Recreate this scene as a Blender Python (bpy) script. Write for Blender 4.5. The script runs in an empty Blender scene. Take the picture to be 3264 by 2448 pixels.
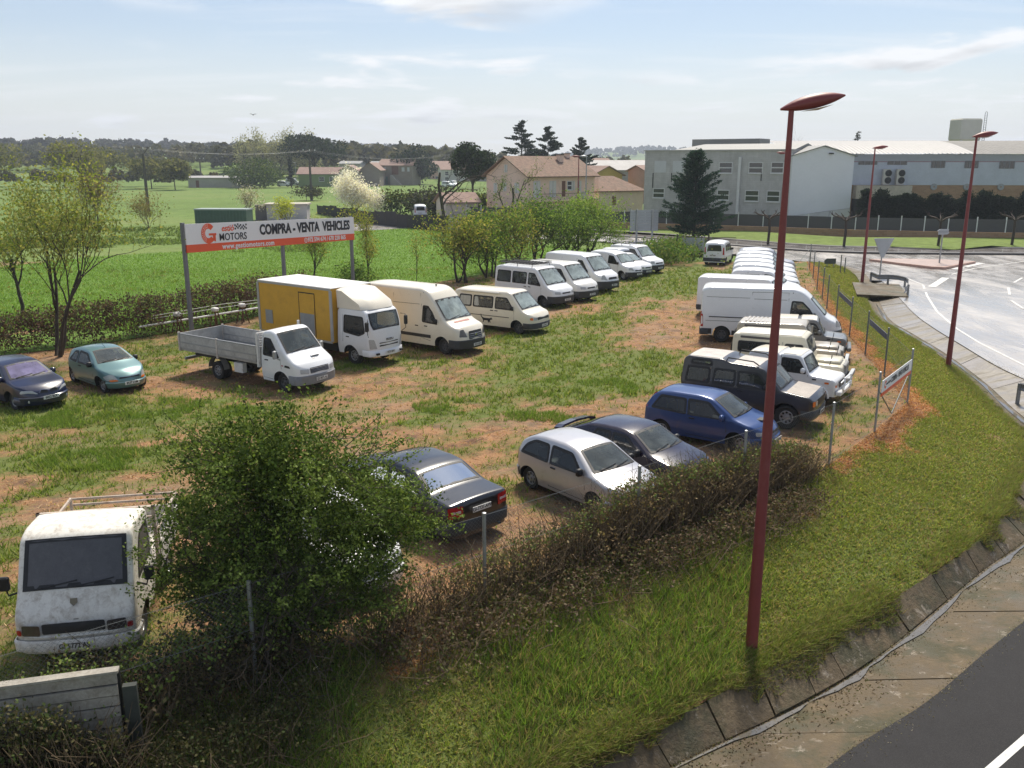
import bpy, bmesh, math, random
import numpy as np
from mathutils import Vector, Matrix
SC = bpy.context.scene
COL = SC.collection
R = math.radians
# ---------------------------------------------------------------- camera
CAM_H = 8.0; PITCH = R(14.2); FPX = 2803.6; PCX, PCY = 1632.0, 1224.0
cam = bpy.data.cameras.new('camera'); camo = bpy.data.objects.new('camera', cam); COL.objects.link(camo)
camo.location = (0, 0, CAM_H); camo.rotation_euler = (R(90) - PITCH, 0, 0)
cam.sensor_fit = 'HORIZONTAL'; cam.sensor_width = 36.0; cam.lens = 36.0 * FPX / 3264.0
cam.clip_start = 0.1; cam.clip_end = 9000
SC.camera = camo
# ---------------------------------------------------------------- sky, sun, exposure
SUN_EL, SUN_AZ = 54.0, 14.0           # azimuth measured from +Y towards +X
w = bpy.data.worlds.new('World'); SC.world = w; w.use_nodes = True
nt = w.node_tree; nt.nodes.clear()
def N(t, **k):
    n = nt.nodes.new(t)
    for a, b in k.items(): setattr(n, a, b)
    return n
L = lambda a, b: nt.links.new(a, b)
out = N('ShaderNodeOutputWorld'); bg = N('ShaderNodeBackground'); bg.inputs[1].default_value = 0.067
sky = N('ShaderNodeTexSky', sky_type='NISHITA', sun_disc=False, sun_elevation=R(SUN_EL), sun_rotation=R(SUN_AZ),
        altitude=100, air_density=1.0, dust_density=0.5, ozone_density=3.5)
tc = N('ShaderNodeTexCoord'); sep = N('ShaderNodeSeparateXYZ'); L(tc.outputs['Generated'], sep.inputs[0])
def M(op, a, b=None, c=None, clamp=False):
    n = N('ShaderNodeMath', operation=op, use_clamp=clamp)
    for i, v in enumerate((a, b, c)):
        if v is None: continue
        if isinstance(v, (int, float)): n.inputs[i].default_value = v
        else: L(v, n.inputs[i])
    return n.outputs[0]
zz = M('MAXIMUM', sep.outputs[2], 0.0)
den = M('ADD', zz, 0.11)
px = M('DIVIDE', sep.outputs[0], den); py = M('DIVIDE', sep.outputs[1], den)
cmb = N('ShaderNodeCombineXYZ'); L(px, cmb.inputs[0]); L(py, cmb.inputs[1])
def cloud_noise(scale, loc, sc=(1, 1, 1), detail=8, rough=.55, dist=.3, rot=0.0):
    mp = N('ShaderNodeMapping'); mp.inputs['Location'].default_value = loc; mp.inputs['Scale'].default_value = sc; mp.inputs['Rotation'].default_value = (0, 0, rot); L(cmb.outputs[0], mp.inputs[0])
    n = N('ShaderNodeTexNoise'); n.inputs['Scale'].default_value = scale; n.inputs['Detail'].default_value = detail; n.inputs['Roughness'].default_value = rough; n.inputs['Distortion'].default_value = dist; L(mp.outputs[0], n.inputs['Vector']); return n.outputs[0]
def ramp(f, stops):
    r = N('ShaderNodeValToRGB'); L(f, r.inputs[0]); e = r.color_ramp.elements
    while len(e) < len(stops): e.new(0.5)
    for q, (p, c) in zip(e, stops): q.position = p; q.color = (c, c, c, 1) if not isinstance(c, tuple) else (*c, 1)
    return r.outputs[0]
CL = (6.3, 2.1, 0.0)
puff = M('MULTIPLY', ramp(cloud_noise(1.15, CL), [(0.515, 0.0), (0.61, 0.95)]), ramp(cloud_noise(0.42, (9.1, 4.4, 0), detail=2), [(0.42, 0.0), (0.55, 1.0)]))
under = ramp(cloud_noise(1.15, (CL[0], CL[1] - .25, 0), detail=4), [(0.56, 1.0), (0.72, 0.66)])
wisp = ramp(cloud_noise(0.9, (1.7, 2.2, 0), (0.5, 2.6, 1), 7, .6, .2, .15), [(0.50, 0.0), (0.78, 0.45)])
cov = M('MAXIMUM', puff, wisp)
haze = ramp(zz, [(0.0, 0.95), (0.05, 0.66), (0.13, 0.30), (0.28, 0.10), (0.6, 0.04)])
cc = N('ShaderNodeMix', data_type='RGBA', blend_type='MULTIPLY'); cc.inputs[0].default_value = 1.0
cc.inputs[6].default_value = (10.2, 10.3, 10.5, 1); L(under, cc.inputs[7])
m1 = N('ShaderNodeMix', data_type='RGBA'); L(haze, m1.inputs[0]); tn = N('ShaderNodeMix', data_type='RGBA', blend_type='MULTIPLY'); tn.inputs[0].default_value = 1.0; tn.inputs[7].default_value = (.92, 1.02, 1.09, 1); L(sky.outputs[0], tn.inputs[6]); L(tn.outputs[2], m1.inputs[6]); m1.inputs[7].default_value = (9.9, 9.5, 8.7, 1)
m2 = N('ShaderNodeMix', data_type='RGBA'); L(cov, m2.inputs[0]); L(m1.outputs[2], m2.inputs[6]); L(cc.outputs[2], m2.inputs[7])
L(m2.outputs[2], bg.inputs[0]); L(bg.outputs[0], out.inputs[0])
sl = bpy.data.lights.new('sun', 'SUN'); sl.energy = 3.9; sl.angle = R(12); sl.color = (1.0, 0.92, 0.79)
so = bpy.data.objects.new('sun', sl); COL.objects.link(so)
sd = Vector((math.sin(R(SUN_AZ)) * math.cos(R(SUN_EL)), math.cos(R(SUN_AZ)) * math.cos(R(SUN_EL)), math.sin(R(SUN_EL))))
so.rotation_euler = sd.to_track_quat('Z', 'Y').to_euler(); so.location = (0, 0, 40)
SC.view_settings.view_transform = 'Standard'; SC.view_settings.look = 'None'; SC.view_settings.gamma = 1.0
SC.view_settings.exposure = 0.62; SC.view_settings.use_curve_mapping = False
SC.cycles.max_bounces = 5; SC.cycles.diffuse_bounces = 2; SC.cycles.glossy_bounces = 2; SC.cycles.transparent_max_bounces = 8
SC.cycles.use_denoising = True
# ---------------------------------------------------------------- layout helpers (photo pixel -> place on the ground)
def un(px, py, z=0.0):
    u = (px - PCX) / FPX; v = -(py - PCY) / FPX
    dy = math.cos(PITCH) + v * math.sin(PITCH); dz = -math.sin(PITCH) + v * math.cos(PITCH)
    t = (z - CAM_H) / dz
    return Vector((u * t, dy * t, z))
def at(px, py, Y):
    u = (px - PCX) / FPX; v = -(py - PCY) / FPX
    dy = math.cos(PITCH) + v * math.sin(PITCH); dz = -math.sin(PITCH) + v * math.cos(PITCH)
    t = Y / dy
    return Vector((u * t, Y, CAM_H + dz * t))
def road_z(y):
    t = min(max((y - 18) / 42.0, 0), 1); t = t * t * (3 - 2 * t)
    return -1.15 * (1 - t) - 0.12 * t if y < 72 else -0.12 + 0.12 * min((y - 72) / 14.0, 1)
def unr(px, py, off=0.0):
    z = -0.6
    for _ in range(12):
        p = un(px, py, z); z = 0.5 * z + 0.5 * (road_z(p.y) + off)
    return un(px, py, z)
# ---------------------------------------------------------------- objects
def link(o, parent=None):
    COL.objects.link(o)
    if parent is not None: o.parent = parent
    return o
def tag(o, label=None, cat=None, group=None, kind=None):
    if label: o['label'] = label
    if cat: o['category'] = cat
    if group: o['group'] = group
    if kind: o['kind'] = kind
    return o
def thing(name, label, cat, loc=(0, 0, 0), rz=0.0, group=None):
    o = bpy.data.objects.new(name, None); o.empty_display_size = 0.3
    o.location = loc; o.rotation_euler = (0, 0, rz); link(o)
    return tag(o, label, cat, group)
def mesh(name, verts, faces, mats, parent=None, smooth=None, mi=None, loc=None):
    me = bpy.data.meshes.new(name); me.from_pydata([tuple(v) for v in verts], [], faces); me.update()
    for m in (mats if isinstance(mats, (list, tuple)) else [mats]): me.materials.append(m)
    if mi is not None: me.polygons.foreach_set('material_index', mi)
    if smooth is not None:
        me.polygons.foreach_set('use_smooth', [True] * len(me.polygons))
        if smooth < 180: me.set_sharp_from_angle(angle=R(smooth))
    o = bpy.data.objects.new(name, me)
    if loc is not None: o.location = loc
    return link(o, parent)
def np_mesh(name, V, F, mat, parent=None, col=None):
    """V (n,3) float, F (m,k) int with k = 3 or 4, col (n,3) point colours"""
    V = np.asarray(V, dtype=np.float32); F = np.asarray(F, dtype=np.int32); k = F.shape[1]
    me = bpy.data.meshes.new(name)
    me.vertices.add(len(V)); me.vertices.foreach_set('co', V.ravel())
    me.loops.add(F.size); me.loops.foreach_set('vertex_index', F.ravel())
    me.polygons.add(len(F)); me.polygons.foreach_set('loop_start', np.arange(0, F.size, k, dtype=np.int32))
    me.update(calc_edges=True)
    if col is not None:
        a = me.color_attributes.new('Col', 'FLOAT_COLOR', 'POINT')
        c = np.ones((len(V), 4), dtype=np.float32); c[:, :3] = col; a.data.foreach_set('color', c.ravel())
    me.materials.append(mat)
    return link(bpy.data.objects.new(name, me), parent)
class MB:
    """collects simple solids into one mesh"""
    def __init__(s): s.v = []; s.f = []; s.m = []
    def add(s, vs, fs, mi=0):
        b = len(s.v); s.v += [Vector(v) for v in vs]; s.f += [tuple(i + b for i in f) for f in fs]; s.m += [mi] * len(fs); return s
    def box(s, x0, x1, y0, y1, z0, z1, mi=0, M_=None):
        vs = [Vector((x, y, z)) for z in (z0, z1) for y in (y0, y1) for x in (x0, x1)]
        if M_: vs = [M_ @ v for v in vs]
        return s.add(vs, [(0, 2, 3, 1), (4, 5, 7, 6), (0, 1, 5, 4), (2, 6, 7, 3), (0, 4, 6, 2), (1, 3, 7, 5)], mi)
    def bbox(s, x0, x1, y0, y1, z0, z1, b=0.02, mi=0, M_=None):
        b = min(b, (x1 - x0) * .45, (y1 - y0) * .45, (z1 - z0) * .45)
        vs = []; lv = [(z0, b), (z0 + b, 0), (z1 - b, 0), (z1, b)]
        for z, i in lv:
            a0, a1, c0, c1 = x0 + i, x1 - i, y0 + i, y1 - i; q = b if i == 0 else b * .4
            vs += [(a0 + q, c0, z), (a1 - q, c0, z), (a1, c0 + q, z), (a1, c1 - q, z), (a1 - q, c1, z), (a0 + q, c1, z), (a0, c1 - q, z), (a0, c0 + q, z)]
        vs = [Vector(v) for v in vs]
        if M_: vs = [M_ @ v for v in vs]
        fs = [tuple(reversed(range(8))), tuple(range(24, 32))]
        for k in range(3):
            for i in range(8):
                j = (i + 1) % 8; fs.append((k * 8 + i, k * 8 + j, k * 8 + 8 + j, k * 8 + 8 + i))
        return s.add(vs, fs, mi)
    def tube(s, pts, r, n=6, mi=0, caps=True):
        pts = [Vector(p) for p in pts]; rs = r if isinstance(r, (list, tuple)) else [r] * len(pts)
        vs = []; 
        for i, p in enumerate(pts):
            d = (pts[min(i + 1, len(pts) - 1)] - pts[max(i - 1, 0)]).normalized()
            a = Vector((0, 0, 1)) if abs(d.z) < .9 else Vector((1, 0, 0))
            e1 = d.cross(a).normalized(); e2 = d.cross(e1)
            vs += [p + rs[i] * (math.cos(2 * math.pi * k / n) * e1 + math.sin(2 * math.pi * k / n) * e2) for k in range(n)]
        fs = []
        for i in range(len(pts) - 1):
            for k in range(n):
                j = (k + 1) % n; fs.append((i * n + k, i * n + n + k, i * n + n + j, i * n + j))
        if caps: fs += [tuple(range(n)), tuple(reversed(range((len(pts) - 1) * n, len(pts) * n)))]
        return s.add(vs, fs, mi)
    def lathe(s, prof, n=20, axis='z', mi=None, M_=None):
        """prof list of (r, h, material) ; axis z or y"""
        vs = []; fs = []; ms = []
        for q in prof:
            for k in range(n):
                a = 2 * math.pi * k / n; x, y = q[0] * math.cos(a), q[0] * math.sin(a)
                v = Vector((x, y, q[1])) if axis == 'z' else Vector((x, q[1], y))
                vs.append(M_ @ v if M_ else v)
        b = len(s.v); s.v += vs
        for i in range(len(prof) - 1):
            for k in range(n):
                j = (k + 1) % n; s.f.append((b + i * n + k, b + i * n + j, b + i * n + n + j, b + i * n + n + k)); s.m.append(prof[i + 1][2] if len(prof[i + 1]) > 2 else 0)
        return s
    def prism(s, poly, z0, z1, mi=0, M_=None):
        n = len(poly); vs = [Vector((p[0], p[1], z)) for z in (z0, z1) for p in poly]
        if M_: vs = [M_ @ v for v in vs]
        return s.add(vs, [tuple(reversed(range(n))), tuple(range(n, 2 * n))] + [(i, (i + 1) % n, n + (i + 1) % n, n + i) for i in range(n)], mi)
    def build(s, name, mats, parent=None, smooth=None, loc=None):
        return mesh(name, s.v, s.f, mats, parent, smooth, s.m, loc)
def copy_tree(o, parent=None):
    c = o.copy(); COL.objects.link(c); c.parent = parent
    for ch in list(o.children): copy_tree(ch, c)
    return c
def text_mesh(name, s, size, mat, parent=None, depth=0.004, align='CENTER', squeeze=1.0, bold=0.0, shear=0.0, M_=None, spacing=1.0):
    cu = bpy.data.curves.new(name, 'FONT'); cu.body = s; cu.size = size; cu.extrude = depth; cu.align_x = align; cu.align_y = 'CENTER'
    cu.offset = bold; cu.shear = shear; cu.resolution_u = 3; cu.space_character = spacing
    t = bpy.data.objects.new(name, cu); COL.objects.link(t)
    bpy.context.view_layer.update()
    me = bpy.data.meshes.new_from_object(t.evaluated_get(bpy.context.evaluated_depsgraph_get())); me.name = name
    bpy.data.objects.remove(t); bpy.data.curves.remove(cu)
    X = Matrix.Diagonal((squeeze, 1, 1, 1))
    me.transform((M_ @ X) if M_ else X)
    me.materials.clear(); me.materials.append(mat)
    return link(bpy.data.objects.new(name, me), parent)
# ---------------------------------------------------------------- materials
def nodes(m):
    m.use_nodes = True; t = m.node_tree; t.nodes.clear()
    o = t.nodes.new('ShaderNodeOutputMaterial'); b = t.nodes.new('ShaderNodeBsdfPrincipled'); t.links.new(b.outputs[0], o.inputs[0])
    return t, b, o
def noise(t, scale, detail=4, rough=.6, vec=None, space='Object', stretch=None, dist=0):
    n = t.nodes.new('ShaderNodeTexNoise'); n.inputs['Scale'].default_value = scale; n.inputs['Detail'].default_value = detail; n.inputs['Roughness'].default_value = rough; n.inputs['Distortion'].default_value = dist
    if vec is None:
        c = t.nodes.new('ShaderNodeTexCoord')
        vec = c.outputs[space] if space != 'World' else t.nodes.new('ShaderNodeNewGeometry').outputs['Position']
    if stretch:
        mp = t.nodes.new('ShaderNodeMapping'); mp.inputs['Scale'].default_value = stretch[:3]
        if len(stretch) > 3: mp.inputs['Rotation'].default_value = (0, 0, stretch[3])
        t.links.new(vec, mp.inputs[0]); vec = mp.outputs[0]
    t.links.new(vec, n.inputs['Vector']); return n.outputs[0]
def tramp(t, f, stops):
    r = t.nodes.new('ShaderNodeValToRGB'); t.links.new(f, r.inputs[0]); e = r.color_ramp.elements
    while len(e) < len(stops): e.new(0.5)
    for q, (p, c) in zip(e, stops): q.position = p; q.color = (*c, 1) if isinstance(c, tuple) else (c, c, c, 1)
    return r.outputs[0]
def tmix(t, f, a, b, mode='MIX'):
    n = t.nodes.new('ShaderNodeMix'); n.data_type = 'RGBA'; n.blend_type = mode
    for i, v in ((0, f), (6, a), (7, b)):
        if isinstance(v, (int, float)): n.inputs[i].default_value = v if i == 0 else (v, v, v, 1)
        elif isinstance(v, tuple): n.inputs[i].default_value = (*v, 1)
        else: t.links.new(v, n.inputs[i])
    return n.outputs[2]
def tbump(t, b, h, strength=.3, dist=.02):
    n = t.nodes.new('ShaderNodeBump'); n.inputs['Strength'].default_value = strength; n.inputs['Distance'].default_value = dist
    t.links.new(h, n.inputs['Height']); t.links.new(n.outputs[0], b.inputs['Normal'])
MATS = {}
def pm(name, col, rough=.6, var=.2, scale=4.0, metal=0.0, coat=0.0, spec=.5, bump=0.0, dirt=None, space='Object', stretch=None, rvar=0.0):
    """plain procedural material: colour broken up by two noises, optional dirt (colour, amount 0..1, scale)"""
    if name in MATS: return MATS[name]
    m = bpy.data.materials.new(name); t, b, o = nodes(m)
    n1 = noise(t, scale, 5, .65, space=space, stretch=stretch); n2 = noise(t, scale * 9, 3, .6, space=space, stretch=stretch)
    lo = tuple(c * (1 - var) for c in col); hi = tuple(min(c * (1 + var), 1) for c in col)
    c = tmix(t, .35, tramp(t, n1, [(.3, lo), (.7, hi)]), tramp(t, n2, [(.3, lo), (.7, hi)]))
    if dirt:
        d = noise(t, dirt[2], 8, .7, space=space, dist=.4)
        c = tmix(t, tramp(t, d, [(.62 - .35 * dirt[1], 0.0), (.85 - .25 * dirt[1], min(1.0, .35 + dirt[1] * .7))]), c, dirt[0])
    t.links.new(c, b.inputs['Base Color'])
    b.inputs['Roughness'].default_value = rough; b.inputs['Metallic'].default_value = metal; b.inputs['Specular IOR Level'].default_value = spec
    if rvar: 
        t.links.new(tramp(t, n1, [(.3, max(rough - rvar, .02)), (.7, min(rough + rvar, 1.0))]), b.inputs['Roughness'])
    if coat: b.inputs['Coat Weight'].default_value = coat; b.inputs['Coat Roughness'].default_value = .06
    if bump: tbump(t, b, n2, bump, .02)
    MATS[name] = m; return m
def paint(name, col, dirt=.12, rough=.38, dcol=(.20, .17, .13), metal=0.0):
    return pm(name, col, rough, .04, 1.5, metal=metal, coat=.55, dirt=(dcol, dirt, 2.3), space='Object')
def leafmat(name, trans=.35, rough=.55, tint=(1, 1, 1)):
    if name in MATS: return MATS[name]
    m = bpy.data.materials.new(name); t, b, o = nodes(m)
    a = t.nodes.new('ShaderNodeVertexColor'); a.layer_name = 'Col'
    n = noise(t, 9, 2, .5, space='Object')
    c = tmix(t, .5, a.outputs[0], tmix(t, 1.0, a.outputs[0], tramp(t, n, [(.3, .6), (.7, 1.35)]), 'MULTIPLY'))
    c = tmix(t, 1.0, c, (1.2 * tint[0], 1.2 * tint[1], 1.2 * tint[2]), 'MULTIPLY'); t.links.new(c, b.inputs['Base Color']); b.inputs['Roughness'].default_value = max(rough, .75); b.inputs['Specular IOR Level'].default_value = .12
    tr = t.nodes.new('ShaderNodeBsdfTranslucent'); t.links.new(tmix(t, 1.0, c, (1.25, 1.3, .7), 'MULTIPLY'), tr.inputs[0])
    mx = t.nodes.new('ShaderNodeMixShader'); mx.inputs[0].default_value = trans
    t.links.new(b.outputs[0], mx.inputs[1]); t.links.new(tr.outputs[0], mx.inputs[2]); t.links.new(mx.outputs[0], o.inputs[0])
    MATS[name] = m; return m
def glassmat(name, col, rough=.04, dirt=.1):
    return pm(name, col, rough, .12, 2.0, coat=.0, spec=.75, dirt=((.25, .24, .22), dirt, 3.0))
def seeglass(name, tint, dust_sheen, amt):
    """window glass one can look through: tinted, a little dusty, reflecting at the Fresnel rate"""
    m = bpy.data.materials.new(name); m.use_nodes = True; t = m.node_tree; t.nodes.clear(); o = t.nodes.new('ShaderNodeOutputMaterial')
    tr = t.nodes.new('ShaderNodeBsdfTransparent'); tr.inputs[0].default_value = (*tint, 1); df = t.nodes.new('ShaderNodeBsdfDiffuse'); df.inputs[0].default_value = (*dust_sheen, 1); gl = t.nodes.new('ShaderNodeBsdfGlossy'); gl.inputs['Roughness'].default_value = .03
    n = noise(t, 2.5, 6, .65); a = t.nodes.new('ShaderNodeMixShader'); t.links.new(tramp(t, n, [(.3, amt * .6), (.7, min(amt * 1.4, 1.0))]), a.inputs[0]); t.links.new(tr.outputs[0], a.inputs[1]); t.links.new(df.outputs[0], a.inputs[2])
    fr = t.nodes.new('ShaderNodeFresnel'); fr.inputs[0].default_value = 1.55; b = t.nodes.new('ShaderNodeMixShader'); t.links.new(fr.outputs[0], b.inputs[0]); t.links.new(a.outputs[0], b.inputs[1]); t.links.new(gl.outputs[0], b.inputs[2]); t.links.new(b.outputs[0], o.inputs[0]); MATS[name] = m; return m
black = pm('black_trim', (.012, .012, .013), .55, .3, 6)
rubber = pm('tyre_rubber', (.018, .017, .016), .85, .3, 8, dirt=((.12, .09, .06), .25, 5))
plastic = pm('grey_bumper_plastic', (.035, .036, .038), .6, .2, 5, dirt=((.14, .12, .10), .2, 4))
steel = pm('galvanised_steel', (.33, .34, .35), .45, .2, 5, metal=.6)
rimgrey = pm('rim_grey', (.32, .32, .33), .4, .2, 6, metal=.5, dirt=((.05, .04, .035), .3, 7))
rimwhite = pm('rim_white', (.62, .62, .6), .45, .15, 6, dirt=((.10, .07, .05), .35, 7))
rimdark = pm('rim_dark', (.09, .09, .095), .5, .2, 6, metal=.3)
chrome = pm('chrome', (.6, .6, .61), .15, .05, 5, metal=1.0)
lampglass = pm('headlamp_glass', (.42, .43, .44), .12, .25, 30, spec=.8)
amber = pm('amber_lamp', (.75, .17, .02), .25, .15, 20)
redlamp = pm('red_lamp', (.38, .01, .012), .22, .2, 20)
plate_w = pm('plate_white', (.72, .72, .70), .45, .08, 8)
ink = pm('black_ink', (.012, .012, .014), .6, .2, 8)
ws_glass = seeglass('windscreen_glass', (.62, .70, .68), (.30, .34, .33), .22)  # diffuse film holds dust and an imitated sky reflection
sd_glass = seeglass('side_glass', (.50, .55, .54), (.16, .17, .17), .16); back_glass = glassmat('rear_door_glass', (.03, .034, .035), .05, .2)
seatm = pm('seat_fabric', (.055, .055, .06), .9, .25, 5); trimm = pm('door_trim_grey', (.06, .06, .062), .8, .2, 4)
dusty_glass = glassmat('dusty_glass', (.06, .062, .064), .45, .25)
wood_dark = pm('bark', (.055, .042, .032), .9, .4, 8, bump=.4)
# ================================================================ ground, fields, bank, ditch, roads
rng = np.random.default_rng(7)
def vnoise(x, y, seed=0):
    """smooth value noise on arrays"""
    xi = np.floor(x).astype(np.int64); yi = np.floor(y).astype(np.int64); fx = x - xi; fy = y - yi
    fx = fx * fx * (3 - 2 * fx); fy = fy * fy * (3 - 2 * fy)
    def h(a, b):
        n = (a * 374761393 + b * 668265263 + seed * 69069) & 0x7fffffff
        n = ((n ^ (n >> 13)) * 1274126177) & 0x7fffffff
        return ((n ^ (n >> 16)) & 0xffff) / 65535.0
    return (h(xi, yi) * (1 - fx) + h(xi + 1, yi) * fx) * (1 - fy) + (h(xi, yi + 1) * (1 - fx) + h(xi + 1, yi + 1) * fx) * fy
def fbm(x, y, seed=0, o=4):
    s = 0; a = .5; t = 0
    for k in range(o): s = s + a * vnoise(x * 2 ** k, y * 2 ** k, seed + k); t += a; a *= .55
    return s / t
def sstep(a, b, v):
    t = np.clip((v - a) / (b - a), 0, 1); return t * t * (3 - 2 * t)
L0 = [(-28, -6), (-18, 1.6), (-11, 7.0), (-4.04, 12.32), (-.51, 15.02), (3.0, 17.9), (6.0, 20.4), (8.61, 22.64), (11.07, 25.68), (13.53, 29.03), (14.32, 32.9), (15.09, 36.75), (15.89, 40.71), (16.72, 44.82), (17.67, 48.92), (20.2, 58.2), (22.91, 67.87), (24.3, 72.6)]
L1 = [(-20, -6), (-12, .5), (-5, 6.6), (-.5, 10.6), (2.22, 12.61), (5.08, 14.7), (7.07, 16.22), (10.86, 19.52), (13.64, 22.58), (17.0, 27.5), (18.54, 33.02), (19.4, 36.8), (19.95, 41.0), (20.19, 44.82), (20.55, 49.2), (23.2, 58), (25.88, 66.95), (25.6, 72.0)]
L2 = [(-19.4, -6.4), (-11.4, .1), (-4.4, 6.1), (-.1, 10.3), (2.6, 12.25), (5.3, 14.0), (7.46, 15.7), (11.13, 19.14), (14.1, 21.9), (17.6, 27.2), (19.0, 33.0), (19.85, 36.8), (20.35, 41.0), (20.6, 44.8), (21.0, 49.2), (23.6, 57.6), (26.3, 66.8), (26, 71.9)]
L3 = [(-16, -8.5), (-8, -1.5), (-1.8, 4.0), (2.4, 9.4), (5.0, 11.9), (7.2, 13.5), (9.3, 15.3), (13.0, 18.4), (16.2, 21.2), (19.8, 26.6), (21.2, 33.0), (21.25, 37.5), (21.6, 41.3), (22.0, 45.2), (22.7, 49.2), (24.6, 56.5), (27.0, 66.4), (26.8, 71.7)]
def dense(P, n=8):
    """Catmull-Rom with n samples per control span"""
    P = np.array(P, float); o = []
    for i in range(len(P) - 1):
        a, b, c, d = P[max(i - 1, 0)], P[i], P[i + 1], P[min(i + 2, len(P) - 1)]
        for k in range(n):
            t = k / n; o.append(.5 * (2 * b + (c - a) * t + (2 * a - 5 * b + 4 * c - d) * t * t + (3 * b - a - 3 * c + d) * t ** 3))
    o.append(P[-1]); return np.array(o)
D0, D1, D2, D3 = (np.stack([np.interp(np.linspace(0, 1, 137), np.linspace(0, 1, len(L0)), [p[k] for p in L0]) for k in (0, 1)], 1), dense(L1), dense(L2), dense(L3))
D1 = D1 + (D2 - D1) * .06
rz = np.vectorize(road_z)
def X0(y): return np.interp(y, D0[:, 1], D0[:, 0])
def inpoly(px, py, poly):
    c = np.zeros(px.shape, bool); n = len(poly)
    for i in range(n):
        (x1, y1), (x2, y2) = poly[i], poly[(i + 1) % n]
        c ^= ((y1 > py) != (y2 > py)) & (px < (x2 - x1) * (py - y1) / (y2 - y1 + 1e-12) + x1)
    return c
K = 1.4756
def wpoly(l): return [tuple(un(a * K, b * K)[:2]) for a, b in l]
GREEN = [wpoly(p) for p in (
    [(-200, 900), (130, 880), (240, 858), (360, 868), (385, 905), (290, 937), (120, 932), (-200, 950)],
    [(-200, 990), (140, 960), (330, 952), (260, 1000), (130, 1034), (-200, 1020)],
    [(390, 868), (570, 868), (545, 902), (400, 912)],
    [(812, 932), (900, 888), (1000, 838), (1075, 745), (1120, 705), (1210, 690), (1270, 645), (1350, 604), (1500, 572), (1570, 590), (1580, 628), (1440, 650), (1360, 690), (1320, 712), (1460, 765), (1500, 772), (1450, 830), (1390, 858), (1200, 872), (1060, 900), (900, 940)],
    [(930, 962), (1010, 945), (1130, 978), (1060, 1000)], [(1190, 795), (1280, 770), (1400, 800), (1440, 860), (1300, 872)],
    [(300, 760), (420, 735), (470, 800), (330, 790)], [(150, 1035), (330, 1010), (350, 1040), (180, 1065)], [(-100, 1170), (60, 1150), (70, 1330), (-100, 1360)],
    [(740, 785), (900, 775), (880, 800), (760, 806)], [(1100, 1060), (1260, 1090), (1240, 1130), (1060, 1120)])]
STRAW = [wpoly(p) for p in ([(1440, 650), (1600, 655), (1590, 760), (1480, 768), (1310, 730), (1320, 712), (1380, 690)], [(880, 960), (1000, 905), (1200, 880), (1420, 868), (1300, 905), (1120, 925), (1000, 965)], [(1250, 660), (1310, 650), (1350, 668), (1280, 680)])]
RUTS = [dense([(-26, 23.5), (-14, 24.6), (-5, 27.2), (1, 31.5), (5.2, 40), (8.8, 52), (12.5, 67)], 6), dense([(-20, 20.5), (-8, 21.2), (0, 24.6), (4.2, 30), (6.4, 38), (7.2, 46)], 6), dense([(-9, 30.5), (-4, 29.4), (.5, 29.6)], 5)]
def lot_mask(x, y):
    wx = x + 1.6 * (fbm(x * .55, y * .55, 3) - .5) * 2; wy = y + 2.2 * (fbm(x * .5, y * .5, 9) - .5) * 2
    acc = np.zeros(x.shape); J = [(0, 0), (.9, .5), (-.8, .7), (.5, -1.0), (-.6, -.9), (1.6, -.2), (-1.6, .1)]
    for jx, jy in J:
        g = np.zeros(x.shape)
        for p in GREEN: g = np.maximum(g, inpoly(wx + jx, wy + jy, p) * 1.0)
        for p in STRAW: g = np.where(inpoly(wx + jx, wy + jy, p), -.35, g)
        acc = acc + g / len(J)
    g = acc
    # streaks along the wheel tracks, tufts
    u = x * .47 + y * .88; v = -x * .88 + y * .47
    f = fbm(u * .22, v * 1.1, 21); s = fbm(x * 1.7, y * 1.7, 5)
    g = g * .52 + (f - .5) * .75 + (s - .5) * .95 + (fbm(x * 4.3, y * 4.3, 15) - .5) * .55 + .275
    g = np.where(y > 62, g + .18, g)
    for path in RUTS:
        P = np.array(path); d = np.full(x.shape, 99.0)
        for a, b in zip(P[:-1], P[1:]):
            e = b - a; L2_ = (e ** 2).sum(); tt_ = np.clip(((x - a[0]) * e[0] + (y - a[1]) * e[1]) / L2_, 0, 1); d = np.minimum(d, np.hypot(x - a[0] - tt_ * e[0], y - a[1] - tt_ * e[1]))
        g = g - .22 * np.exp(-((d - .78) / .20) ** 2) * (.45 + .9 * fbm(x * .7, y * .7, 33))
    return np.clip(g * 1.15, 0, 1)
def grid_faces(n, m):
    i = np.arange((n - 1) * (m - 1)); r = i // (m - 1); c = i % (m - 1); a = r * m + c
    return np.stack([a, a + 1, a + m + 1, a + m], 1)
# --- parking lot surface
ys = np.concatenate([np.arange(-6, 40, .28), np.arange(40, 73, .4)]); nx = 190; tt = np.linspace(0, 1, nx) ** .8
GX = -42 + (X0(ys)[:, None] + 42) * tt[None, :]; GY = np.repeat(ys[:, None], nx, 1)
msk = lot_mask(GX, GY)
GZ = (fbm(GX * .8, GY * .8, 2) - .5) * .10 + (fbm(GX * 3.1, GY * 3.1, 4) - .5) * .05
GZ *= sstep(0, .6, X0(GY) - GX)
m = bpy.data.materials.new('worn_grass_and_straw'); t, b, o = nodes(m)
a = t.nodes.new('ShaderNodeVertexColor'); a.layer_name = 'Col'
sp = t.nodes.new('ShaderNodeSeparateColor'); t.links.new(a.outputs[0], sp.inputs[0])
n1 = noise(t, 2.2, 8, .72, space='World'); n2 = noise(t, 14, 6, .7, space='World'); n3 = noise(t, .35, 4, .6, space='World'); n4 = noise(t, 55, 3, .7, space='World')
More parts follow.
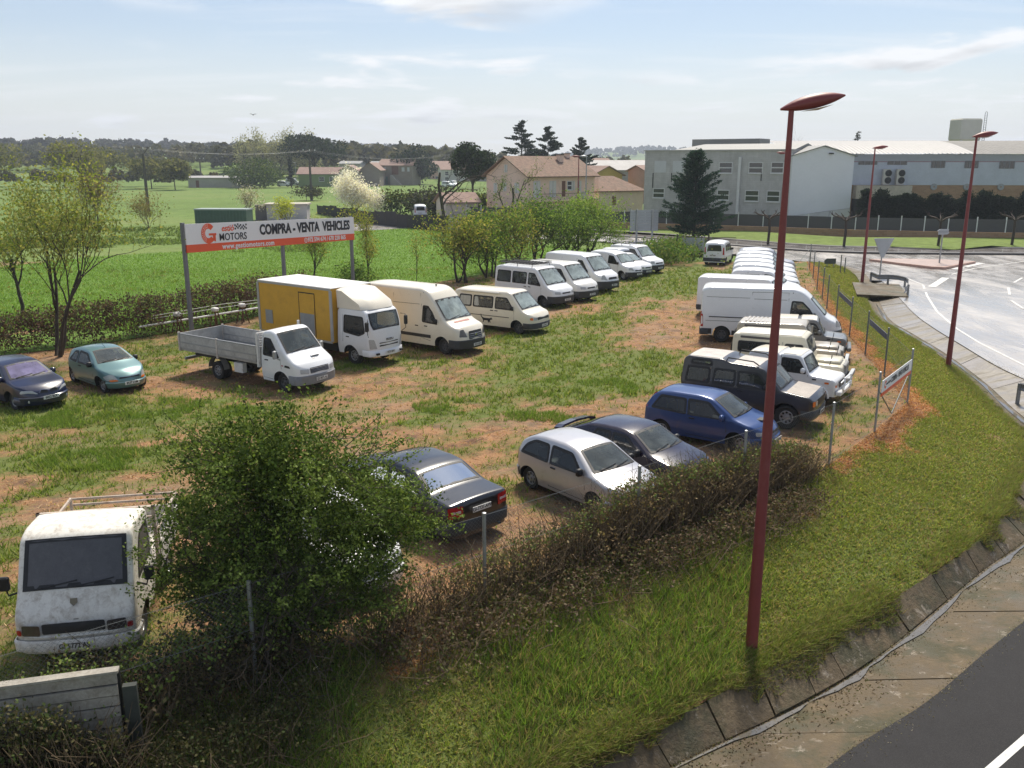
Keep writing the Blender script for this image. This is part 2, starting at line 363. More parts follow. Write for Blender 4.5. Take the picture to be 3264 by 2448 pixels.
straw = tmix(t, n1, tramp(t, n2, [(.3, (.18, .080, .040)), (.5, (.40, .205, .10)), (.72, (.58, .38, .21))]), tramp(t, n4, [(.32, (.11, .056, .032)), (.65, (.42, .25, .13))]))
straw = tmix(t, tramp(t, noise(t, 1.1, 9, .75, space='World'), [(.47, 0.0), (.62, .85)]), straw, (.095, .058, .044))
straw = tmix(t, tramp(t, n3, [(.45, 0.0), (.66, .5)]), straw, (.25, .195, .14))
grn = tmix(t, n2, tramp(t, n1, [(.3, (.075, .105, .024)), (.7, (.17, .215, .055))]), tramp(t, n4, [(.3, (.05, .07, .02)), (.7, (.22, .24, .075))]))
f = t.nodes.new('ShaderNodeMath'); f.operation = 'ADD'; t.links.new(sp.outputs[0], f.inputs[0])
f2 = t.nodes.new('ShaderNodeMath'); f2.operation = 'MULTIPLY_ADD'; t.links.new(n2, f2.inputs[0]); f2.inputs[1].default_value = 1.5; f2.inputs[2].default_value = -.75; t.links.new(f2.outputs[0], f.inputs[1])
t.links.new(tmix(t, tramp(t, f.outputs[0], [(.18, 0.0), (.78, 1.0)]), straw, grn), b.inputs['Base Color'])
b.inputs['Roughness'].default_value = .95; b.inputs['Specular IOR Level'].default_value = .15; tbump(t, b, n2, .8, .06)
lot = np_mesh('parking_ground', np.stack([GX.ravel(), GY.ravel(), GZ.ravel()], 1), grid_faces(len(ys), nx), m, col=np.stack([msk.ravel()] * 3, 1)); tag(lot, kind='structure')
# --- wide terrain out to the hills
def terrain_z(x, y):
    lft = sstep(30, -120, x)
    h = lft * 7.5 * sstep(290, 470, y + .25 * x) + lft * 9 * sstep(480, 1000, y)
    h = h + 34 * np.exp(-(((x - 330) / 260) ** 2 + ((y - 2300) / 330) ** 2)) + 60 * np.exp(-(((x - 1500) / 420) ** 2 + ((y - 2000) / 420) ** 2))
    h = h + 16 * np.exp(-(((x + 420) / 330) ** 2 + ((y - 1750) / 280) ** 2))
    return h
gy = np.concatenate([np.arange(-60, 120, 4), np.arange(120, 500, 9), np.geomspace(500, 3300, 50)]); gx = np.concatenate([-np.geomspace(400, 4200, 26)[::-1], np.arange(-396, 0, 9), np.arange(0, 120, 4), np.arange(120, 500, 12), np.geomspace(500, 4500, 24)])
TX, TY = np.meshgrid(gx, gy); TZ = terrain_z(TX, TY) - .05
low = (TX > X0(TY) - 3) & (TY < 71); TZ = np.where(low, -2.6, TZ); TZ = np.where((TX > 8) & (TY >= 71) & (TY < 100), -.22, TZ)
m = bpy.data.materials.new('pasture_grass'); t, b, o = nodes(m)
c1 = tramp(t, noise(t, .03, 7, .65, space='World'), [(.35, (.10, .16, .04)), (.5, (.15, .235, .06)), (.65, (.22, .25, .09))])
c2 = tramp(t, noise(t, .6, 8, .7, space='World'), [(.3, (.07, .105, .032)), (.7, (.21, .28, .08))])
t.links.new(tmix(t, .5, c1, c2), b.inputs['Base Color']); b.inputs['Roughness'].default_value = .95; b.inputs['Specular IOR Level'].default_value = .1; tbump(t, b, noise(t, .9, 6, .7, space='World'), .8, .35)
tag(np_mesh('ground', np.stack([TX.ravel(), TY.ravel(), TZ.ravel()], 1), grid_faces(len(gy), len(gx)), m), kind='structure')
# --- field sheets
def sheet(name, pts, z, mat, kind='structure'):
    return tag(mesh(name, [(p[0], p[1], z) for p in pts], [tuple(range(len(pts)))], mat), kind=kind)
crop = bpy.data.materials.new('young_crop'); t, b, o = nodes(crop)
rows = noise(t, 1.0, 5, .6, space='World', stretch=(.10, 1.6, 1, .35))
c = tmix(t, noise(t, 5, 6, .7, space='World'), tramp(t, rows, [(.3, (.085, .16, .024)), (.7, (.16, .27, .045))]), tramp(t, noise(t, .08, 4, .6, space='World'), [(.3, (.10, .185, .03)), (.7, (.20, .32, .06))]))
t.links.new(c, b.inputs['Base Color']); b.inputs['Roughness'].default_value = .9; b.inputs['Specular IOR Level'].default_value = .15; tbump(t, b, noise(t, 6, 6, .75, space='World'), .9, .15)
fc = [un(*p)[:2] for p in ((0, 852), (294, 820), (601, 802), (900, 770), (1125, 738), (1313, 728), (1470, 738), (1600, 770))]
sheet('crop_field', [(-30, 30), (-19, 38.5), (-15, 43.5), (-12, 49), (-7, 57), (2, 70), (9, 80)] + [tuple(p) for p in reversed(fc)] + [(-75, 84), (-60, 40)], .03, crop)
rough = pm('rough_meadow', (.075, .13, .03), .95, .5, .5, bump=.9, space='World', spec=.1)
rm = [un(*p)[:2] for p in ((0, 850), (294, 818), (601, 800), (900, 768), (900, 735), (620, 735), (480, 742), (300, 752), (150, 770), (0, 790))]
# the sunken shoulder of the field is edged by longer grass: done with blades in the vegetation part
# --- bank between fence and ditch
near = 1 - sstep(24, 34, D1[:, 1]); zr1 = rz(D1[:, 1]); z1 = zr1 + .11 * near - .2 * (1 - near)
far_ = sstep(66, 71, D1[:, 1]); z1 = z1 * (1 - far_) - .06 * far_
nb = 26; s = np.linspace(0, 1, nb); prof = s ** 1.25
BX = D0[:, None, 0] * (1 - s) + D1[:, None, 0] * s; BY = D0[:, None, 1] * (1 - s) + D1[:, None, 1] * s
BZ = z1[:, None] * prof + (fbm(BX * 1.3, BY * 1.3, 31) - .5) * .16 * np.sin(np.pi * s) + .0
def resample(A, k):
    n = A.shape[0]; i = np.linspace(0, n - 1, (n - 1) * k + 1); lo = np.minimum(i.astype(int), n - 2); f = (i - lo)[:, None]
    return A[lo] * (1 - f) + A[lo + 1] * f
BX, BY, BZ = (resample(a, 3) for a in (BX, BY, BZ))
SS = np.repeat(s[None], BX.shape[0], 0)
bm_ = np.clip(.55 + (fbm(BX * .7, BY * .7, 41) - .5) * 1.3 + (fbm(BX * 2.6, BY * 2.6, 43) - .5) * 1.0 + sstep(.0, .5, SS) * .35 - .8 * (1 - sstep(.06, .32, SS)) * sstep(20, 27, BY) - .5 * sstep(.9, 1, SS), 0, 1)
bank = np_mesh('grass_bank', np.stack([BX.ravel(), BY.ravel(), BZ.ravel()], 1), grid_faces(BX.shape[0], nb), lot.data.materials[0], col=np.stack([bm_.ravel()] * 3, 1)); tag(bank, kind='structure')
# --- concrete lined ditch: wall slabs, channel floor, apron slabs
conc = bpy.data.materials.new('mossy_wet_concrete'); t, b, o = nodes(conc)
n1 = noise(t, 1.2, 8, .7, space='World'); n2 = noise(t, 9, 6, .7, space='World')
c = tmix(t, n2, tramp(t, n1, [(.3, (.055, .038, .019)), (.52, (.12, .085, .045)), (.72, (.26, .20, .13))]), (.085, .060, .028))
c = tmix(t, tramp(t, noise(t, .8, 8, .7, space='World'), [(.48, 0.0), (.60, .8)]), c, (.045, .045, .018)); c = tmix(t, tramp(t, noise(t, 2.6, 8, .75, space='World', dist=.6), [(.58, 0.0), (.66, .8)]), c, (.30, .255, .20)); c = tmix(t, tramp(t, noise(t, 22, 4, .8, space='World'), [(.60, 0.0), (.70, .55)]), c, (.02, .017, .012))
t.links.new(c, b.inputs['Base Color']); t.links.new(tramp(t, n1, [(.35, .55), (.65, .9)]), b.inputs['Roughness']); tbump(t, b, n2, .8, .05)
wet = bpy.data.materials.new('wet_apron_concrete'); t, b, o = nodes(wet)
n1 = noise(t, 1.0, 6, .65, space='World', stretch=(.30, 1.5, 1, .45), dist=.3); n2 = noise(t, 10, 6, .7, space='World')
c = tmix(t, .45, tramp(t, n1, [(.42, (.085, .068, .042)), (.50, (.19, .155, .11)), (.58, (.55, .50, .44))]), tramp(t, n2, [(.3, (.09, .08, .055)), (.7, (.24, .205, .16))]))
t.links.new(c, b.inputs['Base Color']); t.links.new(tramp(t, n1, [(.38, .7), (.58, .14)]), b.inputs['Roughness']); tbump(t, b, n2, .2, .012)
# dry flecks and moss stains are in the concrete itself
zr2 = rz(D2[:, 1]); zr3 = rz(D3[:, 1])
dv = (D3 - D2); dv /= np.linalg.norm(dv, axis=1)[:, None]
D2b = D2 + dv * .32
ditch = thing('ditch', 'concrete lined roadside ditch curving round the foot of the grass bank', 'ditch')
cut = 14 * 8 + 6     # ditch runs open up to the culvert
def slab(name, A, ZA, B, ZB, i0, i1, mat, gap=.012, th=.14, jit=.0):
    n = max(i1 - i0, 1); P = []
    for q, (S_, Z_) in enumerate(((A, ZA), (B, ZB))):
        ii = np.linspace(i0 + gap * 3, i1 - gap * 3, n + 1); lo = np.minimum(ii.astype(int), len(S_) - 2); f = ii - lo
        p = S_[lo] * (1 - f)[:, None] + S_[lo + 1] * f[:, None]; z = Z_[lo] * (1 - f) + Z_[lo + 1] * f
        P.append(np.concatenate([p, z[:, None] + jit], 1))
    up = P[0], P[1]; vs = [tuple(v) for v in up[0]] + [tuple(v) for v in up[1]] + [(v[0], v[1], v[2] - th) for v in up[0]] + [(v[0], v[1], v[2] - th) for v in up[1]]
    k = n + 1; fs = []
    for i in range(n):
        fs += [(i, i + 1, k + i + 1, k + i), (2 * k + i, 3 * k + i, 3 * k + i + 1, 2 * k + i + 1), (i, 2 * k + i, 2 * k + i + 1, i + 1), (k + i, k + i + 1, 3 * k + i + 1, 3 * k + i)]
    fs += [(0, k, 3 * k, 2 * k), (n, 2 * k + n, 3 * k + n, k + n)]
    return mesh(name, vs, fs, mat, ditch)
zc = zr2 - .34
# channel floor
slab('channel_floor', D2 - dv * .05, zc, D2b + dv * .05, zc + .015, 8, cut, conc, gap=0)
i = 20; rr = random.Random(4)
while i < cut - 3:
    stp = 3 if i < 90 else 5
    slab('wall_slab', D1 + dv * .02 + (D1 - D2) * 0, z1 + .02, D2 - dv * .03, zc + .03, i, min(i + stp, cut), conc, jit=rr.uniform(-.03, .03)); i += stp
i = 20
while i < 136:
    stp = 8
    a0 = D2b; slab('apron_slab', D2b, zc + .03 if i < cut else zr2 - .02, D3 + dv * .12, zr3 - .012, i, min(i + stp, 136), conc if i < 64 else wet, gap=.016, th=.05, jit=rr.uniform(-.006, .006)); i += stp
slab('cover_slab', D1, zr1 - .08, D2b, zr2 - .02, cut, 136, conc, gap=0, th=.2)
water = pm('ditch_water', (.16, .145, .12), .06, .2, 3, spec=.9)
wv = []; wf = []
for i in range(24, cut):
    wob = .10 * math.sin(i * .9) + .05 * math.sin(i * 2.3); a_ = D2[i] + dv[i] * (.05 + .0), D2[i] + dv[i] * (.15 + wob * .7)
    wv += [(a_[0][0], a_[0][1], zc[i] + .028), (a_[1][0], a_[1][1], zc[i] + .028)]
for i in range(len(wv) // 2 - 1): wf.append((2 * i, 2 * i + 1, 2 * i + 3, 2 * i + 2))
tag(mesh('water', wv, wf, water), kind='structure')
# culvert head wall and slab over the ditch at its far end
cp = D2[cut - 1]; cz = zc[cut - 1]
hw = thing('culvert', 'dark culvert mouth under a concrete slab at the end of the ditch', 'culvert', (cp[0] + .45, cp[1] + .5, cz), R(-18))
MB().box(-1.3, 1.7, 0, 6.0, .30, .40).build('cover_slab', conc, hw)
MB().box(-1.3, -.55, -.05, 6.0, -.5, .298).build('side_wall', conc, hw); MB().box(.75, 1.7, -.05, 6.0, -.5, .298).build('side_wall', conc, hw)
MB().box(-.55, .75, 1.4, 1.5, -.4, .298).build('back_wall', black, hw)  # black sheet standing in for the darkness inside the culvert
# --- road
asph = bpy.data.materials.new('wet_asphalt'); t, b, o = nodes(asph)
g = t.nodes.new('ShaderNodeNewGeometry'); sx = t.nodes.new('ShaderNodeSeparateXYZ'); t.links.new(g.outputs['Position'], sx.inputs[0])
fresh = tramp(t, sx.outputs[1], [(0.0, 0.0), (1.0, 1.0)])
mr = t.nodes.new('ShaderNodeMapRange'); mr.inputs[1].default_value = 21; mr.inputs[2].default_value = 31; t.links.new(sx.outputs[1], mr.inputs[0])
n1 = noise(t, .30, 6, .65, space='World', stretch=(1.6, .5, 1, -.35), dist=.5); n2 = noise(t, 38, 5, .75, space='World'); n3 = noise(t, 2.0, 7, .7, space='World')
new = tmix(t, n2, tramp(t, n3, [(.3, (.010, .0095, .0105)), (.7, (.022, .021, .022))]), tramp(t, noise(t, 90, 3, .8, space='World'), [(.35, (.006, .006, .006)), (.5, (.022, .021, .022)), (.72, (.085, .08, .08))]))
old = tmix(t, n2, tramp(t, n1, [(.3, (.26, .235, .205)), (.7, (.55, .505, .455))]), (.42, .385, .345))  # pale far tone puts the wet sky glare into the base colour
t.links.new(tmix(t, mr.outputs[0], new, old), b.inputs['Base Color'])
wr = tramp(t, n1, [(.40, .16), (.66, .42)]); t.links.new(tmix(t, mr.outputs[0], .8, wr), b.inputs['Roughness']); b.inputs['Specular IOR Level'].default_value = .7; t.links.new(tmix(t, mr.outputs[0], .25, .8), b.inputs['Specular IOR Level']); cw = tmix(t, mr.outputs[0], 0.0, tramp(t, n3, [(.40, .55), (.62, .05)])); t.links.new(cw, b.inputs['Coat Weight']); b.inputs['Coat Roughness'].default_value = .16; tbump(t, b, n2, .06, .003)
offs = np.array([0, .6, 1.5, 3, 5, 8, 13, 20, 32, 60, 110]); rows_ = D3[8:]
RX = rows_[:, None, 0] + offs[None]; RY = np.repeat(rows_[:, None, 1], len(offs), 1) - offs[None] * .04; RZ = rz(RY)
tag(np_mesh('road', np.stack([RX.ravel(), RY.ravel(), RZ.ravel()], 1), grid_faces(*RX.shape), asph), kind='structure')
lo_e = [(-40, 108), (-12, 101), (8, 92), (15, 85), (21.5, 77.5), (24.5, 73.6), (27, 70.5), (45, 68), (120, 64)]
up_e = [(-36, 124), (-8, 112), (12, 97.2), (18, 90.6), (24.5, 83.6), (29, 80.4), (35, 79), (45, 78.4), (120, 74)]
DL, DU = dense(lo_e, 6), dense(up_e, 6); q = np.linspace(0, 1, 7)[None, :, None]
CR = DL[:, None] * (1 - q) + DU[:, None] * q; cz_ = rz(CR[..., 1]) + .006
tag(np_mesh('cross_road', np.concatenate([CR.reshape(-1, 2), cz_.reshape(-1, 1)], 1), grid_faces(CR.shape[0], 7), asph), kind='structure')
# kerb and pavement beyond the cross road, verge behind it
def band(name, A, B, za, zb, mat, drop=None, kind='structure'):
    n = len(A); vs = [(A[i][0], A[i][1], za) for i in range(n)] + [(B[i][0], B[i][1], zb) for i in range(n)]
    fs = [(i, i + 1, n + i + 1, n + i) for i in range(n - 1)]
    if drop is not None: vs += [(A[i][0], A[i][1], drop) for i in range(n)]; fs += [(2 * n + i, 2 * n + i + 1, i + 1, i) for i in range(n - 1)]
    return tag(mesh(name, vs, fs, mat), kind=kind)
nrm = np.stack([-np.gradient(DU[:, 1]), np.gradient(DU[:, 0])], 1); nrm /= np.linalg.norm(nrm, axis=1)[:, None]
kerbm = pm('dark_wet_kerb', (.05, .045, .045), .5, .3, 3, space='World'); pavm = pm('wet_pavement', (.24, .22, .21), .14, .3, .6, space='World', rvar=.1)
band('kerb', DU, DU + nrm * .7, .11, .12, kerbm, -.12); band('pavement', DU + nrm * .7, DU + nrm * 4.6, .118, .12, pavm); band('kerb', DU + nrm * 4.6, DU + nrm * 5.4, .17, .17, kerbm, .1)
verge = pm('verge_grass', (.15, .20, .055), .95, .4, 1.2, bump=.7, space='World', spec=.1)
band('verge', DU + nrm * 5.4, DU + nrm * 12.5, .166, .45, verge)
# painted markings
white = pm('road_paint', (.62, .61, .58), .5, .15, 6, dirt=((.2, .19, .18), .35, 4), space='World')
def stripe(name, pts, wd, z=.008, group=None):
    P = [Vector((p[0], p[1])) for p in pts]; vs = []; fs = []
    for i, p in enumerate(P):
        d = (P[min(i + 1, len(P) - 1)] - P[max(i - 1, 0)]).normalized(); n = Vector((-d.y, d.x)) * wd / 2
        for e in (p - n, p + n): vs.append((e.x, e.y, road_z(e.y) + z))
    for i in range(len(P) - 1): fs.append((2 * i, 2 * i + 1, 2 * i + 3, 2 * i + 2))
    return tag(mesh(name, vs, fs, white), kind='structure')
def upx(l, sc=2.212, x0=2264, y0=750): return [unr(x0 + a / sc, y0 + c / sc)[:2] for a, c in l]
stripe('edge_line', [(2.2, 7.6), (5.2, 10.1), (7.4, 11.75), (8.5, 12.6), (11.0, 14.6), (14.5, 17.8)], .13, .007)
stripe('edge_line', upx([(1380, 300), (1500, 350), (1530, 430), (1600, 540), (1740, 660), (1900, 760), (2060, 840), (2300, 960)]), .13)
for l in (([(2110, 420), (2102, 370)]), ([(2140, 335), (2200, 300)]), ([(2120, 460), (2210, 520)])): stripe('lane_dash', upx(l), .16, .014)
stripe('give_way_line', upx([(1560, 365), (1660, 300)]), .5, .014)
stripe('edge_line', upx([(1700, 278), (1860, 235), (2212, 185), (2500, 165)]), .14, .016)
stripe('edge_line', upx([(600, 165), (900, 185), (1260, 225), (1480, 255), (1690, 275)]), .14, .016)
for k in range(3): stripe('hatch_mark', upx([(1720 + k * 62, 240 - k * 14), (1790 + k * 62, 222 - k * 13)]), .55, .016)
# raised traffic island
ip = [unr(2264 + a / 2.212, 750 + c / 2.212)[:2] for a, c in ((1120, 182), (1320, 178), (1660, 186), (1870, 200), (1650, 242), (1560, 238), (1320, 210))]
isl = pm('pinkish_island_paving', (.42, .31, .26), .4, .3, 1.5, space='World'); ibr = pm('terracotta_island_edge', (.40, .24, .19), .5, .3, 3, space='World')
mb = MB(); c0 = sum((Vector((*p, 0)) for p in ip), Vector()) / len(ip)
mb.prism(ip, -.2, .07, 0); tag(mb.build('traffic_island', ibr), 'low paved traffic island with terracotta edge in the wet junction', 'traffic island')
isl_t = bpy.data.objects['traffic_island']
mesh('paving', [((p[0] - c0.x) * .93 + c0.x, (p[1] - c0.y) * .9 + c0.y, .074) for p in ip], [tuple(range(len(ip)))], isl, isl_t)
# ================================================================ vehicles
def fillet(P, r):
    """polyline of (x, z) with its inner corners rounded"""
    o = [P[0]]
    for i in range(1, len(P) - 1):
        a, b, c = (np.array(P[j], float) for j in (i - 1, i, i + 1)); la, lc = np.linalg.norm(a - b), np.linalg.norm(c - b)
        d = min(r, .45 * la, .45 * lc); p, q = b + (a - b) / la * d, b + (c - b) / lc * d
        for k in range(5):
            t = k / 4; o.append(tuple((1 - t) ** 2 * p + 2 * t * (1 - t) * b + t * t * q))
    o.append(P[-1]); return o
def inp1(x, y, P):
    c = False
    for i in range(len(P)):
        (x1, y1), (x2, y2) = P[i - 1], P[i]
        if (y1 > y) != (y2 > y) and x < (x2 - x1) * (y - y1) / (y2 - y1) + x1: c = not c
    return c
class Shell:
    """analytic vehicle shell: |y| <= Y(x, z), zb(x) <= z <= zt(x), rounded in plan at both ends"""
    def __init__(s, prof, W, wb, wr, zb=.22, belt=.9, tum=.35, cf=.45, cr=.3, nf=3.2, nr=4.5, bulge=.03, fil=.14, lf=(), lr=(), bow=.10, crown=.035, rr=.07, arch=1.13, axles=None, archz=None):
        s.__dict__.update(locals()); s.P = fillet(prof, fil); s.px = np.array([p[0] for p in s.P]); s.pz = np.array([p[1] for p in s.P])
        s.xr, s.xf = s.px[0], s.px[-1]; s.ax = axles if axles is not None else (-wb / 2, wb / 2); s.top = s.pz.max()
        s.lf = lf or [(0, 0), (3, 0)]; s.lr = lr or [(0, 0), (3, 0)]
    def zt(s, x): return float(np.interp(x, s.px, s.pz))
    def zbx(s, x):
        z = s.zb; Ra = s.wr * s.arch
        for a in s.ax:
            if abs(x - a) < Ra: z = max(z, s.wr * .98 + math.sqrt(Ra * Ra - (x - a) ** 2))
        return z
    def Wp(s, x):
        d = 0; n = s.nf
        if x > s.xf - s.cf: d = (x - (s.xf - s.cf)) / s.cf; n = s.nf
        elif x < s.xr + s.cr: d = (s.xr + s.cr - x) / s.cr; n = s.nr
        d = min(max(d, 0), 1); return s.W * (1 - d ** n) ** (1 / n)
    def g(s, z):
        """inset of the side at height z"""
        if z >= s.belt: return s.bulge * .6 + s.tum * (z - s.belt)
        u = (z - s.zb) / (s.belt - s.zb); return s.bulge * (1.6 * max(0, .35 - u) / .35 + .6 * max(0, (u - .55) / .45) ** 2)
    def Y(s, x, z):
        y = s.Wp(x) - s.g(z) * min(1, s.Wp(x) / (s.W * .5)); zt = s.zt(x); h = zt - z
        if h < s.rr: y -= s.rr * (1 - math.sqrt(max(0, 1 - ((s.rr - h) / s.rr) ** 2)))
        return max(y, 0.0)
    def warp(s, x, y, z):
        f = min(max((x - (s.xf - s.cf * 1.6)) / (s.cf * 1.6), 0), 1); r = min(max(((s.xr + s.cr * 2.2) - x) / (s.cr * 2.2), 0), 1)
        x2 = x + f * np.interp(z, *zip(*s.lf)) - r * np.interp(z, *zip(*s.lr))
        m = min(max((x - .0) / 1.0, 0), 1)
        return Vector((x2 - s.bow * m * (y / s.W) ** 2, y, z))
    def S(s, x, z, side, off=0.0):
        """point on the side"""
        return s.warp(x, side * (s.Y(x, z) + off), z)
    def T(s, x, u, off=0.0, inset=0.0):
        """point on the top surface, u in -1..1 across"""
        zt = s.zt(x); yw = max(s.Wp(x) - s.g(zt) - inset, 0.01); y = u * yw; e = .02
        sl = (s.zt(x + e) - s.zt(x - e)) / (2 * e); n = math.hypot(1, sl)
        p = s.warp(x, y, zt + s.crown * (1 - u * u)); return p + Vector((-sl / n, 0, 1 / n)) * off
    def F(s, y, z, off=0.0, back=False):
        """point on the front (or rear) face"""
        c, n = (s.cr, s.nr) if back else (s.cf, s.nf); k = min(abs(y) / max(s.W - s.g(z), .1), 1.0)
        d = (1 - k ** n) ** (1 / n); x = (s.xr + s.cr - s.cr * d) if back else (s.xf - s.cf + s.cf * d)
        p = s.warp(x, y, z); p.x += -off if back else off; return p
    def body(s, mats, parent, name='body', cut=(), cut_top=()):
        xs = set(np.arange(s.xr + s.cr, s.xf - s.cf, .055).tolist()) | set(s.px.tolist())
        for k in range(9):
            t = math.sin(k / 8 * math.pi / 2); xs |= {s.xf - s.cf + s.cf * t, s.xr + s.cr - s.cr * t}
        Ra = s.wr * s.arch
        for a in s.ax:
            xs |= {a + Ra * math.cos(math.pi * k / 12) for k in range(13)} | {a - Ra - .002, a + Ra + .002}
        xs = sorted(x for x in xs if s.xr - 1e-6 <= x <= s.xf + 1e-6); xs = [x for i, x in enumerate(xs) if i == 0 or x - xs[i - 1] > 5e-4]
        lv = sorted(set(np.linspace(s.zb, s.belt - .02, 8).tolist() + np.arange(s.belt, s.top, .045).tolist() + [s.top]))
        ring = []; par = []; ntop = 5
        for x in xs:
            zb, zt = s.zbx(x), s.zt(x); zb = min(zb, zt - .02); q = [(0.0, zb)]; tops = max(zt - s.rr, zb)
            q += [(s.Y(x, z_), z_) for z_ in [min(max(z, zb), tops) for z in lv]]
            q += [(s.Y(x, z_), z_) for z_ in [tops + (zt - tops) * math.sin(k / 4 * math.pi / 2) for k in (1, 2, 3, 4)]]
            ye = q[-1][0]; q += [(ye * u, zt + s.crown * (1 - u * u) * min(1, s.Wp(x) / (s.W * .7))) for u in (.96, .85, .6, .3, 0)]
            ring.append([s.warp(x, y, z) for y, z in q]); par.append([z for y, z in q])
        n = len(ring[0]); vs = [v for r_ in ring for v in r_] + [Vector((v.x, -v.y, v.z)) for r_ in ring for v in r_]; half = len(ring) * n
        fs = []; mi = []
        for i in range(len(ring) - 1):
            xm = (xs[i] + xs[i + 1]) / 2; tc = any(min(a_, b_) < xs[i] and xs[i + 1] < max(a_, b_) for a_, b_ in cut_top)
            for k in range(n - 1):
                if tc and k >= n - ntop: continue
                if k and k < n - ntop and cut:
                    zm = (par[i][k] + par[i][k + 1] + par[i + 1][k] + par[i + 1][k + 1]) / 4
                    if any(inp1(xm, zm, p) for p in cut): continue
                a = i * n + k; fs += [(a, a + n, a + n + 1, a + 1), (half + a, half + a + 1, half + a + n + 1, half + a + n)]; mi += [1 if k == 0 else 0] * 2
        bm = bmesh.new(); V = [bm.verts.new(v) for v in vs]
        for f, q in zip(fs, mi):
            try: bm.faces.new([V[j] for j in f]).material_index = q
            except ValueError: pass
        bmesh.ops.remove_doubles(bm, verts=bm.verts, dist=.0008); bmesh.ops.dissolve_degenerate(bm, edges=bm.edges, dist=.0005)
        bmesh.ops.recalc_face_normals(bm, faces=bm.faces)
        me = bpy.data.meshes.new(name); bm.to_mesh(me); bm.free()
        for m_ in (mats, black): me.materials.append(m_)
        me.polygons.foreach_set('use_smooth', [True] * len(me.polygons)); me.set_sharp_from_angle(angle=R(38))
        return link(bpy.data.objects.new(name, me), parent)
def rpoly(P, r=.05, k=3):
    o = []; n = len(P)
    for i in range(n):
        a, b, c = (np.array(P[j % n], float) for j in (i - 1, i, i + 1)); la, lc = np.linalg.norm(a - b), np.linalg.norm(c - b); d = min(r, .4 * la, .4 * lc)
        p, q = b + (a - b) / la * d, b + (c - b) / lc * d
        for j in range(k): t = j / (k - 1); o.append(tuple((1 - t) ** 2 * p + 2 * t * (1 - t) * b + t * t * q))
    return o
def grow(P, d):
    c = np.mean(np.array(P), 0); o = []; n = len(P)
    for i in range(n):
        a, b, e = (np.array(P[j % n], float) for j in (i - 1, i, i + 1))
        n1 = np.array([(b - a)[1], -(b - a)[0]]); n1 /= np.linalg.norm(n1) + 1e-9; n2 = np.array([(e - b)[1], -(e - b)[0]]); n2 /= np.linalg.norm(n2) + 1e-9
        v = n1 + n2; v /= max(np.dot(v, v) / 2, .35)
        if np.dot(n1, b - c) < 0: v = -v
        o.append(tuple(b + v * d))
    return o
def fill(name, pts3, mat, parent, n_sub=0):
    """a slightly curved polygon as a fan round its centre"""
    c = sum(pts3, Vector()) / len(pts3); vs = [c] + pts3; k = len(pts3)
    return mesh(name, vs, [(0, 1 + i, 1 + (i + 1) % k) for i in range(k)], mat, parent, smooth=180)
def fill_on(name, P, fn, mat, parent):
    """polygon in surface parameters, filled in rings so that it hugs the curved shell"""
    P = np.array(P, float); c = P.mean(0); k = len(P); vs = []; fs = []
    for q in (1, .75, .5, .25): vs += [fn(*(c + (p - c) * q)) for p in P]
    vs.append(fn(*c))
    for r_ in range(3):
        for i in range(k): j = (i + 1) % k; fs.append((r_ * k + i, r_ * k + j, r_ * k + k + j, r_ * k + k + i))
    fs += [(3 * k + i, 3 * k + (i + 1) % k, 4 * k) for i in range(k)]
    return mesh(name, vs, fs, mat, parent, smooth=180)
def side_pane(sh, poly, side, mat, parent, name='side_window', seal=.025, r=.06):
    o = fill_on(name, rpoly(poly, r), lambda x, z: sh.S(x, z, side, .008), mat, parent)
    if seal:
        A, B2 = rpoly(grow(poly, seal), r + .02), rpoly(grow(poly, -.045), max(r - .02, .01)); k = len(A); vs = [sh.S(x, z, side, .0095) for x, z in A] + [sh.S(x, z, side, .0095) for x, z in B2]
        mesh('window_seal', vs, [(i, (i + 1) % k, k + (i + 1) % k, k + i) for i in range(k)], black, o)
    return o
def quadpatch(name, fn, nu, nv, mat, parent):
    vs = [fn(i / nu, j / nv) for j in range(nv + 1) for i in range(nu + 1)]
    fs = [(j * (nu + 1) + i, j * (nu + 1) + i + 1, (j + 1) * (nu + 1) + i + 1, (j + 1) * (nu + 1) + i) for j in range(nv) for i in range(nu)]
    return mesh(name, vs, fs, mat, parent, smooth=180)
def screen(sh, x0, x1, mat, parent, name='windscreen', inset=.09, wip=True, gap=.06):
    """glass on the sloping part of the top surface between x0 (low end) and x1"""
    def fn(off, g_):
        a, b_ = x0 + (x1 - x0) * g_, x1 - (x1 - x0) * g_
        return lambda i, j: sh.T(a + (b_ - a) * j, (2 * i - 1), off, inset=inset - (.02 if off < .006 else 0))
    o = quadpatch(name, fn(.009, gap), 8, 4, mat, parent); q_ = fn(.011, gap * .4); U = [0, .045, .25, .5, .75, .955, 1]; Vv = [0, .10, .35, .65, .90, 1]
    vs = [q_(u, v) for v in Vv for u in U]; nu = len(U); mesh('window_seal', vs, [(j * nu + i, j * nu + i + 1, (j + 1) * nu + i + 1, (j + 1) * nu + i) for j in range(len(Vv) - 1) for i in range(nu - 1) if i in (0, nu - 2) or j in (0, len(Vv) - 2)], black, o, smooth=180)
    if wip:
        mb = MB(); s_ = 1
        for u0, u1 in ((-.75, .05), (-.0, .75)):
            p = [sh.T(x0 + (x1 - x0) * k, u, .02, inset) for k, u in ((.05, u0), (.10, (u0 + u1) / 2), (.16, u1))]; mb.tube(p, .011, 4)
        mb.build('wiper', black, o)
    return o
WHEELS = {}
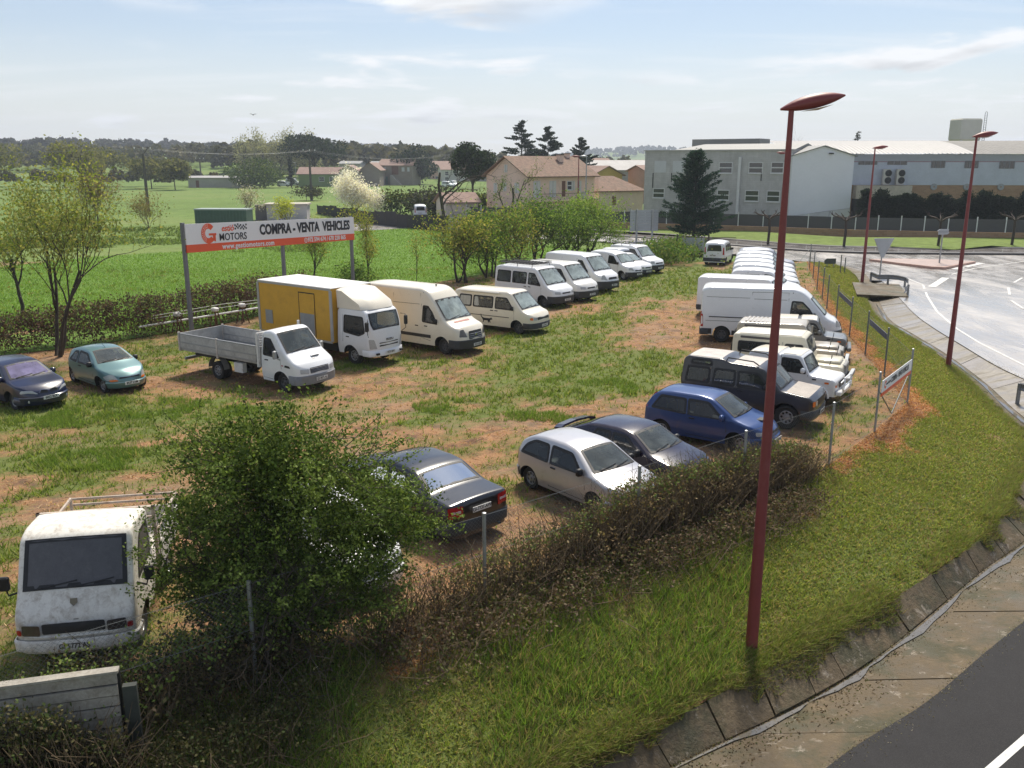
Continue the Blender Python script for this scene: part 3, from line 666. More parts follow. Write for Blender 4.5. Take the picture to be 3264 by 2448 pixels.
def wheel_mesh(r, w, style):
    key = (round(r, 3), round(w, 3), style)
    if key in WHEELS: return WHEELS[key]
    rim = {'steel': rimgrey, 'white': rimwhite, 'dark': rimdark, 'alloy': rimgrey, 'cap': rimgrey}[style]; ri = r * (.60 if r < .33 else .57)
    t = MB(); t.lathe([(ri, -w / 2 + .03), (r * .86, -w / 2), (r * .96, -w / 2 + .02), (r, -w / 2 + .05), (r, w / 2 - .05), (r * .96, w / 2 - .02), (r * .86, w / 2), (ri, w / 2 - .03)], 26, 'y')
    to = t.build('tyre', rubber, None, smooth=35); me_t = to.data; bpy.data.objects.remove(to)
    q = MB(); q.lathe([(ri, -w / 2 + .03, 0), (ri * .93, -w / 2 + .025, 0), (ri * .86, -w / 2 + .055, 0), (ri * .55, -w / 2 + .07, 0), (ri * .45, -w / 2 + .04, 0), (ri * .22, -w / 2 + .035, 0), (ri * .2, -w / 2 + .0, 0), (0.001, -w / 2 - .005, 0)], 26, 'y')
    nh = {'alloy': 5, 'cap': 7, 'steel': 8, 'white': 8, 'dark': 6}[style]; hr = ri * (.15 if nh > 5 else .2)
    for k in range(nh):
        a = 2 * math.pi * k / nh; c = Vector((ri * .7 * math.cos(a), -w / 2 + .052, ri * .7 * math.sin(a)))
        q.lathe([(hr * 1.15, 0, 1), (0.001, -.004, 1)], 8, 'y', M_=Matrix.Translation(c))
    ro = q.build('rim', [rim, black], None, smooth=40); me_r = ro.data; bpy.data.objects.remove(ro)
    WHEELS[key] = (me_t, me_r); return WHEELS[key]
def wheel(parent, x, y, r, w=.19, style='steel', name='wheel', rot=0.0):
    mt, mr = wheel_mesh(r, w, style); e = bpy.data.objects.new(name, None); e.location = (x, y, r - .015); e.empty_display_size = .2
    if y > 0: e.rotation_euler = (0, 0, math.pi)
    if rot: e.rotation_euler = (0, 0, e.rotation_euler[2] + rot)
    link(e, parent)
    a = bpy.data.objects.new('tyre', mt); link(a, e); b_ = bpy.data.objects.new('rim', mr); link(b_, e); return e
def number_plate(parent, p, txt, w=.52, h=.115, back=False, tilt=0.0):
    """a plate facing +x (or -x)"""
    o = MB().box(-.006, .006, -w / 2, w / 2, -h / 2, h / 2).build('number_plate', plate_w, parent, loc=p)
    if tilt: o.rotation_euler = (0, tilt, 0)
    if txt:
        B = Matrix(((0, 0, 1, .0075), (1, 0, 0, 0), (0, 1, 0, 0), (0, 0, 0, 1))) if not back else Matrix(((0, 0, -1, -.0075), (-1, 0, 0, 0), (0, 1, 0, 0), (0, 0, 0, 1)))
        text_mesh('lettering', txt, h * 1.05, ink, o, .001, squeeze=.82, bold=.003, M_=B)
    return o
def bumper(sh, z0, z1, mat, parent, off=.03, back=False, wrap=.25, name='bumper'):
    """band wrapped round one end, from wheel arch to wheel arch"""
    c, n = (sh.cr, sh.nr) if back else (sh.cf, sh.nf); xa = sh.xr + sh.cr if back else sh.xf - sh.cf; sg = -1 if back else 1
    path = [(xa - sg * wrap, 1.0)] + [(None, k) for k in np.linspace(0, 1, 9)] ; pl = []
    pl.append((xa - sg * wrap, sh.W))
    for k in range(13):
        a = math.pi / 2 * k / 12; pl.append((xa + sg * c * math.sin(a) ** (2 / n), sh.W * math.cos(a) ** (2 / n)))
    lim = (sh.ax[-1] + sh.wr * sh.arch + .015) if not back else (sh.ax[0] - sh.wr * sh.arch - .015)
    pl = [(x if (x - lim) * sg >= 0 else lim, y) for x, y in pl]; pl = [p for i, p in enumerate(pl) if i == len(pl) - 1 or (pl[i + 1][0] - lim) * sg > 1e-6]
    full = pl + [(x, -y) for x, y in reversed(pl[:-1])]
    rows = [(z0 + .0, off - .03), (z0 + .02, off), (z1 - .03, off), (z1, off - .035)]; vs = []
    for z, o_ in rows:
        for x, y in full:
            yy = math.copysign(max(abs(y) - sh.g(max(z, sh.zb + .1)) * .6, 0), y); f_ = abs(yy) / sh.W
            v = sh.warp(x, yy, z); nx_ = (x - xa) / c * sg if (x - xa) * sg > 0 else 0; v.x += sg * o_ * abs(nx_); v.y += math.copysign(o_ * (1 - abs(nx_) ** 4), y) if abs(y) > 1e-4 else 0; vs.append(v)
    k = len(full); fs = [(j * k + i, j * k + i + 1, (j + 1) * k + i + 1, (j + 1) * k + i) for j in range(3) for i in range(k - 1)]
    return mesh(name, vs, fs, mat, parent, smooth=50)
def face_patch(sh, poly, mat, parent, name, off=.012, back=False, r=.03, sub=True):
    P = rpoly(poly, r)
    if back: P = list(reversed(P))
    return fill_on(name, P, lambda y, z: sh.F(y, z, off, back), mat, parent)
def both(poly): return (poly, [(-y, z) for y, z in reversed(poly)])
def seam(sh, pts, side, parent, name='door_seam', w=.008):
    mb = MB(); mb.tube([sh.S(x, z, side, .001) for x, z in pts], w, 4); return mb.build(name, black, parent)
def mirror(parent, p, side, mat, s=1.0):
    mb = MB(); mb.bbox(-.07 * s, .05 * s, -.02, .15 * s, -.02, .16 * s, .03); 
    if side < 0: mb.v = [Vector((v.x, -v.y, v.z)) for v in mb.v]; mb.f = [tuple(reversed(f)) for f in mb.f]
    return mb.build('mirror', mat, parent, smooth=50, loc=p)
def vehicle(name, label, cat, pos, hd, sh, col, glass=None, ws=None, rw=None, panes=(), wst='steel', ww=.19, bump=None, lights=None, tails=None, grille=None, plates=(None, None), seams=(), handles=(), strip=None, mirr=None, track=.06, chassis=True, backwin=None, wsgl=None, group=None, sides=(-1, 1)):
    t = thing(name, label, cat, (pos[0], pos[1], 0.02), R(hd), group)
    gl = glass or sd_glass; solid = glass is not None
    sh.body(col, t, cut=() if solid else panes, cut_top=[] if solid else [q for q in (ws, rw) if q])
    if not solid and ws:
        xc = ws[0]; zd = min(sh.belt, sh.zt(xc)) - .07; hw_ = sh.W - .17
        MB().bbox(xc - .50, xc - .06, -hw_, hw_, zd - .28, zd, .05).build('dashboard', trimm, t, smooth=50)
        one = len(panes) == 1; xs0 = max(xc - 1.25, panes[-1][0][0] + .18) if one else xc - 1.25
        rowsx = [xs0] if one else [xs0, xs0 - .85] + ([xs0 - 1.7] if len(panes) > 2 and sh.top > 1.7 else [])
        for x_ in rowsx:
            for s_ in (-1, 1):
                mb = MB(); y_ = s_ * sh.W * .46; mb.bbox(x_ - .10, x_ + .42, y_ - .24, y_ + .24, sh.zb + .1, sh.belt - .30, .05); mb.bbox(x_ - .17, x_ - .02, y_ - .23, y_ + .23, sh.belt - .45, sh.belt + .16, .05); mb.bbox(x_ - .16, x_ - .05, y_ - .11, y_ + .11, sh.belt + .17, sh.belt + .34, .04); mb.build('seat', seatm, t, smooth=50)
        if one and sh.top > 1.6: xb = panes[-1][0][0] - .08; MB().box(xb - .02, xb + .02, -sh.W + .12, sh.W - .12, sh.zb + .1, sh.top - .16).build('bulkhead', trimm, t)
        for s_ in (-1, 1): x0_, x1_ = (max(sh.ax[0] + .45, sh.xr + .2) if len(sh.ax) > 1 and not one else panes[-1][0][0]), min(sh.ax[-1] - sh.wr * sh.arch - .02, xc - .1); quadpatch('door_lining', lambda i, j, s_=s_: sh.S(x0_ + (x1_ - x0_) * i, sh.zb + .12 + (sh.belt - .04 - sh.zb - .12) * j, s_, -.05), 8, 3, trimm, t)
    if ws: screen(sh, ws[0], ws[1], wsgl or ws_glass, t)
    if rw: screen(sh, rw[0], rw[1], gl, t, 'rear_window', wip=False)
    for s_ in sides:
        for p in panes: side_pane(sh, p, s_, gl, t)
        for q in seams: seam(sh, q, s_, t)
        for x, z in handles: MB().bbox(x - .09, x + .09, -.02, .02, z - .02, z + .02, .012).build('door_handle', black, t, loc=(0, s_ * (sh.Y(x, z) + .008), 0))
        if strip: x0, x1, z0, z1, mt_ = strip; quadpatch('side_moulding', lambda i, j, s_=s_: sh.S(x0 + (x1 - x0) * i, z0 + (z1 - z0) * j, s_, .012), 12, 2, mt_, t)
    if backwin: face_patch(sh, backwin, back_glass, t, 'rear_window', .012, True, .06)
    fb, rb = bump or (None, None)
    if fb: bumper(sh, fb[0], fb[1], fb[2], t)
    if rb: bumper(sh, rb[0], rb[1], rb[2], t, back=True)
    for p, mt_ in (lights or ()):
        for q in both(p): face_patch(sh, q, mt_, t, 'headlight' if mt_ is lampglass else 'indicator')
    for p in (tails or ()):
        for q in both(p): face_patch(sh, q, redlamp, t, 'tail_light', back=True)
    for p, mt_ in (grille or ()): face_patch(sh, p, mt_, t, 'grille')
    if plates[0]: z, tx = plates[0]; p = sh.F(0, z, .055); number_plate(t, p, tx)
    if plates[1]: z, tx = plates[1]; p = sh.F(0, z, .05, True); number_plate(t, p, tx, back=True)
    if mirr:
        x, z, mt_ = mirr
        for s_ in (-1, 1): mirror(t, (x, s_ * (sh.Y(x, z) + .0), z), s_, mt_)
    for a in sh.ax:
        for s_ in (-1, 1): wheel(t, a, s_ * (sh.W - track - ww / 2), sh.wr, ww, wst)
    if chassis: MB().box(sh.ax[0] + .1, sh.ax[-1] - .1, -sh.W + .3, sh.W - .3, sh.zb - .04, sh.zb + .15).build('underbody', black, t)
    return t
def ctr(wheelxy, hd, wb, half):
    """vehicle centre from the ground contact of its right front wheel"""
    c, s_ = math.cos(R(hd)), math.sin(R(hd)); lx, ly = wb / 2, -half
    return (wheelxy[0] - (c * lx - s_ * ly), wheelxy[1] - (s_ * lx + c * ly))
P_white = paint('paint_white', (.78, .79, .80), .10); P_dwhite = paint('paint_dirty_white', (.72, .72, .70), .22); P_cream = paint('paint_cream', (.76, .70, .58), .12); P_cream2 = paint('paint_pale_cream', (.72, .66, .50), .15)
P_navy = paint('paint_navy', (.007, .011, .045), .0, .3, (.03, .03, .05)); P_teal = paint('paint_pale_teal', (.13, .235, .24), .1, .3, metal=.3); P_blue = paint('paint_blue', (.022, .058, .19), .06, .3, metal=.2)
P_purple = paint('paint_dark_aubergine', (.016, .010, .026), .0, .25, (.05, .04, .05)); P_silver = paint('paint_silver', (.50, .49, .50), .08, .32, metal=.45); P_black = paint('paint_black', (.009, .009, .014), .0, .3, (.04, .04, .045)); P_anth = paint('paint_dark_grey', (.030, .028, .032), .22, .35, (.16, .14, .13)); P_grey = paint('paint_mid_grey', (.16, .165, .17), .15)
sm_handles = lambda x: [(x, .80)]
# ---------- small cars
ibz = Shell([(-1.85, .66), (-1.80, .93), (-1.62, 1.20), (-1.30, 1.36), (-.9, 1.41), (-.1, 1.42), (.30, 1.37), (1.08, .95), (1.75, .80), (1.99, .66)], .82, 2.44, .29, .2, .90, .42, cf=.55, cr=.42, nr=3, bow=.14, lf=[(.2, .0), (.45, .03), (.7, -.06), (1, -.12)], lr=[(.2, 0), (.5, .03), (.95, 0), (1.4, -.05)])
IB = dict(ws=(1.06, .31), rw=(-1.78, -1.34), panes=([(-1.52, .93), (-.52, .90), (-.62, 1.28), (-1.12, 1.28), (-1.40, 1.14)], [(-.44, .90), (.80, .90), (.62, 1.00), (.22, 1.27), (-.50, 1.29)]), wst='cap', seams=([(-.47, 1.28), (-.45, .9), (-.50, .3), (.80, .28), (.92, .60), (.84, .92)],), handles=[(-.32, .80)], mirr=(.66, .90, black), grille=[([(-.35, .56), (.35, .56), (.35, .66), (-.35, .66)], black)], lights=[([(.42, .55), (.74, .55), (.74, .70), (.42, .69)], lampglass)], tails=[[(.52, .66), (.76, .66), (.74, .95), (.6, .9)]], bump=((.22, .50, P_silver), (.24, .52, P_silver)), plates=((.36, 'GI 4092 BK'), (.62, 'GI 4092 BK')))
vehicle('hatchback_car', 'silver three door hatchback with plastic wheel trims beside the bramble hedge', 'car', ctr((2.02, 18.95), -50.5, 2.44, .74), -50.5, ibz, P_silver, **IB)
IBw = dict(IB, bump=((.22, .50, P_dwhite), (.24, .52, P_dwhite)))
vehicle('hatchback_car', 'white car almost hidden inside the big dark green bush', 'car', (-3.75, 16.55), -52, ibz, P_dwhite, **dict(IBw, sides=(-1,)))
vehicle('hatchback_car', 'low white car wedged between two white vans, only its nose showing', 'car', (4.35, 57.3), -44, ibz, P_white, **IBw)
pun = Shell([(-1.84, .66), (-1.80, .95), (-1.62, 1.28), (-1.42, 1.40), (-1.0, 1.44), (-.15, 1.45), (.28, 1.40), (1.12, .96), (1.72, .80), (1.95, .64)], .81, 2.45, .29, .2, .90, .38, cf=.6, cr=.3, bow=.15, lf=[(.2, .02), (.45, .03), (.7, -.05), (1, -.12)], lr=[(.2, .02), (.5, .03), (.95, 0), (1.4, -.08)])
tpun = vehicle('hatchback_car', 'metallic blue three door hatchback with tall red tail lights', 'car', ctr((6.42, 23.55), -36, 2.45, .74), -36, pun, P_blue, ws=(1.10, .29), rw=(-1.79, -1.45), panes=([(-1.55, .93), (-.46, .90), (-.52, 1.30), (-1.34, 1.30)], [(-.38, .90), (.84, .90), (.66, 1.00), (.2, 1.30), (-.44, 1.31)]), wst='cap', seams=([(-.42, 1.30), (-.40, .9), (-.44, .3), (.80, .28), (.94, .6), (.86, .92)],), handles=[(-.26, .80)], mirr=(.68, .90, P_blue), grille=[([(-.3, .58), (.3, .58), (.3, .65), (-.3, .65)], black)], lights=[([(.36, .56), (.72, .56), (.72, .68), (.36, .67)], lampglass)], bump=((.22, .50, P_blue), (.24, .5, P_blue)), plates=((.38, 'GI 8214 AZ'), None))
for s_ in (-1, 1):
    fill('tail_light', [pun.S(x, z, s_, .012) for x, z in rpoly([(-1.84, .88), (-1.70, .92), (-1.50, 1.36), (-1.60, 1.34)], .04)], redlamp, tpun)
mb = MB(); mb.bbox(.9, 1.15, -.2, .2, .0, .012, .005); MB().bbox(1.35, 1.6, -.16, .16, 0, .03, .015).build('bonnet_scoop', black, tpun, smooth=40, loc=(0, 0, pun.zt(1.5) + .01))
esc = Shell([(-2.10, .70), (-2.06, .96), (-1.80, 1.02), (-.98, 1.36), (-.55, 1.40), (.0, 1.41), (.36, 1.36), (1.15, .95), (1.85, .80), (2.10, .64)], .845, 2.53, .30, .2, .90, .42, cf=.55, cr=.4, nr=3, bow=.14, lf=[(.2, .0), (.45, .03), (.7, -.05), (1, -.1)])
tesc = vehicle('liftback_car', 'dark aubergine five door liftback with a big rear spoiler', 'car', (3.18, 21.83), -43, esc, P_purple, ws=(1.13, .37), rw=(-1.76, -1.0), panes=([(-1.42, .95), (-1.02, .93), (-.98, 1.14)], [(-.92, .91), (-.22, .90), (-.26, 1.28), (-.70, 1.28)], [(-.13, .90), (.86, .90), (.70, 1.0), (.28, 1.26), (-.18, 1.28)]), seams=([(-.18, 1.28), (-.16, .9), (-.2, .3), (.8, .28), (.93, .6)], [(-.96, 1.2), (-.98, .85), (-.9, .6)]), handles=[(-.30, .80), (-1.0, .82)], wst='alloy', mirr=(.72, .90, black), grille=[([(-.3, .58), (.3, .58), (.3, .66), (-.3, .66)], black)], lights=[([(.36, .56), (.74, .56), (.74, .70), (.36, .68)], lampglass)], tails=[[(.5, .72), (.78, .72), (.78, .88), (.5, .88)]], bump=((.22, .52, P_purple), (.24, .54, P_purple)), plates=((.38, 'B 2719 PS'), (.6, None)))
mb = MB(); prev = None
pts = [(-1.90, -.74, .96), (-1.96, -.74, 1.04), (-2.0, -.55, 1.08), (-2.03, 0, 1.10), (-2.0, .55, 1.08), (-1.96, .74, 1.04), (-1.90, .74, .96)]
for a, b_ in zip(pts[:-1], pts[1:]):
    mb.add([(a[0] + .10, a[1], a[2] + .03), (a[0] - .14, a[1], a[2]), (b_[0] - .14, b_[1], b_[2]), (b_[0] + .10, b_[1], b_[2] + .03), (a[0] + .10, a[1], a[2] - .03), (a[0] - .14, a[1], a[2] - .03), (b_[0] - .14, b_[1], b_[2] - .03), (b_[0] + .10, b_[1], b_[2] - .03)], [(0, 1, 2, 3), (7, 6, 5, 4), (0, 4, 5, 1), (2, 6, 7, 3), (1, 5, 6, 2), (0, 3, 7, 4)])
mb.build('spoiler', P_purple, tesc)
vol = Shell([(-2.34, .74), (-2.31, .98), (-1.55, 1.04), (-.98, 1.37), (-.62, 1.42), (.05, 1.42), (.42, 1.36), (1.12, 1.0), (2.05, .84), (2.27, .70)], .88, 2.66, .31, .22, .93, .36, cf=.4, cr=.28, bow=.1, fil=.10)
tv = vehicle('saloon_car', 'black boxy saloon seen from behind next to the big bush', 'car', (-2.30, 19.35), 134, vol, P_black, ws=(1.10, .43), rw=(-1.53, -1.0), panes=([(-1.36, .97), (-.98, .95), (-.94, 1.18)], [(-.88, .95), (-.16, .94), (-.2, 1.30), (-.72, 1.30)], [(-.06, .94), (.92, .94), (.76, 1.04), (.34, 1.28), (-.1, 1.30)]), wst='cap', seams=([(-.11, 1.3), (-.1, .9), (-.12, .3)],), mirr=(.76, .95, P_black), tails=[[(.50, .70), (.84, .70), (.84, .95), (.50, .95)]], lights=[([(.5, .62), (.8, .62), (.8, .76), (.5, .76)], lampglass)], bump=((.25, .55, P_black), (.30, .58, plastic)), plates=(None, (.80, 'GI-7731-AW')))
for s_ in (-1, 1): face_patch(vol, [(s_ * .56, .80), (s_ * .78, .80), (s_ * .78, .86), (s_ * .56, .86)][::s_], pm('reversing_lamp', (.6, .45, .45), .3, .1, 5), tv, 'reversing_lamp', .016, True, .01)
MB().lathe([(.03, -.1), (.03, .1)], 8, 'y', M_=Matrix.Translation((-2.32, -.5, .3)) @ Matrix.Rotation(R(90), 4, 'Z')).build('exhaust_pipe', steel, tv)
meg = Shell([(-2.02, .68), (-1.98, .95), (-1.62, 1.18), (-1.1, 1.36), (-.6, 1.41), (.05, 1.41), (.42, 1.35), (1.22, .94), (1.90, .80), (2.13, .62)], .85, 2.58, .30, .2, .88, .44, cf=.62, cr=.5, nf=2.8, nr=2.8, bow=.17, lf=[(.2, .0), (.45, .04), (.7, -.05), (1, -.12)])
MG = dict(ws=(1.20, .43), rw=(-1.9, -1.15), panes=([(-1.40, .92), (-.56, .90), (-.6, 1.28), (-1.0, 1.27)], [(-.48, .90), (.90, .89), (.74, 1.0), (.3, 1.26), (-.52, 1.29)]), wst='alloy', seams=([(-.5, 1.28), (-.48, .9), (-.52, .3), (.85, .28), (1.0, .6), (.95, .9)],), handles=[(-.34, .8)], lights=[([(.34, .57), (.78, .60), (.74, .70), (.5, .70)], lampglass)])
tm = vehicle('hatchback_car', 'dark navy blue hatchback cut by the left edge with two oval grilles', 'car', ctr((-16.45, 28.05), -35, 2.58, .76), -35, meg, P_navy, mirr=(.78, .90, P_navy), grille=[([(-.30, .60), (-.04, .57), (-.04, .66), (-.24, .69)], black), ([(.04, .57), (.30, .60), (.24, .69), (.04, .66)], black)], bump=((.2, .48, P_navy), (.24, .5, P_navy)), plates=((.44, '6052 BLK'), None), wsgl=seeglass('violet_reflection_glass', (.5, .48, .6), (.34, .30, .50), .5), **MG)  # violet reflection is painted into the diffuse film of the windscreen
for s_ in (-1, 1):
    mb = MB(); mb.tube([meg.F(s_ * y, z, .02) for y, z in ((.31, .605), (.25, .70), (.04, .67))], .009, 5); mb.build('grille_trim', chrome, tm)
    mb = MB(); mb.lathe([(.05, 0), (.001, -.01)], 10, 'y', M_=Matrix.Translation(meg.F(s_ * .62, .34, .045)) @ Matrix.Rotation(R(90), 4, 'Z')); mb.build('fog_lamp', lampglass, tm)
vehicle('hatchback_car', 'dark grey car behind the cream campervan, only its roof showing', 'car', (-4.6, 47.9), -38, meg, P_anth, mirr=(.78, .90, P_anth), **MG)
ka = Shell([(-1.74, .60), (-1.70, .88), (-1.45, 1.18), (-1.0, 1.33), (-.3, 1.38), (.12, 1.34), (1.0, .96), (1.62, .76), (1.86, .56)], .815, 2.45, .285, .19, .86, .46, cf=.72, cr=.62, nf=2.5, nr=2.5, bow=.18, lf=[(.2, .0), (.4, .04), (.7, -.05), (1, -.12)], fil=.22)
tk = vehicle('hatchback_car', 'pale teal rounded small hatchback in front of the brown hedge', 'car', ctr((-14.52, 30.25), -41, 2.45, .73), -41, ka, P_teal, ws=(.98, .13), rw=(-1.62, -1.1), panes=([(-1.18, .92), (-.60, .88), (-.64, 1.24), (-.92, 1.22)], [(-.50, .88), (.72, .88), (.55, .98), (.08, 1.24), (-.54, 1.27)]), wst='alloy', seams=([(-.56, 1.26), (-.5, .9), (-.56, .3), (.72, .27), (.86, .55), (.78, .9)],), handles=[(-.34, .78)], mirr=(.58, .88, black), lights=[([(.42, .50), (.70, .46), (.76, .60), (.60, .70), (.50, .66)], lampglass), ([(.40, .46), (.62, .43), (.66, .49), (.46, .52)], amber)], grille=[([(-.40, .53), (.40, .53), (.34, .585), (-.34, .585)], black)], bump=((.19, .42, P_teal), (.22, .5, P_teal)), plates=((.37, '8537 LVM'), None))
mb = MB(); mb.tube([ka.F(y, .59, .016) for y in np.linspace(-.36, .36, 7)], .010, 5); mb.build('grille_trim', chrome, tk)
mb = MB(); mb.tube([(.1, 0, 1.38), (-.35, 0, 1.62)], .008, 4); mb.build('aerial', black, tk)
# ---------- vans
pale_glass = seeglass('pale_windscreen_glass', (.66, .74, .72), (.62, .72, .70), .45)  # pale diffuse film imitates bright sky reflected in the van windscreens
def van(name, label, pos, hd, sh, col, ws, panes, fb, lights, grille, plate=None, mz=1.2, mx=None, mat=None, tails=None, wst='dark', seams=(), strip=None, backwin=None, handles=(), cat='van', rb=None, group=None):
    return vehicle(name, label, cat, pos, hd, sh, col, ws=ws, wsgl=pale_glass, panes=panes, wst=wst, ww=.2, bump=(fb, rb or (.35, .62, plastic)), lights=lights, tails=tails, grille=grille, plates=(plate, None), seams=seams, handles=handles, strip=strip, mirr=(mx, mz, black) if mx else None, backwin=backwin, group=group)
crf = Shell([(-3.05, 2.45), (-2.98, 2.66), (-2.5, 2.70), (.55, 2.70), (.95, 2.58), (1.25, 2.30), (2.02, 1.36), (2.62, 1.16), (2.80, .90)], .98, 3.66, .36, .30, 1.32, .085, cf=.42, cr=.12, bow=.14, crown=.04, fil=.25, rr=.12, lf=[(.3, .03), (.6, .05), (.9, -.02), (1.3, -.08)])
tc_ = van('panel_van', 'cream high roof panel van with black side rub strip', ctr((-2.84, 36.75), -36, 3.66, .88), -36, crf, P_cream, (2.0, 1.27), ([(.72, 1.30), (1.60, 1.26), (1.32, 1.72), (1.05, 1.98), (.74, 1.98)],), (.28, .66, plastic), [([(.52, .78), (.86, .80), (.80, 1.10), (.66, 1.12)], pm('smoked_headlamp', (.10, .10, .11), .15, .2, 20, spec=.8))], [([(-.45, .68), (.45, .68), (.42, 1.02), (-.42, 1.02)], plastic)], (.44, '3418 GKN'), 1.32, 1.42, seams=([(.55, 2.5), (.55, .5)], [(.62, 2.05), (.62, .6), (1.2, .5)], [(-1.1, 2.4), (-1.1, .5)], [(-1.1, 2.0), (.5, 2.03)], [(-2.9, 2.02), (-1.2, 2.02)]), strip=(-1.1, 1.25, .62, .76, plastic), handles=[(.82, 1.12), (.3, 1.1)])
for z in (.74, .82, .90): mb = MB(); mb.tube([crf.F(y, z, .022) for y in np.linspace(-.42, .42, 7)], .012, 4); mb.build('grille_bar', rimgrey, tc_)
mb = MB(); mb.lathe([(.07, 0), (.055, .012), (.001, .012)], 14, 'z', M_=Matrix.Translation(crf.F(0, .86, .03)) @ Matrix.Rotation(R(90), 4, 'Y')); mb.build('badge', chrome, tc_)
MB().bbox(-.05, .05, -.02, .02, 0, .07, .015).build('aerial', black, tc_, loc=(.62, 0, 2.73))
quadpatch('bonnet_lettering', lambda i, j: crf.T(2.10 + .10 * j, -.62 + i * 1.0, .012), 8, 1, pm('faded_red_letters', (.42, .16, .13), .6, .9, 30), tc_)
t4 = Shell([(-2.40, 1.55), (-2.34, 1.84), (-2.1, 1.93), (.78, 1.95), (1.0, 1.88), (1.72, 1.12), (2.15, .98), (2.32, .80)], .92, 2.92, .32, .26, 1.12, .17, cf=.36, cr=.16, bow=.10, crown=.035, rr=.10, lf=[(.3, .02), (.6, .03), (.9, -.02), (1.2, -.06)])
ct = vehicle('campervan', 'cream campervan with curtains, roof awning and a black cat drawn on its side', 'campervan', ctr((.34, 41.25), -33, 2.92, .82), -33, t4, P_cream, None, ws=(1.70, 1.02), wsgl=pale_glass, panes=([(-2.05, 1.14), (-1.28, 1.14), (-1.28, 1.66), (-1.98, 1.66)], [(-1.16, 1.14), (-.02, 1.14), (-.02, 1.66), (-1.16, 1.66)], [(.14, 1.14), (1.28, 1.12), (1.18, 1.26), (.82, 1.66), (.14, 1.66)]), wst='dark', ww=.2, bump=((.28, .56, plastic), (.3, .56, plastic)), lights=[([(.52, .70), (.72, .70), (.72, .83), (.52, .83)], lampglass), ([(.74, .70), (.87, .72), (.86, .83), (.74, .83)], amber)], grille=[([(-.5, .70), (.5, .70), (.5, .83), (-.5, .83)], plastic)], plates=((.42, 'B 1184 VT'), None), seams=([(.06, 1.72), (.06, .4)], [(-1.22, 1.72), (-1.22, .4)], [(1.30, 1.1), (1.32, .6)]), handles=[(.2, 1.02), (-.06, 1.02)], mirr=(1.12, 1.14, black), strip=(-2.2, 1.05, .735, .765, black))
MB().bbox(-1.9, .35, -.10, .02, 1.80, 1.92, .04).build('awning', paint('paint_awning', (.72, .69, .62), .1), ct, smooth=40, loc=(0, -.86, .02))
# curtains behind the panes read as pale fabric on the rear windows
side_pane(t4, [(-2.0, 1.18), (-1.34, 1.18), (-1.34, 1.62), (-1.94, 1.62)], -1, pm('pale_curtain', (.42, .42, .38), .3, .35, 12, stretch=(1, 1, .15)), ct, 'curtain', 0).location = (0, -.004, 0)
side_pane(t4, [(-1.1, 1.18), (-.82, 1.18), (-.90, 1.62), (-1.1, 1.62)], -1, MATS['pale_curtain'], ct, 'curtain', 0).location = (0, -.004, 0)
cat_ = [(-.62, .60), (-.56, .48), (-.60, .40), (-.55, .40), (-.50, .50), (-.30, .50), (-.28, .40), (-.24, .40), (-.22, .47), (-.17, .40), (-.13, .41), (-.16, .52), (-.10, .56), (-.02, .57), (-.02, .61), (-.06, .65), (-.08, .68), (-.11, .64), (-.18, .62), (-.50, .62), (-.58, .65), (-.66, .72), (-.66, .80), (-.70, .80), (-.70, .70)]
mesh('cat_decal', [t4.S(x, z, -1, .004) for x, z in cat_], [tuple(range(len(cat_)))], ink, ct)
jmp = Shell([(-2.34, 1.85), (-2.28, 2.06), (-2.0, 2.14), (.62, 2.16), (.86, 2.08), (1.70, 1.20), (2.16, 1.02), (2.29, .82)], 1.0, 2.85, .33, .28, 1.22, .12, cf=.38, cr=.14, bow=.12, crown=.04, rr=.10, lf=[(.3, .02), (.6, .04), (.9, -.03), (1.2, -.08)])
J = dict(ws=(1.68, .88), fb=(.26, .66, plastic), lights=[([(.50, .76), (.84, .78), (.84, .92), (.50, .90)], lampglass)], grille=[([(-.36, .78), (.36, .78), (.36, .86), (-.36, .86)], black)], mz=1.24, mx=1.06, wst='dark')
tj = van('minibus', 'white windowed minibus carrying a long black roof rack', ctr((1.84, 49.14), -41, 2.85, .9), -41, jmp, P_white, panes=([(-2.1, 1.24), (-1.08, 1.24), (-1.08, 1.86), (-2.05, 1.86)], [(-.92, 1.24), (.12, 1.24), (.12, 1.86), (-.92, 1.86)], [(.30, 1.24), (1.28, 1.20), (1.14, 1.40), (.78, 1.84), (.30, 1.86)]), plate=(.45, '7526 BCD'), seams=([(.20, 1.95), (.20, .4)], [(-1.0, 1.95), (-1.0, .4)], [(1.34, 1.1), (1.34, .6)]), handles=[(.36, 1.08), (.04, 1.08)], cat='minibus', **J)
mb = MB(); 
for y in (-.78, -.4, 0, .4, .78): mb.tube([(-2.0, y, 2.31), (.55, y, 2.31)], .018, 4)
for x in np.linspace(-2.0, .55, 12): mb.tube([(x, -.8, 2.32), (x, .8, 2.32)], .018, 4)
for x in (-1.8, -.7, .4):
    for s_ in (-1, 1): mb.tube([(x, s_ * .8, 2.12), (x, s_ * .78, 2.31)], .02, 4)
mb.tube([(-2.0, -.8, 2.40), (.55, -.8, 2.40), (.60, 0, 2.42), (.55, .8, 2.40), (-2.0, .8, 2.40), (-2.0, -.8, 2.40)], .018, 4); mb.build('roof_rack', black, tj)
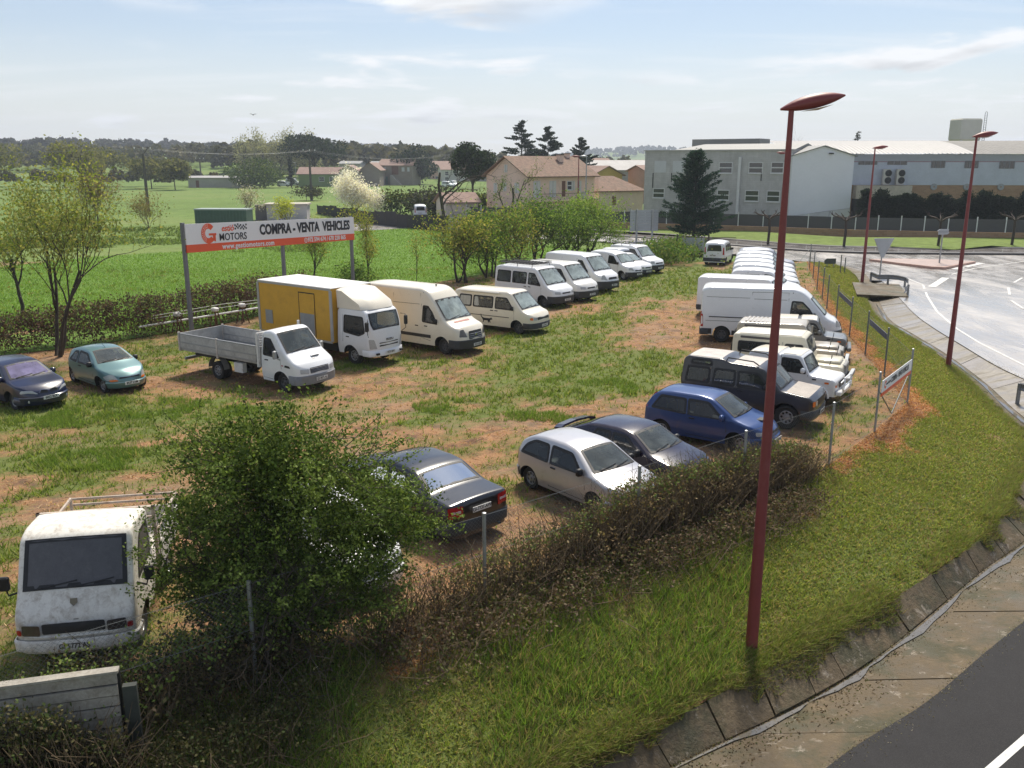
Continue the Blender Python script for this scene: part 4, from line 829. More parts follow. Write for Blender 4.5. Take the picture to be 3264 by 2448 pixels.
van('panel_van', 'white panel van with rust stained roof beside the minibus', ctr((3.42, 51.2), -41.5, 2.85, .9), -41.5, jmp, paint('paint_white_rusty', (.76, .75, .71), .22, dcol=(.33, .25, .16)), panes=([(.30, 1.24), (1.28, 1.20), (1.14, 1.40), (.78, 1.84), (.30, 1.86)],), plate=(.45, '2091 CFX'), seams=([(.20, 1.95), (.20, .4)], [(1.34, 1.1), (1.34, .6)]), handles=[(.36, 1.08)], **J)
itr = Shell([(-2.52, 1.95), (-2.45, 2.20), (-2.2, 2.27), (.62, 2.28), (.95, 2.18), (1.82, 1.28), (2.36, 1.08), (2.54, .80)], .99, 3.08, .34, .30, 1.26, .11, cf=.5, cr=.14, bow=.16, crown=.04, rr=.11, nf=2.8, lf=[(.3, .02), (.6, .05), (.9, -.03), (1.2, -.10)])
IT = dict(ws=(1.80, .97), fb=(.28, .74, plastic), lights=[([(.50, .80), (.86, .86), (.80, 1.12), (.66, 1.14)], lampglass)], grille=[([(-.42, .84), (.42, .84), (.38, .98), (-.38, .98)], black)], mz=1.26, mx=1.16)
van('panel_van', 'tall white panel van with bulging headlights and dark lower bumper', ctr((5.01, 55.0), -45, 3.08, .9), -45, itr, P_white, panes=([(.40, 1.28), (1.40, 1.24), (1.20, 1.50), (.84, 1.92), (.42, 1.95)],), plate=(.5, '8840 FHT'), seams=([(.30, 2.05), (.30, .5)], [(1.46, 1.2), (1.48, .6)], [(-1.0, 2.05), (-1.0, .5)]), handles=[(.46, 1.12)], **IT)
kng = Shell([(-1.95, 1.45), (-1.90, 1.70), (-1.6, 1.82), (-.6, 1.86), (.2, 1.80), (.50, 1.70), (1.22, 1.08), (1.86, .92), (2.05, .68)], .83, 2.60, .31, .24, 1.05, .17, cf=.5, cr=.2, bow=.15, crown=.05, rr=.13, fil=.2, nf=2.7, lf=[(.2, .0), (.5, .03), (.8, -.04), (1.1, -.1)])
KG = dict(ws=(1.20, .52), fb=(.22, .56, plastic), lights=[([(.42, .66), (.74, .70), (.70, .88), (.52, .86)], lampglass)], grille=[([(-.34, .62), (.34, .62), (.34, .70), (-.34, .70)], black)], mz=1.06, mx=.86, wst='steel')
kp = [(-.06, 1.08), (.94, 1.05), (.80, 1.20), (.42, 1.56), (-.04, 1.60)]
ks = ([(-.14, 1.66), (-.12, .32), (.72, .3)], [(1.0, 1.0), (.98, .55)], [(-.98, 1.7), (-1.0, .5)])
van('small_van', 'small rounded white van with a blind cargo side, beside the tall white van', ctr((7.72, 61.0), -46, 2.6, .75), -46, kng, P_white, panes=(kp,), plate=(.42, '5163 DKL'), seams=ks, handles=[(.06, .95)], **KG)
exp = Shell([(-1.95, 1.6), (-1.90, 1.78), (-.5, 1.84), (-.28, 1.80), (-.18, 1.52), (.16, 1.46), (.98, .98), (1.78, .84), (1.98, .66)], .80, 2.58, .29, .22, .95, .25, cf=.45, cr=.14, bow=.12, crown=.04, rr=.10)
van('small_van', 'old white van with a low cab and a raised cargo box behind it', ctr((8.72, 62.9), -46.5, 2.58, .74), -46.5, exp, P_white, (.96, .18), ([(-.10, .98), (.74, .96), (.14, 1.36), (-.10, 1.38)],), (.22, .5, plastic), [([(.42, .58), (.72, .60), (.72, .72), (.42, .71)], lampglass)], [([(-.3, .60), (.3, .60), (.3, .68), (-.3, .68)], black)], (.38, 'GI 3005 BS'), .98, .62, seams=([(-.16, 1.4), (-.15, .3)],))
cnt = Shell([(-2.12, 1.65), (-2.06, 1.84), (-1.8, 1.90), (.10, 1.92), (.40, 1.84), (1.16, 1.12), (1.90, .94), (2.10, .70)], .88, 2.66, .32, .26, 1.10, .13, cf=.42, cr=.14, bow=.13, crown=.04, rr=.10, lf=[(.2, .0), (.5, .03), (.8, -.04), (1.1, -.1)])
tn = van('small_van', 'white van with roof bars at the far end of the left row', ctr((9.75, 64.75), -47, 2.66, .8), -47, cnt, P_white, (1.14, .42), ([(-.20, 1.12), (.90, 1.10), (.76, 1.26), (.36, 1.66), (-.18, 1.68)],), (.26, .62, plastic), [([(.50, .74), (.80, .76), (.76, .92), (.50, .90)], lampglass)], [([(-.4, .70), (.4, .70), (.4, .80), (-.4, .80)], black)], (.42, '4470 DVR'), 1.12, .80, seams=([(-.26, 1.74), (-.25, .35), (.8, .33)],))
mb = MB()
for x in (-1.8, -1.0, -.2): mb.tube([(x, -.74, 2.02), (x, .74, 2.02)], .022, 4)
for y in (-.72, .72): mb.tube([(-1.9, y, 2.03), (-.1, y, 2.03)], .02, 4)
for x in (-1.8, -1.0, -.2):
    for y in (-.72, .72): mb.tube([(x, y, 1.86), (x, y, 2.03)], .02, 4)
mb.build('roof_rack', black, tn)
# right hand row: a stack of small vans seen over their roofs
kv = Shell([(-1.97, 1.40), (-1.92, 1.68), (-1.62, 1.82), (-.6, 1.87), (.2, 1.81), (.52, 1.70), (1.22, 1.10), (1.92, .94), (2.10, .70)], .86, 2.68, .31, .24, 1.05, .15, cf=.5, cr=.2, bow=.16, crown=.06, rr=.14, fil=.22, nf=2.6)
STK = [((18.55, 64.6), 'silver grey small van farthest along the stacked row on the right'), ((17.75, 62.05), 'small white van, second from the far end of the stacked row'), ((17.05, 59.5), 'small white van, third from the far end of the stacked row'), ((16.35, 57.0), 'small white van, fourth from the far end, with a red rear lamp edge'), ((15.72, 54.6), 'small white van with long dark side windows, second from the flat roofed van'), ((15.0, 51.9), 'small white van with long dark side windows, next to the flat roofed van')]
for i, ((x, y), lb) in enumerate(STK):
    pn = (kp,) if i < 4 else (kp, [(-1.6, 1.16), (-.30, 1.14), (-.30, 1.56), (-1.45, 1.54)])
    van('small_van', lb, (x, y), -14 - i * 1.2, kv, P_silver if i == 0 else P_white, panes=pn, seams=ks, tails=[[(.6, .95), (.78, .95), (.74, 1.45), (.62, 1.4)]], backwin=[(-.55, 1.1), (.55, 1.1), (.48, 1.55), (-.48, 1.55)], plate=(.42, None), group='small white vans stacked along the right row', **KG)
tkr = van('small_van', 'white van turned the other way, its rear doors facing the camera', (16.75, 71.6), 66, kv, P_white, panes=(kp, [(-1.5, 1.12), (-.95, 1.12), (-.95, 1.55), (-1.45, 1.54)], [(-.8, 1.12), (-.2, 1.12), (-.2, 1.58), (-.8, 1.58)]), seams=ks, tails=[[(.66, .85), (.80, .85), (.76, 1.45), (.68, 1.4)]], backwin=[(-.58, 1.12), (.58, 1.12), (.50, 1.60), (-.50, 1.60)], rb=(.30, .60, plastic), **KG)
number_plate(tkr, kv.F(.1, .78, .02, True), '6209 GRM', back=True)
# flat roofed van behind the big one
van('panel_van', 'long white van with a flat raised roof edge behind the big white van', (12.55, 46.35), -22, Shell([(-2.6, 1.85), (-2.56, 2.02), (-2.4, 2.08), (1.05, 2.10), (1.25, 2.02), (1.75, 1.25), (2.30, 1.05), (2.45, .8)], .98, 3.0, .33, .28, 1.22, .10, cf=.42, cr=.12, bow=.14, rr=.06), P_white, (1.74, 1.27), ([(.5, 1.26), (1.45, 1.24), (1.12, 1.76), (.5, 1.78)],), (.28, .66, plastic), [([(.50, .76), (.84, .80), (.80, 1.0), (.60, .98)], lampglass)], [([(-.36, .8), (.36, .8), (.36, .9), (-.36, .9)], black)], None, 1.28, 1.2)
mst = Shell([(-3.15, 2.15), (-3.09, 2.42), (-2.82, 2.50), (.98, 2.52), (1.36, 2.40), (1.66, 2.15), (2.41, 1.34), (2.88, 1.12), (3.02, .82)], 1.0, 4.33, .36, .32, 1.30, .10, cf=.5, cr=.14, bow=.18, crown=.04, rr=.12, nf=2.7, fil=.22, lf=[(.3, .02), (.6, .05), (.9, -.03), (1.2, -.10)])
mpos = (9.53 + 2.165 * math.cos(R(15)) + .9 * math.sin(R(15)), 39.4 - 2.165 * math.sin(R(15)) + .9 * math.cos(R(15)))
tms = vehicle('panel_van', 'big white high roof panel van with black sliding door rail', 'van', mpos, -15, mst, P_white, ws=(2.39, 1.68), wsgl=pale_glass, panes=([(.91, 1.32), (1.98, 1.28), (1.72, 1.66), (1.40, 1.96), (.96, 1.98)],), wst='dark', ww=.22, bump=((.30, .74, plastic), (.32, .60, plastic)), lights=[([(.46, .82), (.84, .90), (.80, 1.18), (.64, 1.12)], lampglass)], grille=[([(-.4, .86), (.4, .86), (.36, .98), (-.36, .98)], black)], seams=([(.78, 2.1), (.78, .5)], [(-.90, 2.32), (-.90, .5)], [(-.90, 2.32), (.76, 2.34), (.76, .5)], [(-2.9, 2.05), (-1.0, 2.05)], [(-.82, 2.02), (.70, 2.02)], [(-2.9, .98), (.76, .98)], [(2.02, 1.26), (2.02, .6)]), mirr=(1.78, 1.34, black), tails=[[(.84, .80), (.97, .80), (.97, 1.40), (.86, 1.36)]])
for s_ in (-1, 1):
    mb = MB(); mb.tube([mst.S(x, 1.16, s_, .01) for x in np.linspace(-2.75, -.95, 6)], .022, 4); mb.build('door_rail', black, tms)
    quadpatch('sill_moulding', lambda i, j, s_=s_: mst.S(-1.72 + 3.4 * i, .34 + .22 * j, s_, .012), 10, 2, plastic, tms)
    quadpatch('sill_moulding', lambda i, j, s_=s_: mst.S(-3.06 + .45 * i, .36 + .26 * j, s_, .012), 4, 2, plastic, tms)
    fill('tail_light', [mst.S(x, z, s_, .012) for x, z in rpoly([(-3.11, .70), (-2.99, .70), (-3.03, 1.28), (-3.12, 1.26)], .03)], redlamp, tms)
mb = MB(); mb.tube([(1.4, 0, 2.42), (1.33, 0, 2.62)], .01, 4); mb.build('aerial', black, tms)
# ---------- off-roaders
def boxy(name, label, pos, hd, prof, W, wb, wr, col, ws, panes, zb, belt, tum, wst, flare=None, roofmat=None, roofx=None, mx=None, lights=None, plate=None, bump=None, cf=.10, cr=.08, seams=(), handles=(), nf=5, fil=.07, glass=None, rr=.05, bow=.04):
    sh = Shell(prof, W, wb, wr, zb, belt, tum, cf=cf, cr=cr, nf=nf, nr=6, bulge=.015, fil=fil, bow=bow, crown=.03, rr=rr, arch=1.2)
    t = vehicle(name, label, 'off-roader', pos, hd, sh, col, ws=ws, panes=panes, wst=wst, ww=.23, bump=bump, lights=lights, plates=(plate, None), seams=seams, handles=handles, mirr=mx, track=.02, glass=glass)
    if flare:
        for a in sh.ax:
            for s_ in (-1, 1):
                mb = MB(); mb.tube([sh.warp(a + wr * 1.2 * math.cos(k), s_ * (W + .005), wr + wr * 1.2 * math.sin(k)) for k in np.linspace(0, math.pi, 11)], .035, 6); mb.build('wheel_arch_flare', flare, t, smooth=50)
    if roofmat:
        quadpatch('roof_panel', lambda i, j: sh.T(roofx[0] + (roofx[1] - roofx[0]) * j, (2 * i - 1), .012, .05), 6, 8, roofmat, t)
    return t, sh
# dark grey five door off-roader with stepped roof
td, sd_ = boxy('off_roader', 'big dark grey off-roader with stepped roof and roof rails', ctr((8.44, 25.97), -31, 2.54, .80), -31,
    [(-2.16, 1.20), (-2.10, 1.84), (-1.98, 1.93), (-.86, 1.93), (-.60, 1.84), (.30, 1.81), (.52, 1.74), (1.06, 1.18), (1.16, 1.15), (1.96, 1.06), (2.10, .92)], .89, 2.54, .375, P_anth, (1.08, .55),
    ([(-2.0, 1.14), (-1.22, 1.14), (-1.22, 1.62), (-1.94, 1.62)], [(-1.10, 1.14), (-.40, 1.14), (-.40, 1.62), (-1.06, 1.62)], [(-.30, 1.14), (.78, 1.14), (.70, 1.26), (.34, 1.62), (-.30, 1.62)], [(-1.86, 1.70), (-1.16, 1.70), (-1.2, 1.85), (-1.82, 1.85)]), .36, 1.08, .16, 'steel', mx=(.62, 1.16, black),
    lights=[([(.50, .78), (.66, .78), (.66, .94), (.50, .94)], lampglass), ([(.68, .78), (.84, .78), (.84, .94), (.68, .94)], amber)], plate=(.52, 'GI 6640 AX'), bump=((.42, .64, plastic), (.42, .64, plastic)), cf=.2, seams=([(-.35, 1.64), (-.35, .5)], [(-1.14, 1.64), (-1.12, .9)], [(.92, 1.12), (.9, .5)]), handles=[(-.2, 1.02), (-1.0, 1.02)], fil=.09)
face_patch(sd_, [(-.48, .76), (.48, .76), (.48, .96), (-.48, .96)], black, td, 'grille', .012)
quadpatch('dusty_bonnet', lambda i, j: sd_.T(1.22 + .70 * j, (2 * i - 1) * .96, .004, .04), 6, 4, pm('dusty_bonnet_paint', (.36, .315, .27), .5, .25, 3, dirt=((.12, .10, .10), .3, 4)), td)  # paler panel laid over the bonnet top
quadpatch('dusty_roof', lambda i, j: sd_.T(-.52 + .80 * j, (2 * i - 1) * .95, .004, .05), 6, 4, pm('dusty_roof_paint', (.50, .45, .40), .45, .25, 3, dirt=((.2, .18, .17), .3, 4)), td)  # paler panels laid over both roof levels
quadpatch('dusty_roof', lambda i, j: sd_.T(-1.95 + 1.06 * j, (2 * i - 1) * .95, .004, .05), 6, 4, MATS['dusty_roof_paint'], td)
for s_ in (-1, 1):
    mb = MB(); mb.tube([(-.75, s_ * .70, 1.86), (-.68, s_ * .70, 1.99), (.12, s_ * .70, 1.95), (.30, s_ * .69, 1.84)], .022, 6); mb.build('roof_rail', black, td, smooth=60)
e = wheel(td, -2.28, .25, .36, .22, 'dark', 'spare_wheel'); e.location = (-2.28, .1, 1.0); e.rotation_euler = (0, 0, R(-90))
MB().bbox(-.02, .02, -.28, .28, -.03, .03, .01).build('bull_plate', steel, td, loc=(2.12, 0, .45))
# cream series off-roader (near) and beige one behind it
LRP = [(-2.30, 1.60), (-2.27, 1.86), (-2.20, 1.93), (.12, 1.99), (.26, 1.94), (.48, 1.40), (.52, 1.08), (1.45, 1.06), (1.60, 1.02), (1.64, .72)]
def series(label, pos, hd, col, roofc, safari):
    t, sh = boxy('off_roader', label, pos, hd, LRP, .80, 2.40, .38, col, (.49, .28), ([(-2.05, 1.30), (-.62, 1.30), (-.62, 1.66), (-2.05, 1.66)], [(-.40, 1.28), (.24, 1.28), (.20, 1.68), (-.40, 1.68)]), .42, 1.20, .10, 'steel', mx=None,
        lights=[([(.56, .80), (.70, .80), (.70, .94), (.56, .94)], lampglass), ([(.58, .66), (.66, .66), (.66, .73), (.58, .73)], amber)], bump=None, seams=([(-.5, 1.74), (-.5, .5)], [(.36, 1.2), (.40, .5)]), roofmat=roofc if safari else None, roofx=(-2.05, .12), fil=.08, cf=.16, cr=.1, rr=.07)
    # raised bonnet with rolled edge, grille panel set back between the wings, bumper
    MB().bbox(.50, 1.47, -.50, .50, 1.07, 1.19, .07).build('bonnet', col, t, smooth=50)
    MB().bbox(1.43, 1.66, -.44, .44, .56, 1.06, .03).build('grille', pm('lr_grille_grey', (.22, .22, .21), .5, .3, 20), t, smooth=40)
    MB().bbox(1.72, 1.86, -.84, .84, .56, .70, .015).build('bumper', steel, t)
    for s_ in (-1, 1):
        MB().box(1.58, 1.76, s_ * .36 - .04, s_ * .36 + .04, .57, .69).build('chassis_horn', black, t)
        mb = MB(); mb.tube([(1.15, s_ * .80, 1.08), (1.21, s_ * .88, 1.38)], .012, 5); mb.lathe([(.07, -.01), (.07, .01), (.001, .012)], 10, 'y', M_=Matrix.Translation((1.21, s_ * .88, 1.42)) @ Matrix.Rotation(R(90), 4, 'Z')); mb.build('wing_mirror', black, t)
        side_pane(sh, [(-2.0, 1.78), (-.75, 1.78), (-.75, 1.86), (-2.0, 1.86)], s_, pm('alpine_light_glass', (.10, .09, .09), .2, .2, 8), t, 'alpine_window', .0, .04)
        side_pane(sh, [(-.10, 1.31), (-.06, 1.31), (-.06, 1.65), (-.10, 1.65)], s_, col, t, 'pane_divider', 0, .005).location = (0, s_ * .003, 0)
    MB().box(.40, .46, -.02, .02, 1.3, 1.85, M_=Matrix.Translation((.02, 0, 0))).build('screen_divider', col, t)
    e = wheel(t, -2.1, 0, .36, .2, 'dark', 'spare_wheel'); e.location = (-2.40, .3, 1.15); e.rotation_euler = (0, 0, R(-90))
    return t, sh
tl, sl_ = series('cream classic off-roader with a raised tropical roof and flat wings', (10.42, 31.15), -27, P_cream2, P_cream, True)
tl2, _s = series('beige classic off-roader with roof slats, behind the cream one', (11.15, 33.55), -23, paint('paint_beige', (.48, .43, .35), .2), None, False)
mb = MB()
for x in np.linspace(-2.0, -.6, 10): mb.box(x, x + .07, -.58, .58, 1.955, 1.985)
mb.build('roof_slats', paint('paint_beige2', (.52, .46, .38), .2), tl2)
# white small off-roader with bull bar, grey one behind
SMP = [(-1.42, 1.30), (-1.40, 1.55), (-1.30, 1.64), (-.36, 1.66), (-.32, 1.60), (-.28, 1.66), (.30, 1.68), (.44, 1.62), (.74, 1.08), (.80, 1.04), (1.52, .98), (1.62, .90), (1.64, .60)]
def samurai(label, pos, hd, col, roofc, bull):
    t, sh = boxy('off_roader', label, pos, hd, SMP, .72, 2.03, .35, col, (.73, .46), ([(-.22, 1.10), (.62, 1.09), (.56, 1.22), (.34, 1.52), (-.22, 1.54)],), .40, 1.04, .10, 'white', flare=col, mx=(.52, 1.12, col),
        lights=[([(.44, .70), (.58, .70), (.58, .84), (.44, .84)], lampglass), ([(.60, .72), (.68, .72), (.68, .80), (.60, .80)], amber)], seams=([(-.26, 1.6), (-.26, .5), (.60, .5), (.70, 1.05)],), fil=.06, cf=.12, cr=.12)
    quadpatch('roof_panel', lambda i, j: sh.T(-.22 + .60 * j, (2 * i - 1), .014, .04), 6, 4, roofc, t)
    quadpatch('rear_top', lambda i, j: sh.T(-1.36 + .98 * j, (2 * i - 1), .014, .02), 6, 6, roofc, t)
    face_patch(sh, [(-.36, .66), (.36, .66), (.36, .88), (-.36, .88)], black, t, 'grille', .012)
    MB().bbox(1.62, 1.80, -.72, .72, .46, .62, .03).build('bumper', col, t, smooth=40)
    for s_ in (-1, 1):
        fill('indicator', [sh.S(x, z, s_, .012) for x, z in rpoly([(1.28, .82), (1.42, .82), (1.42, .88), (1.28, .88)], .01)], amber, t)
        quadpatch('bonnet_vent', lambda i, j, s_=s_: sh.S(.86 + .14 * i, .90 + .05 * j, s_, .008), 3, 1, black, t)
    if bull:
        mb = MB()
        for s_ in (-1, 1): mb.tube([(1.78, s_ * .5, .5), (1.84, s_ * .48, .9), (1.80, s_ * .40, 1.02)], .03, 6); mb.tube([(1.82, s_ * .5, .62), (1.80, s_ * .66, .72), (1.76, s_ * .68, .92), (1.80, s_ * .5, .98)], .024, 6)
        mb.tube([(1.80, -.42, 1.02), (1.80, .42, 1.02)], .03, 6); mb.tube([(1.83, -.48, .78), (1.83, .48, .78)], .024, 6); mb.build('bull_bar', P_white, t, smooth=60)
    return t
samurai('small white off-roader with a white bull bar and cream roof', ctr((10.20, 28.45), -33, 2.03, .68), -33, P_white, P_cream, True)
samurai('small grey off-roader with cream roof in front of the big white van', (12.35, 36.3), -20, P_grey, P_cream, False)
# ---------- white dropside truck
IVH = -34; IVC = ctr((-8.12, 30.30), IVH, 3.6, .92)
ivs = Shell([(.78, 1.62), (.80, 2.02), (.92, 2.12), (1.22, 2.16), (1.42, 2.10), (2.06, 1.36), (2.58, 1.06), (2.72, .86)], .94, 3.6, .36, .34, 1.24, .11, cf=.34, cr=.08, nr=8, bow=.10, crown=.035, rr=.10, axles=(1.8,), arch=1.14, fil=.12, lf=[(.3, .02), (.6, .03), (.9, -.02), (1.2, -.08)])
tt_ = vehicle('dropside_truck', 'white dropside pickup truck with grey aluminium loading bed', 'truck', IVC, IVH, ivs, P_white, ws=(2.04, 1.44), panes=([(.92, 1.28), (1.74, 1.24), (1.62, 1.42), (1.28, 1.86), (.95, 1.88)],), wst='dark', ww=.22, bump=((.32, .66, pm('grey_truck_bumper', (.20, .205, .215), .5, .15, 4, dirt=((.1, .09, .08), .2, 4))), None), lights=[([(.50, .72), (.80, .74), (.80, .90), (.50, .88)], lampglass)], grille=[([(-.44, .72), (.44, .72), (.44, .92), (-.44, .92)], plastic)], plates=((.50, 'GE 0872 AL'), None), seams=([(.88, 1.95), (.88, .45), (1.36, .42)], [(1.80, 1.22), (1.86, .85)]), handles=[(1.0, 1.10)], mirr=None, chassis=False)
for z in np.linspace(.75, .89, 4): mb = MB(); mb.tube([ivs.F(y, z, .02) for y in np.linspace(-.42, .42, 5)], .008, 4); mb.build('grille_bar', rimgrey, tt_)
for s_ in (-1, 1):
    mb = MB(); mb.bbox(-.05, .05, -.08, .08, -.15, .15, .03); mb.tube([(0, -s_ * .02, -.1), (.05, -s_ * .2, -.22)], .015, 5); mb.build('mirror', steel, tt_, smooth=40, loc=(1.66, s_ * 1.12, 1.38))
    fill('side_vent', [ivs.S(x, z, s_, .01) for x, z in rpoly([(2.02, .94), (2.34, .92), (2.28, 1.0), (2.06, 1.02)], .02)], black, tt_)
    fill('side_repeater', [ivs.S(x, z, s_, .01) for x, z in [(1.88, .96), (1.96, .96), (1.96, 1.0), (1.88, 1.0)]], redlamp, tt_)
MB().bbox(2.22, 2.36, -.06, .34, .0, .05, .02).build('bonnet_intake', P_white, tt_, loc=(0, 0, 1.22)); MB().box(2.30, 2.37, -.04, .32, .012, .04).build('intake_mouth', black, tt_, loc=(0, 0, 1.216))
alu = pm('weathered_aluminium', (.42, .42, .41), .5, .25, 2.0, metal=.35, dirt=((.18, .16, .14), .35, 2.5)); rusty = pm('rusty_white_steel', (.55, .52, .47), .7, .2, 3, dirt=((.20, .075, .03), .45, 5)); wsteel = pm('white_rack_steel', (.66, .65, .62), .6, .15, 4, dirt=((.24, .10, .05), .25, 6))
bx0, bx1, bz0, bz1 = -3.85, .60, .98, 1.56
floor_ = MB().box(bx0, bx1, -1.0, 1.0, bz0 - .08, bz0).build('bed_floor', alu, tt_)
for s_ in (-1, 1):
    for a, b_ in ((bx0 + .03, -1.64), (-1.56, bx1 - .03)):
        p = MB().box(a, b_, -.018, .018, bz0 - .02, bz1).build('side_board', alu, tt_, loc=(0, s_ * 1.02, 0))
        mb = MB(); mb.box(a, b_, -.026, .026, bz0 + .22, bz0 + .27); mb.box(a, b_, -.024, .024, bz1 - .04, bz1 + .012); mb.box(a, b_, -.026, .026, bz0 - .02, bz0 + .05); mb.build('board_rib', steel, p)
    MB().box(-1.64, -1.56, -.035, .035, bz0 - .14, bz1 + .03).build('stake', rusty, tt_, loc=(0, s_ * 1.02, 0)); MB().box(bx0 - .03, bx0 + .05, -.04, .04, bz0 - .1, bz1 + .05).build('stake', rusty, tt_, loc=(0, s_ * 1.02, 0))
    MB().box(bx1, bx1 + .09, -.05, .05, bz0 - .18, 2.02).build('headboard_post', wsteel, tt_, loc=(0, s_ * .98, 0))
MB().box(bx0 - .02, bx0 + .02, -1.0, 1.0, bz0 - .02, bz1).build('tailboard', alu, tt_); MB().box(bx1 - .02, bx1 + .02, -1.0, 1.0, bz0, bz1 - .05).build('headboard', alu, tt_)
for k, z in enumerate(np.linspace(1.58, 1.94, 5)): MB().box(bx1 + .03, bx1 + .06, -.96, .96, z, z + .035).build('headboard_bar', wsteel, tt_)
mb = MB(); mb.tube([(bx1 + .05, -1.02, 2.03), (bx1 + .05, 1.02, 2.03)], .03, 6); mb.box(bx1 + .02, bx1 + .08, .94, 1.02, 2.0, 2.22); mb.build('top_rail', wsteel, tt_)
for s_ in (-1, 1):
    MB().box(-3.7, 1.2, s_ * .42 - .04, s_ * .42 + .04, .62, .82).build('chassis_rail', black, tt_)
    wheel(tt_, -1.8, s_ * .84, .35, .2, 'steel'); wheel(tt_, -1.8, s_ * .60, .35, .2, 'steel')
    mb = MB(); mb.add([], []); 
    arc = [(-1.8 + .46 * math.cos(k), .40 + .46 * math.sin(k)) for k in np.linspace(.05, math.pi - .05, 10)]
    vs = [(x, s_ * y, z) for x, z in arc for y in (.72, .98)]; mesh('mudguard', vs, [(2 * i, 2 * i + 1, 2 * i + 3, 2 * i + 2) for i in range(9)], pm('grimy_mudguard', (.20, .19, .17), .7, .2, 4), tt_, smooth=180)
MB().box(-.75, -.28, -.98, -.80, .44, .80).build('side_locker', wsteel, tt_); MB().box(-3.8, -3.72, -.9, .9, .50, .60).build('rear_bar', steel, tt_)
for s_ in (-1, 1): text_mesh('bonnet_lettering', 'DAILY', .14, pm('grey_letters', (.25, .25, .26), .5, .1, 5), tt_, .001, M_=Matrix.Translation((2.44, .0, 1.168)) @ Matrix.Rotation(R(30), 4, 'Y') @ Matrix.Rotation(R(90), 4, 'Z')) if s_ > 0 else None
# ---------- yellow box lorry
IZH = -37.0; dx, dy = math.cos(R(IZH)), math.sin(R(IZH))
IZC = ctr((-6.39, 34.84), IZH, 2.9, .86)
izs = Shell([(.68, 1.9), (.70, 2.20), (.8, 2.28), (2.16, 2.26), (2.34, 2.14), (2.56, 1.46), (2.62, .9)], .94, 2.9, .37, .42, 1.30, .05, cf=.20, cr=.06, nf=3.0, nr=8, bow=.14, crown=.03, rr=.08, axles=(1.45,), arch=1.16, fil=.09)
ti = vehicle('box_lorry', 'box lorry with mustard yellow cargo body and white cab with roof deflector', 'lorry', IZC, IZH, izs, P_white, ws=(2.555, 2.33), panes=([(1.10, 1.30), (1.98, 1.22), (2.30, 1.36), (2.18, 1.98), (1.12, 1.98)],), wst='steel', ww=.22, bump=((.40, .66, P_white), None), lights=[([(.62, .72), (.90, .72), (.92, 1.12), (.74, 1.10)], lampglass)], grille=[([(-.52, .80), (.52, .80), (.52, .86), (-.52, .86)], black), ([(-.52, .92), (.52, .92), (.52, .96), (-.52, .96)], black)], plates=((.54, '9276 BFH'), None), seams=([(1.04, 2.0), (1.04, .9)],), handles=[(1.18, 1.12)], mirr=None, chassis=False)
text_mesh('front_lettering', 'ISUZU', .12, ink, ti, .001, bold=.004, squeeze=1.2, M_=Matrix.Translation(izs.F(0, 1.06, .02)) @ Matrix(((0, 0, 1, 0), (1, 0, 0, 0), (0, 1, 0, 0), (0, 0, 0, 1))))
for s_ in (-1, 1):
    mb = MB(); mb.tube([(2.36, s_ * .92, 1.95), (2.50, s_ * 1.06, 1.92), (2.50, s_ * 1.08, 1.35), (2.4, s_ * .94, 1.22)], .016, 5); mb.bbox(2.44, 2.54, s_ * 1.1 - .09, s_ * 1.1 + .09, 1.48, 1.86, .03); mb.build('mirror', black, ti)
    MB().bbox(2.58, 2.66, s_ * .66 - .08, s_ * .66 + .08, .48, .56, .01).build('fog_lamp', black, ti)
DF = [(.62, 2.24), (.62, 3.04), (1.00, 3.02), (2.10, 2.50), (2.24, 2.26)]
yell = pm('mustard_yellow_panel', (.62, .345, .035), .5, .10, 2.5, dirt=((.38, .22, .05), .3, 2.0)); frp = pm('white_box_roof', (.78, .77, .74), .5, .06, 1.2, dirt=((.45, .40, .32), .2, 1.4)); trim = pm('box_aluminium_trim', (.42, .42, .43), .45, .1, 4, metal=.4)
mb = MB(); nd = 7; ysec = np.linspace(-1, 1, nd); prv = []
for j, y in enumerate(ysec):
    k = 1 - .16 * abs(y) ** 4
    prv.append([Vector((  .62 + (x - .62) * k, y * (.93 if i in (1, 2) else .90), 2.24 + (z - 2.24) * (1 - .10 * abs(y) ** 5))) for i, (x, z) in enumerate(DF)])
vs = [v for q in prv for v in q]; n5 = len(DF)
fs = [(j * n5 + i, j * n5 + (i + 1) % n5, (j + 1) * n5 + (i + 1) % n5, (j + 1) * n5 + i) for j in range(nd - 1) for i in range(n5)] + [tuple(reversed(range(n5))), tuple((nd - 1) * n5 + i for i in range(n5))]
mesh('roof_deflector', vs, fs, P_cream, ti, smooth=35)
bl0, bl1, bw, bz0, bz1 = -4.15, .48, 1.12, .78, 3.02
bb = MB().box(bl0, bl1, -bw, bw, bz0, bz1 - .03).build('cargo_box', yell, ti)
MB().bbox(bl0 - .02, bl1 + .02, -bw - .015, bw + .015, bz1 - .03, bz1 + .02, .02).build('box_roof', frp, bb)
for s_ in (-1, 1):
    MB().box(bl0 - .01, bl1 + .01, s_ * bw - .02, s_ * bw + .02, bz1 - .10, bz1 - .032).build('roof_edge_trim', trim, bb); MB().box(bl0, bl1, s_ * bw - .015, s_ * bw + .015, bz0 - .02, bz0 + .07).build('floor_edge_trim', trim, bb)
    for x in (bl0, bl1): MB().box(x - .07, x + .07, s_ * bw - .022, s_ * bw + .022, bz0 + .07, bz1 - .10).build('corner_post', trim, bb)
y_ = -bw - .006
dr = MB().box(-1.45, -.50, y_ - .012, y_, bz0 + .12, bz1 - .32).build('side_door', yell, bb)
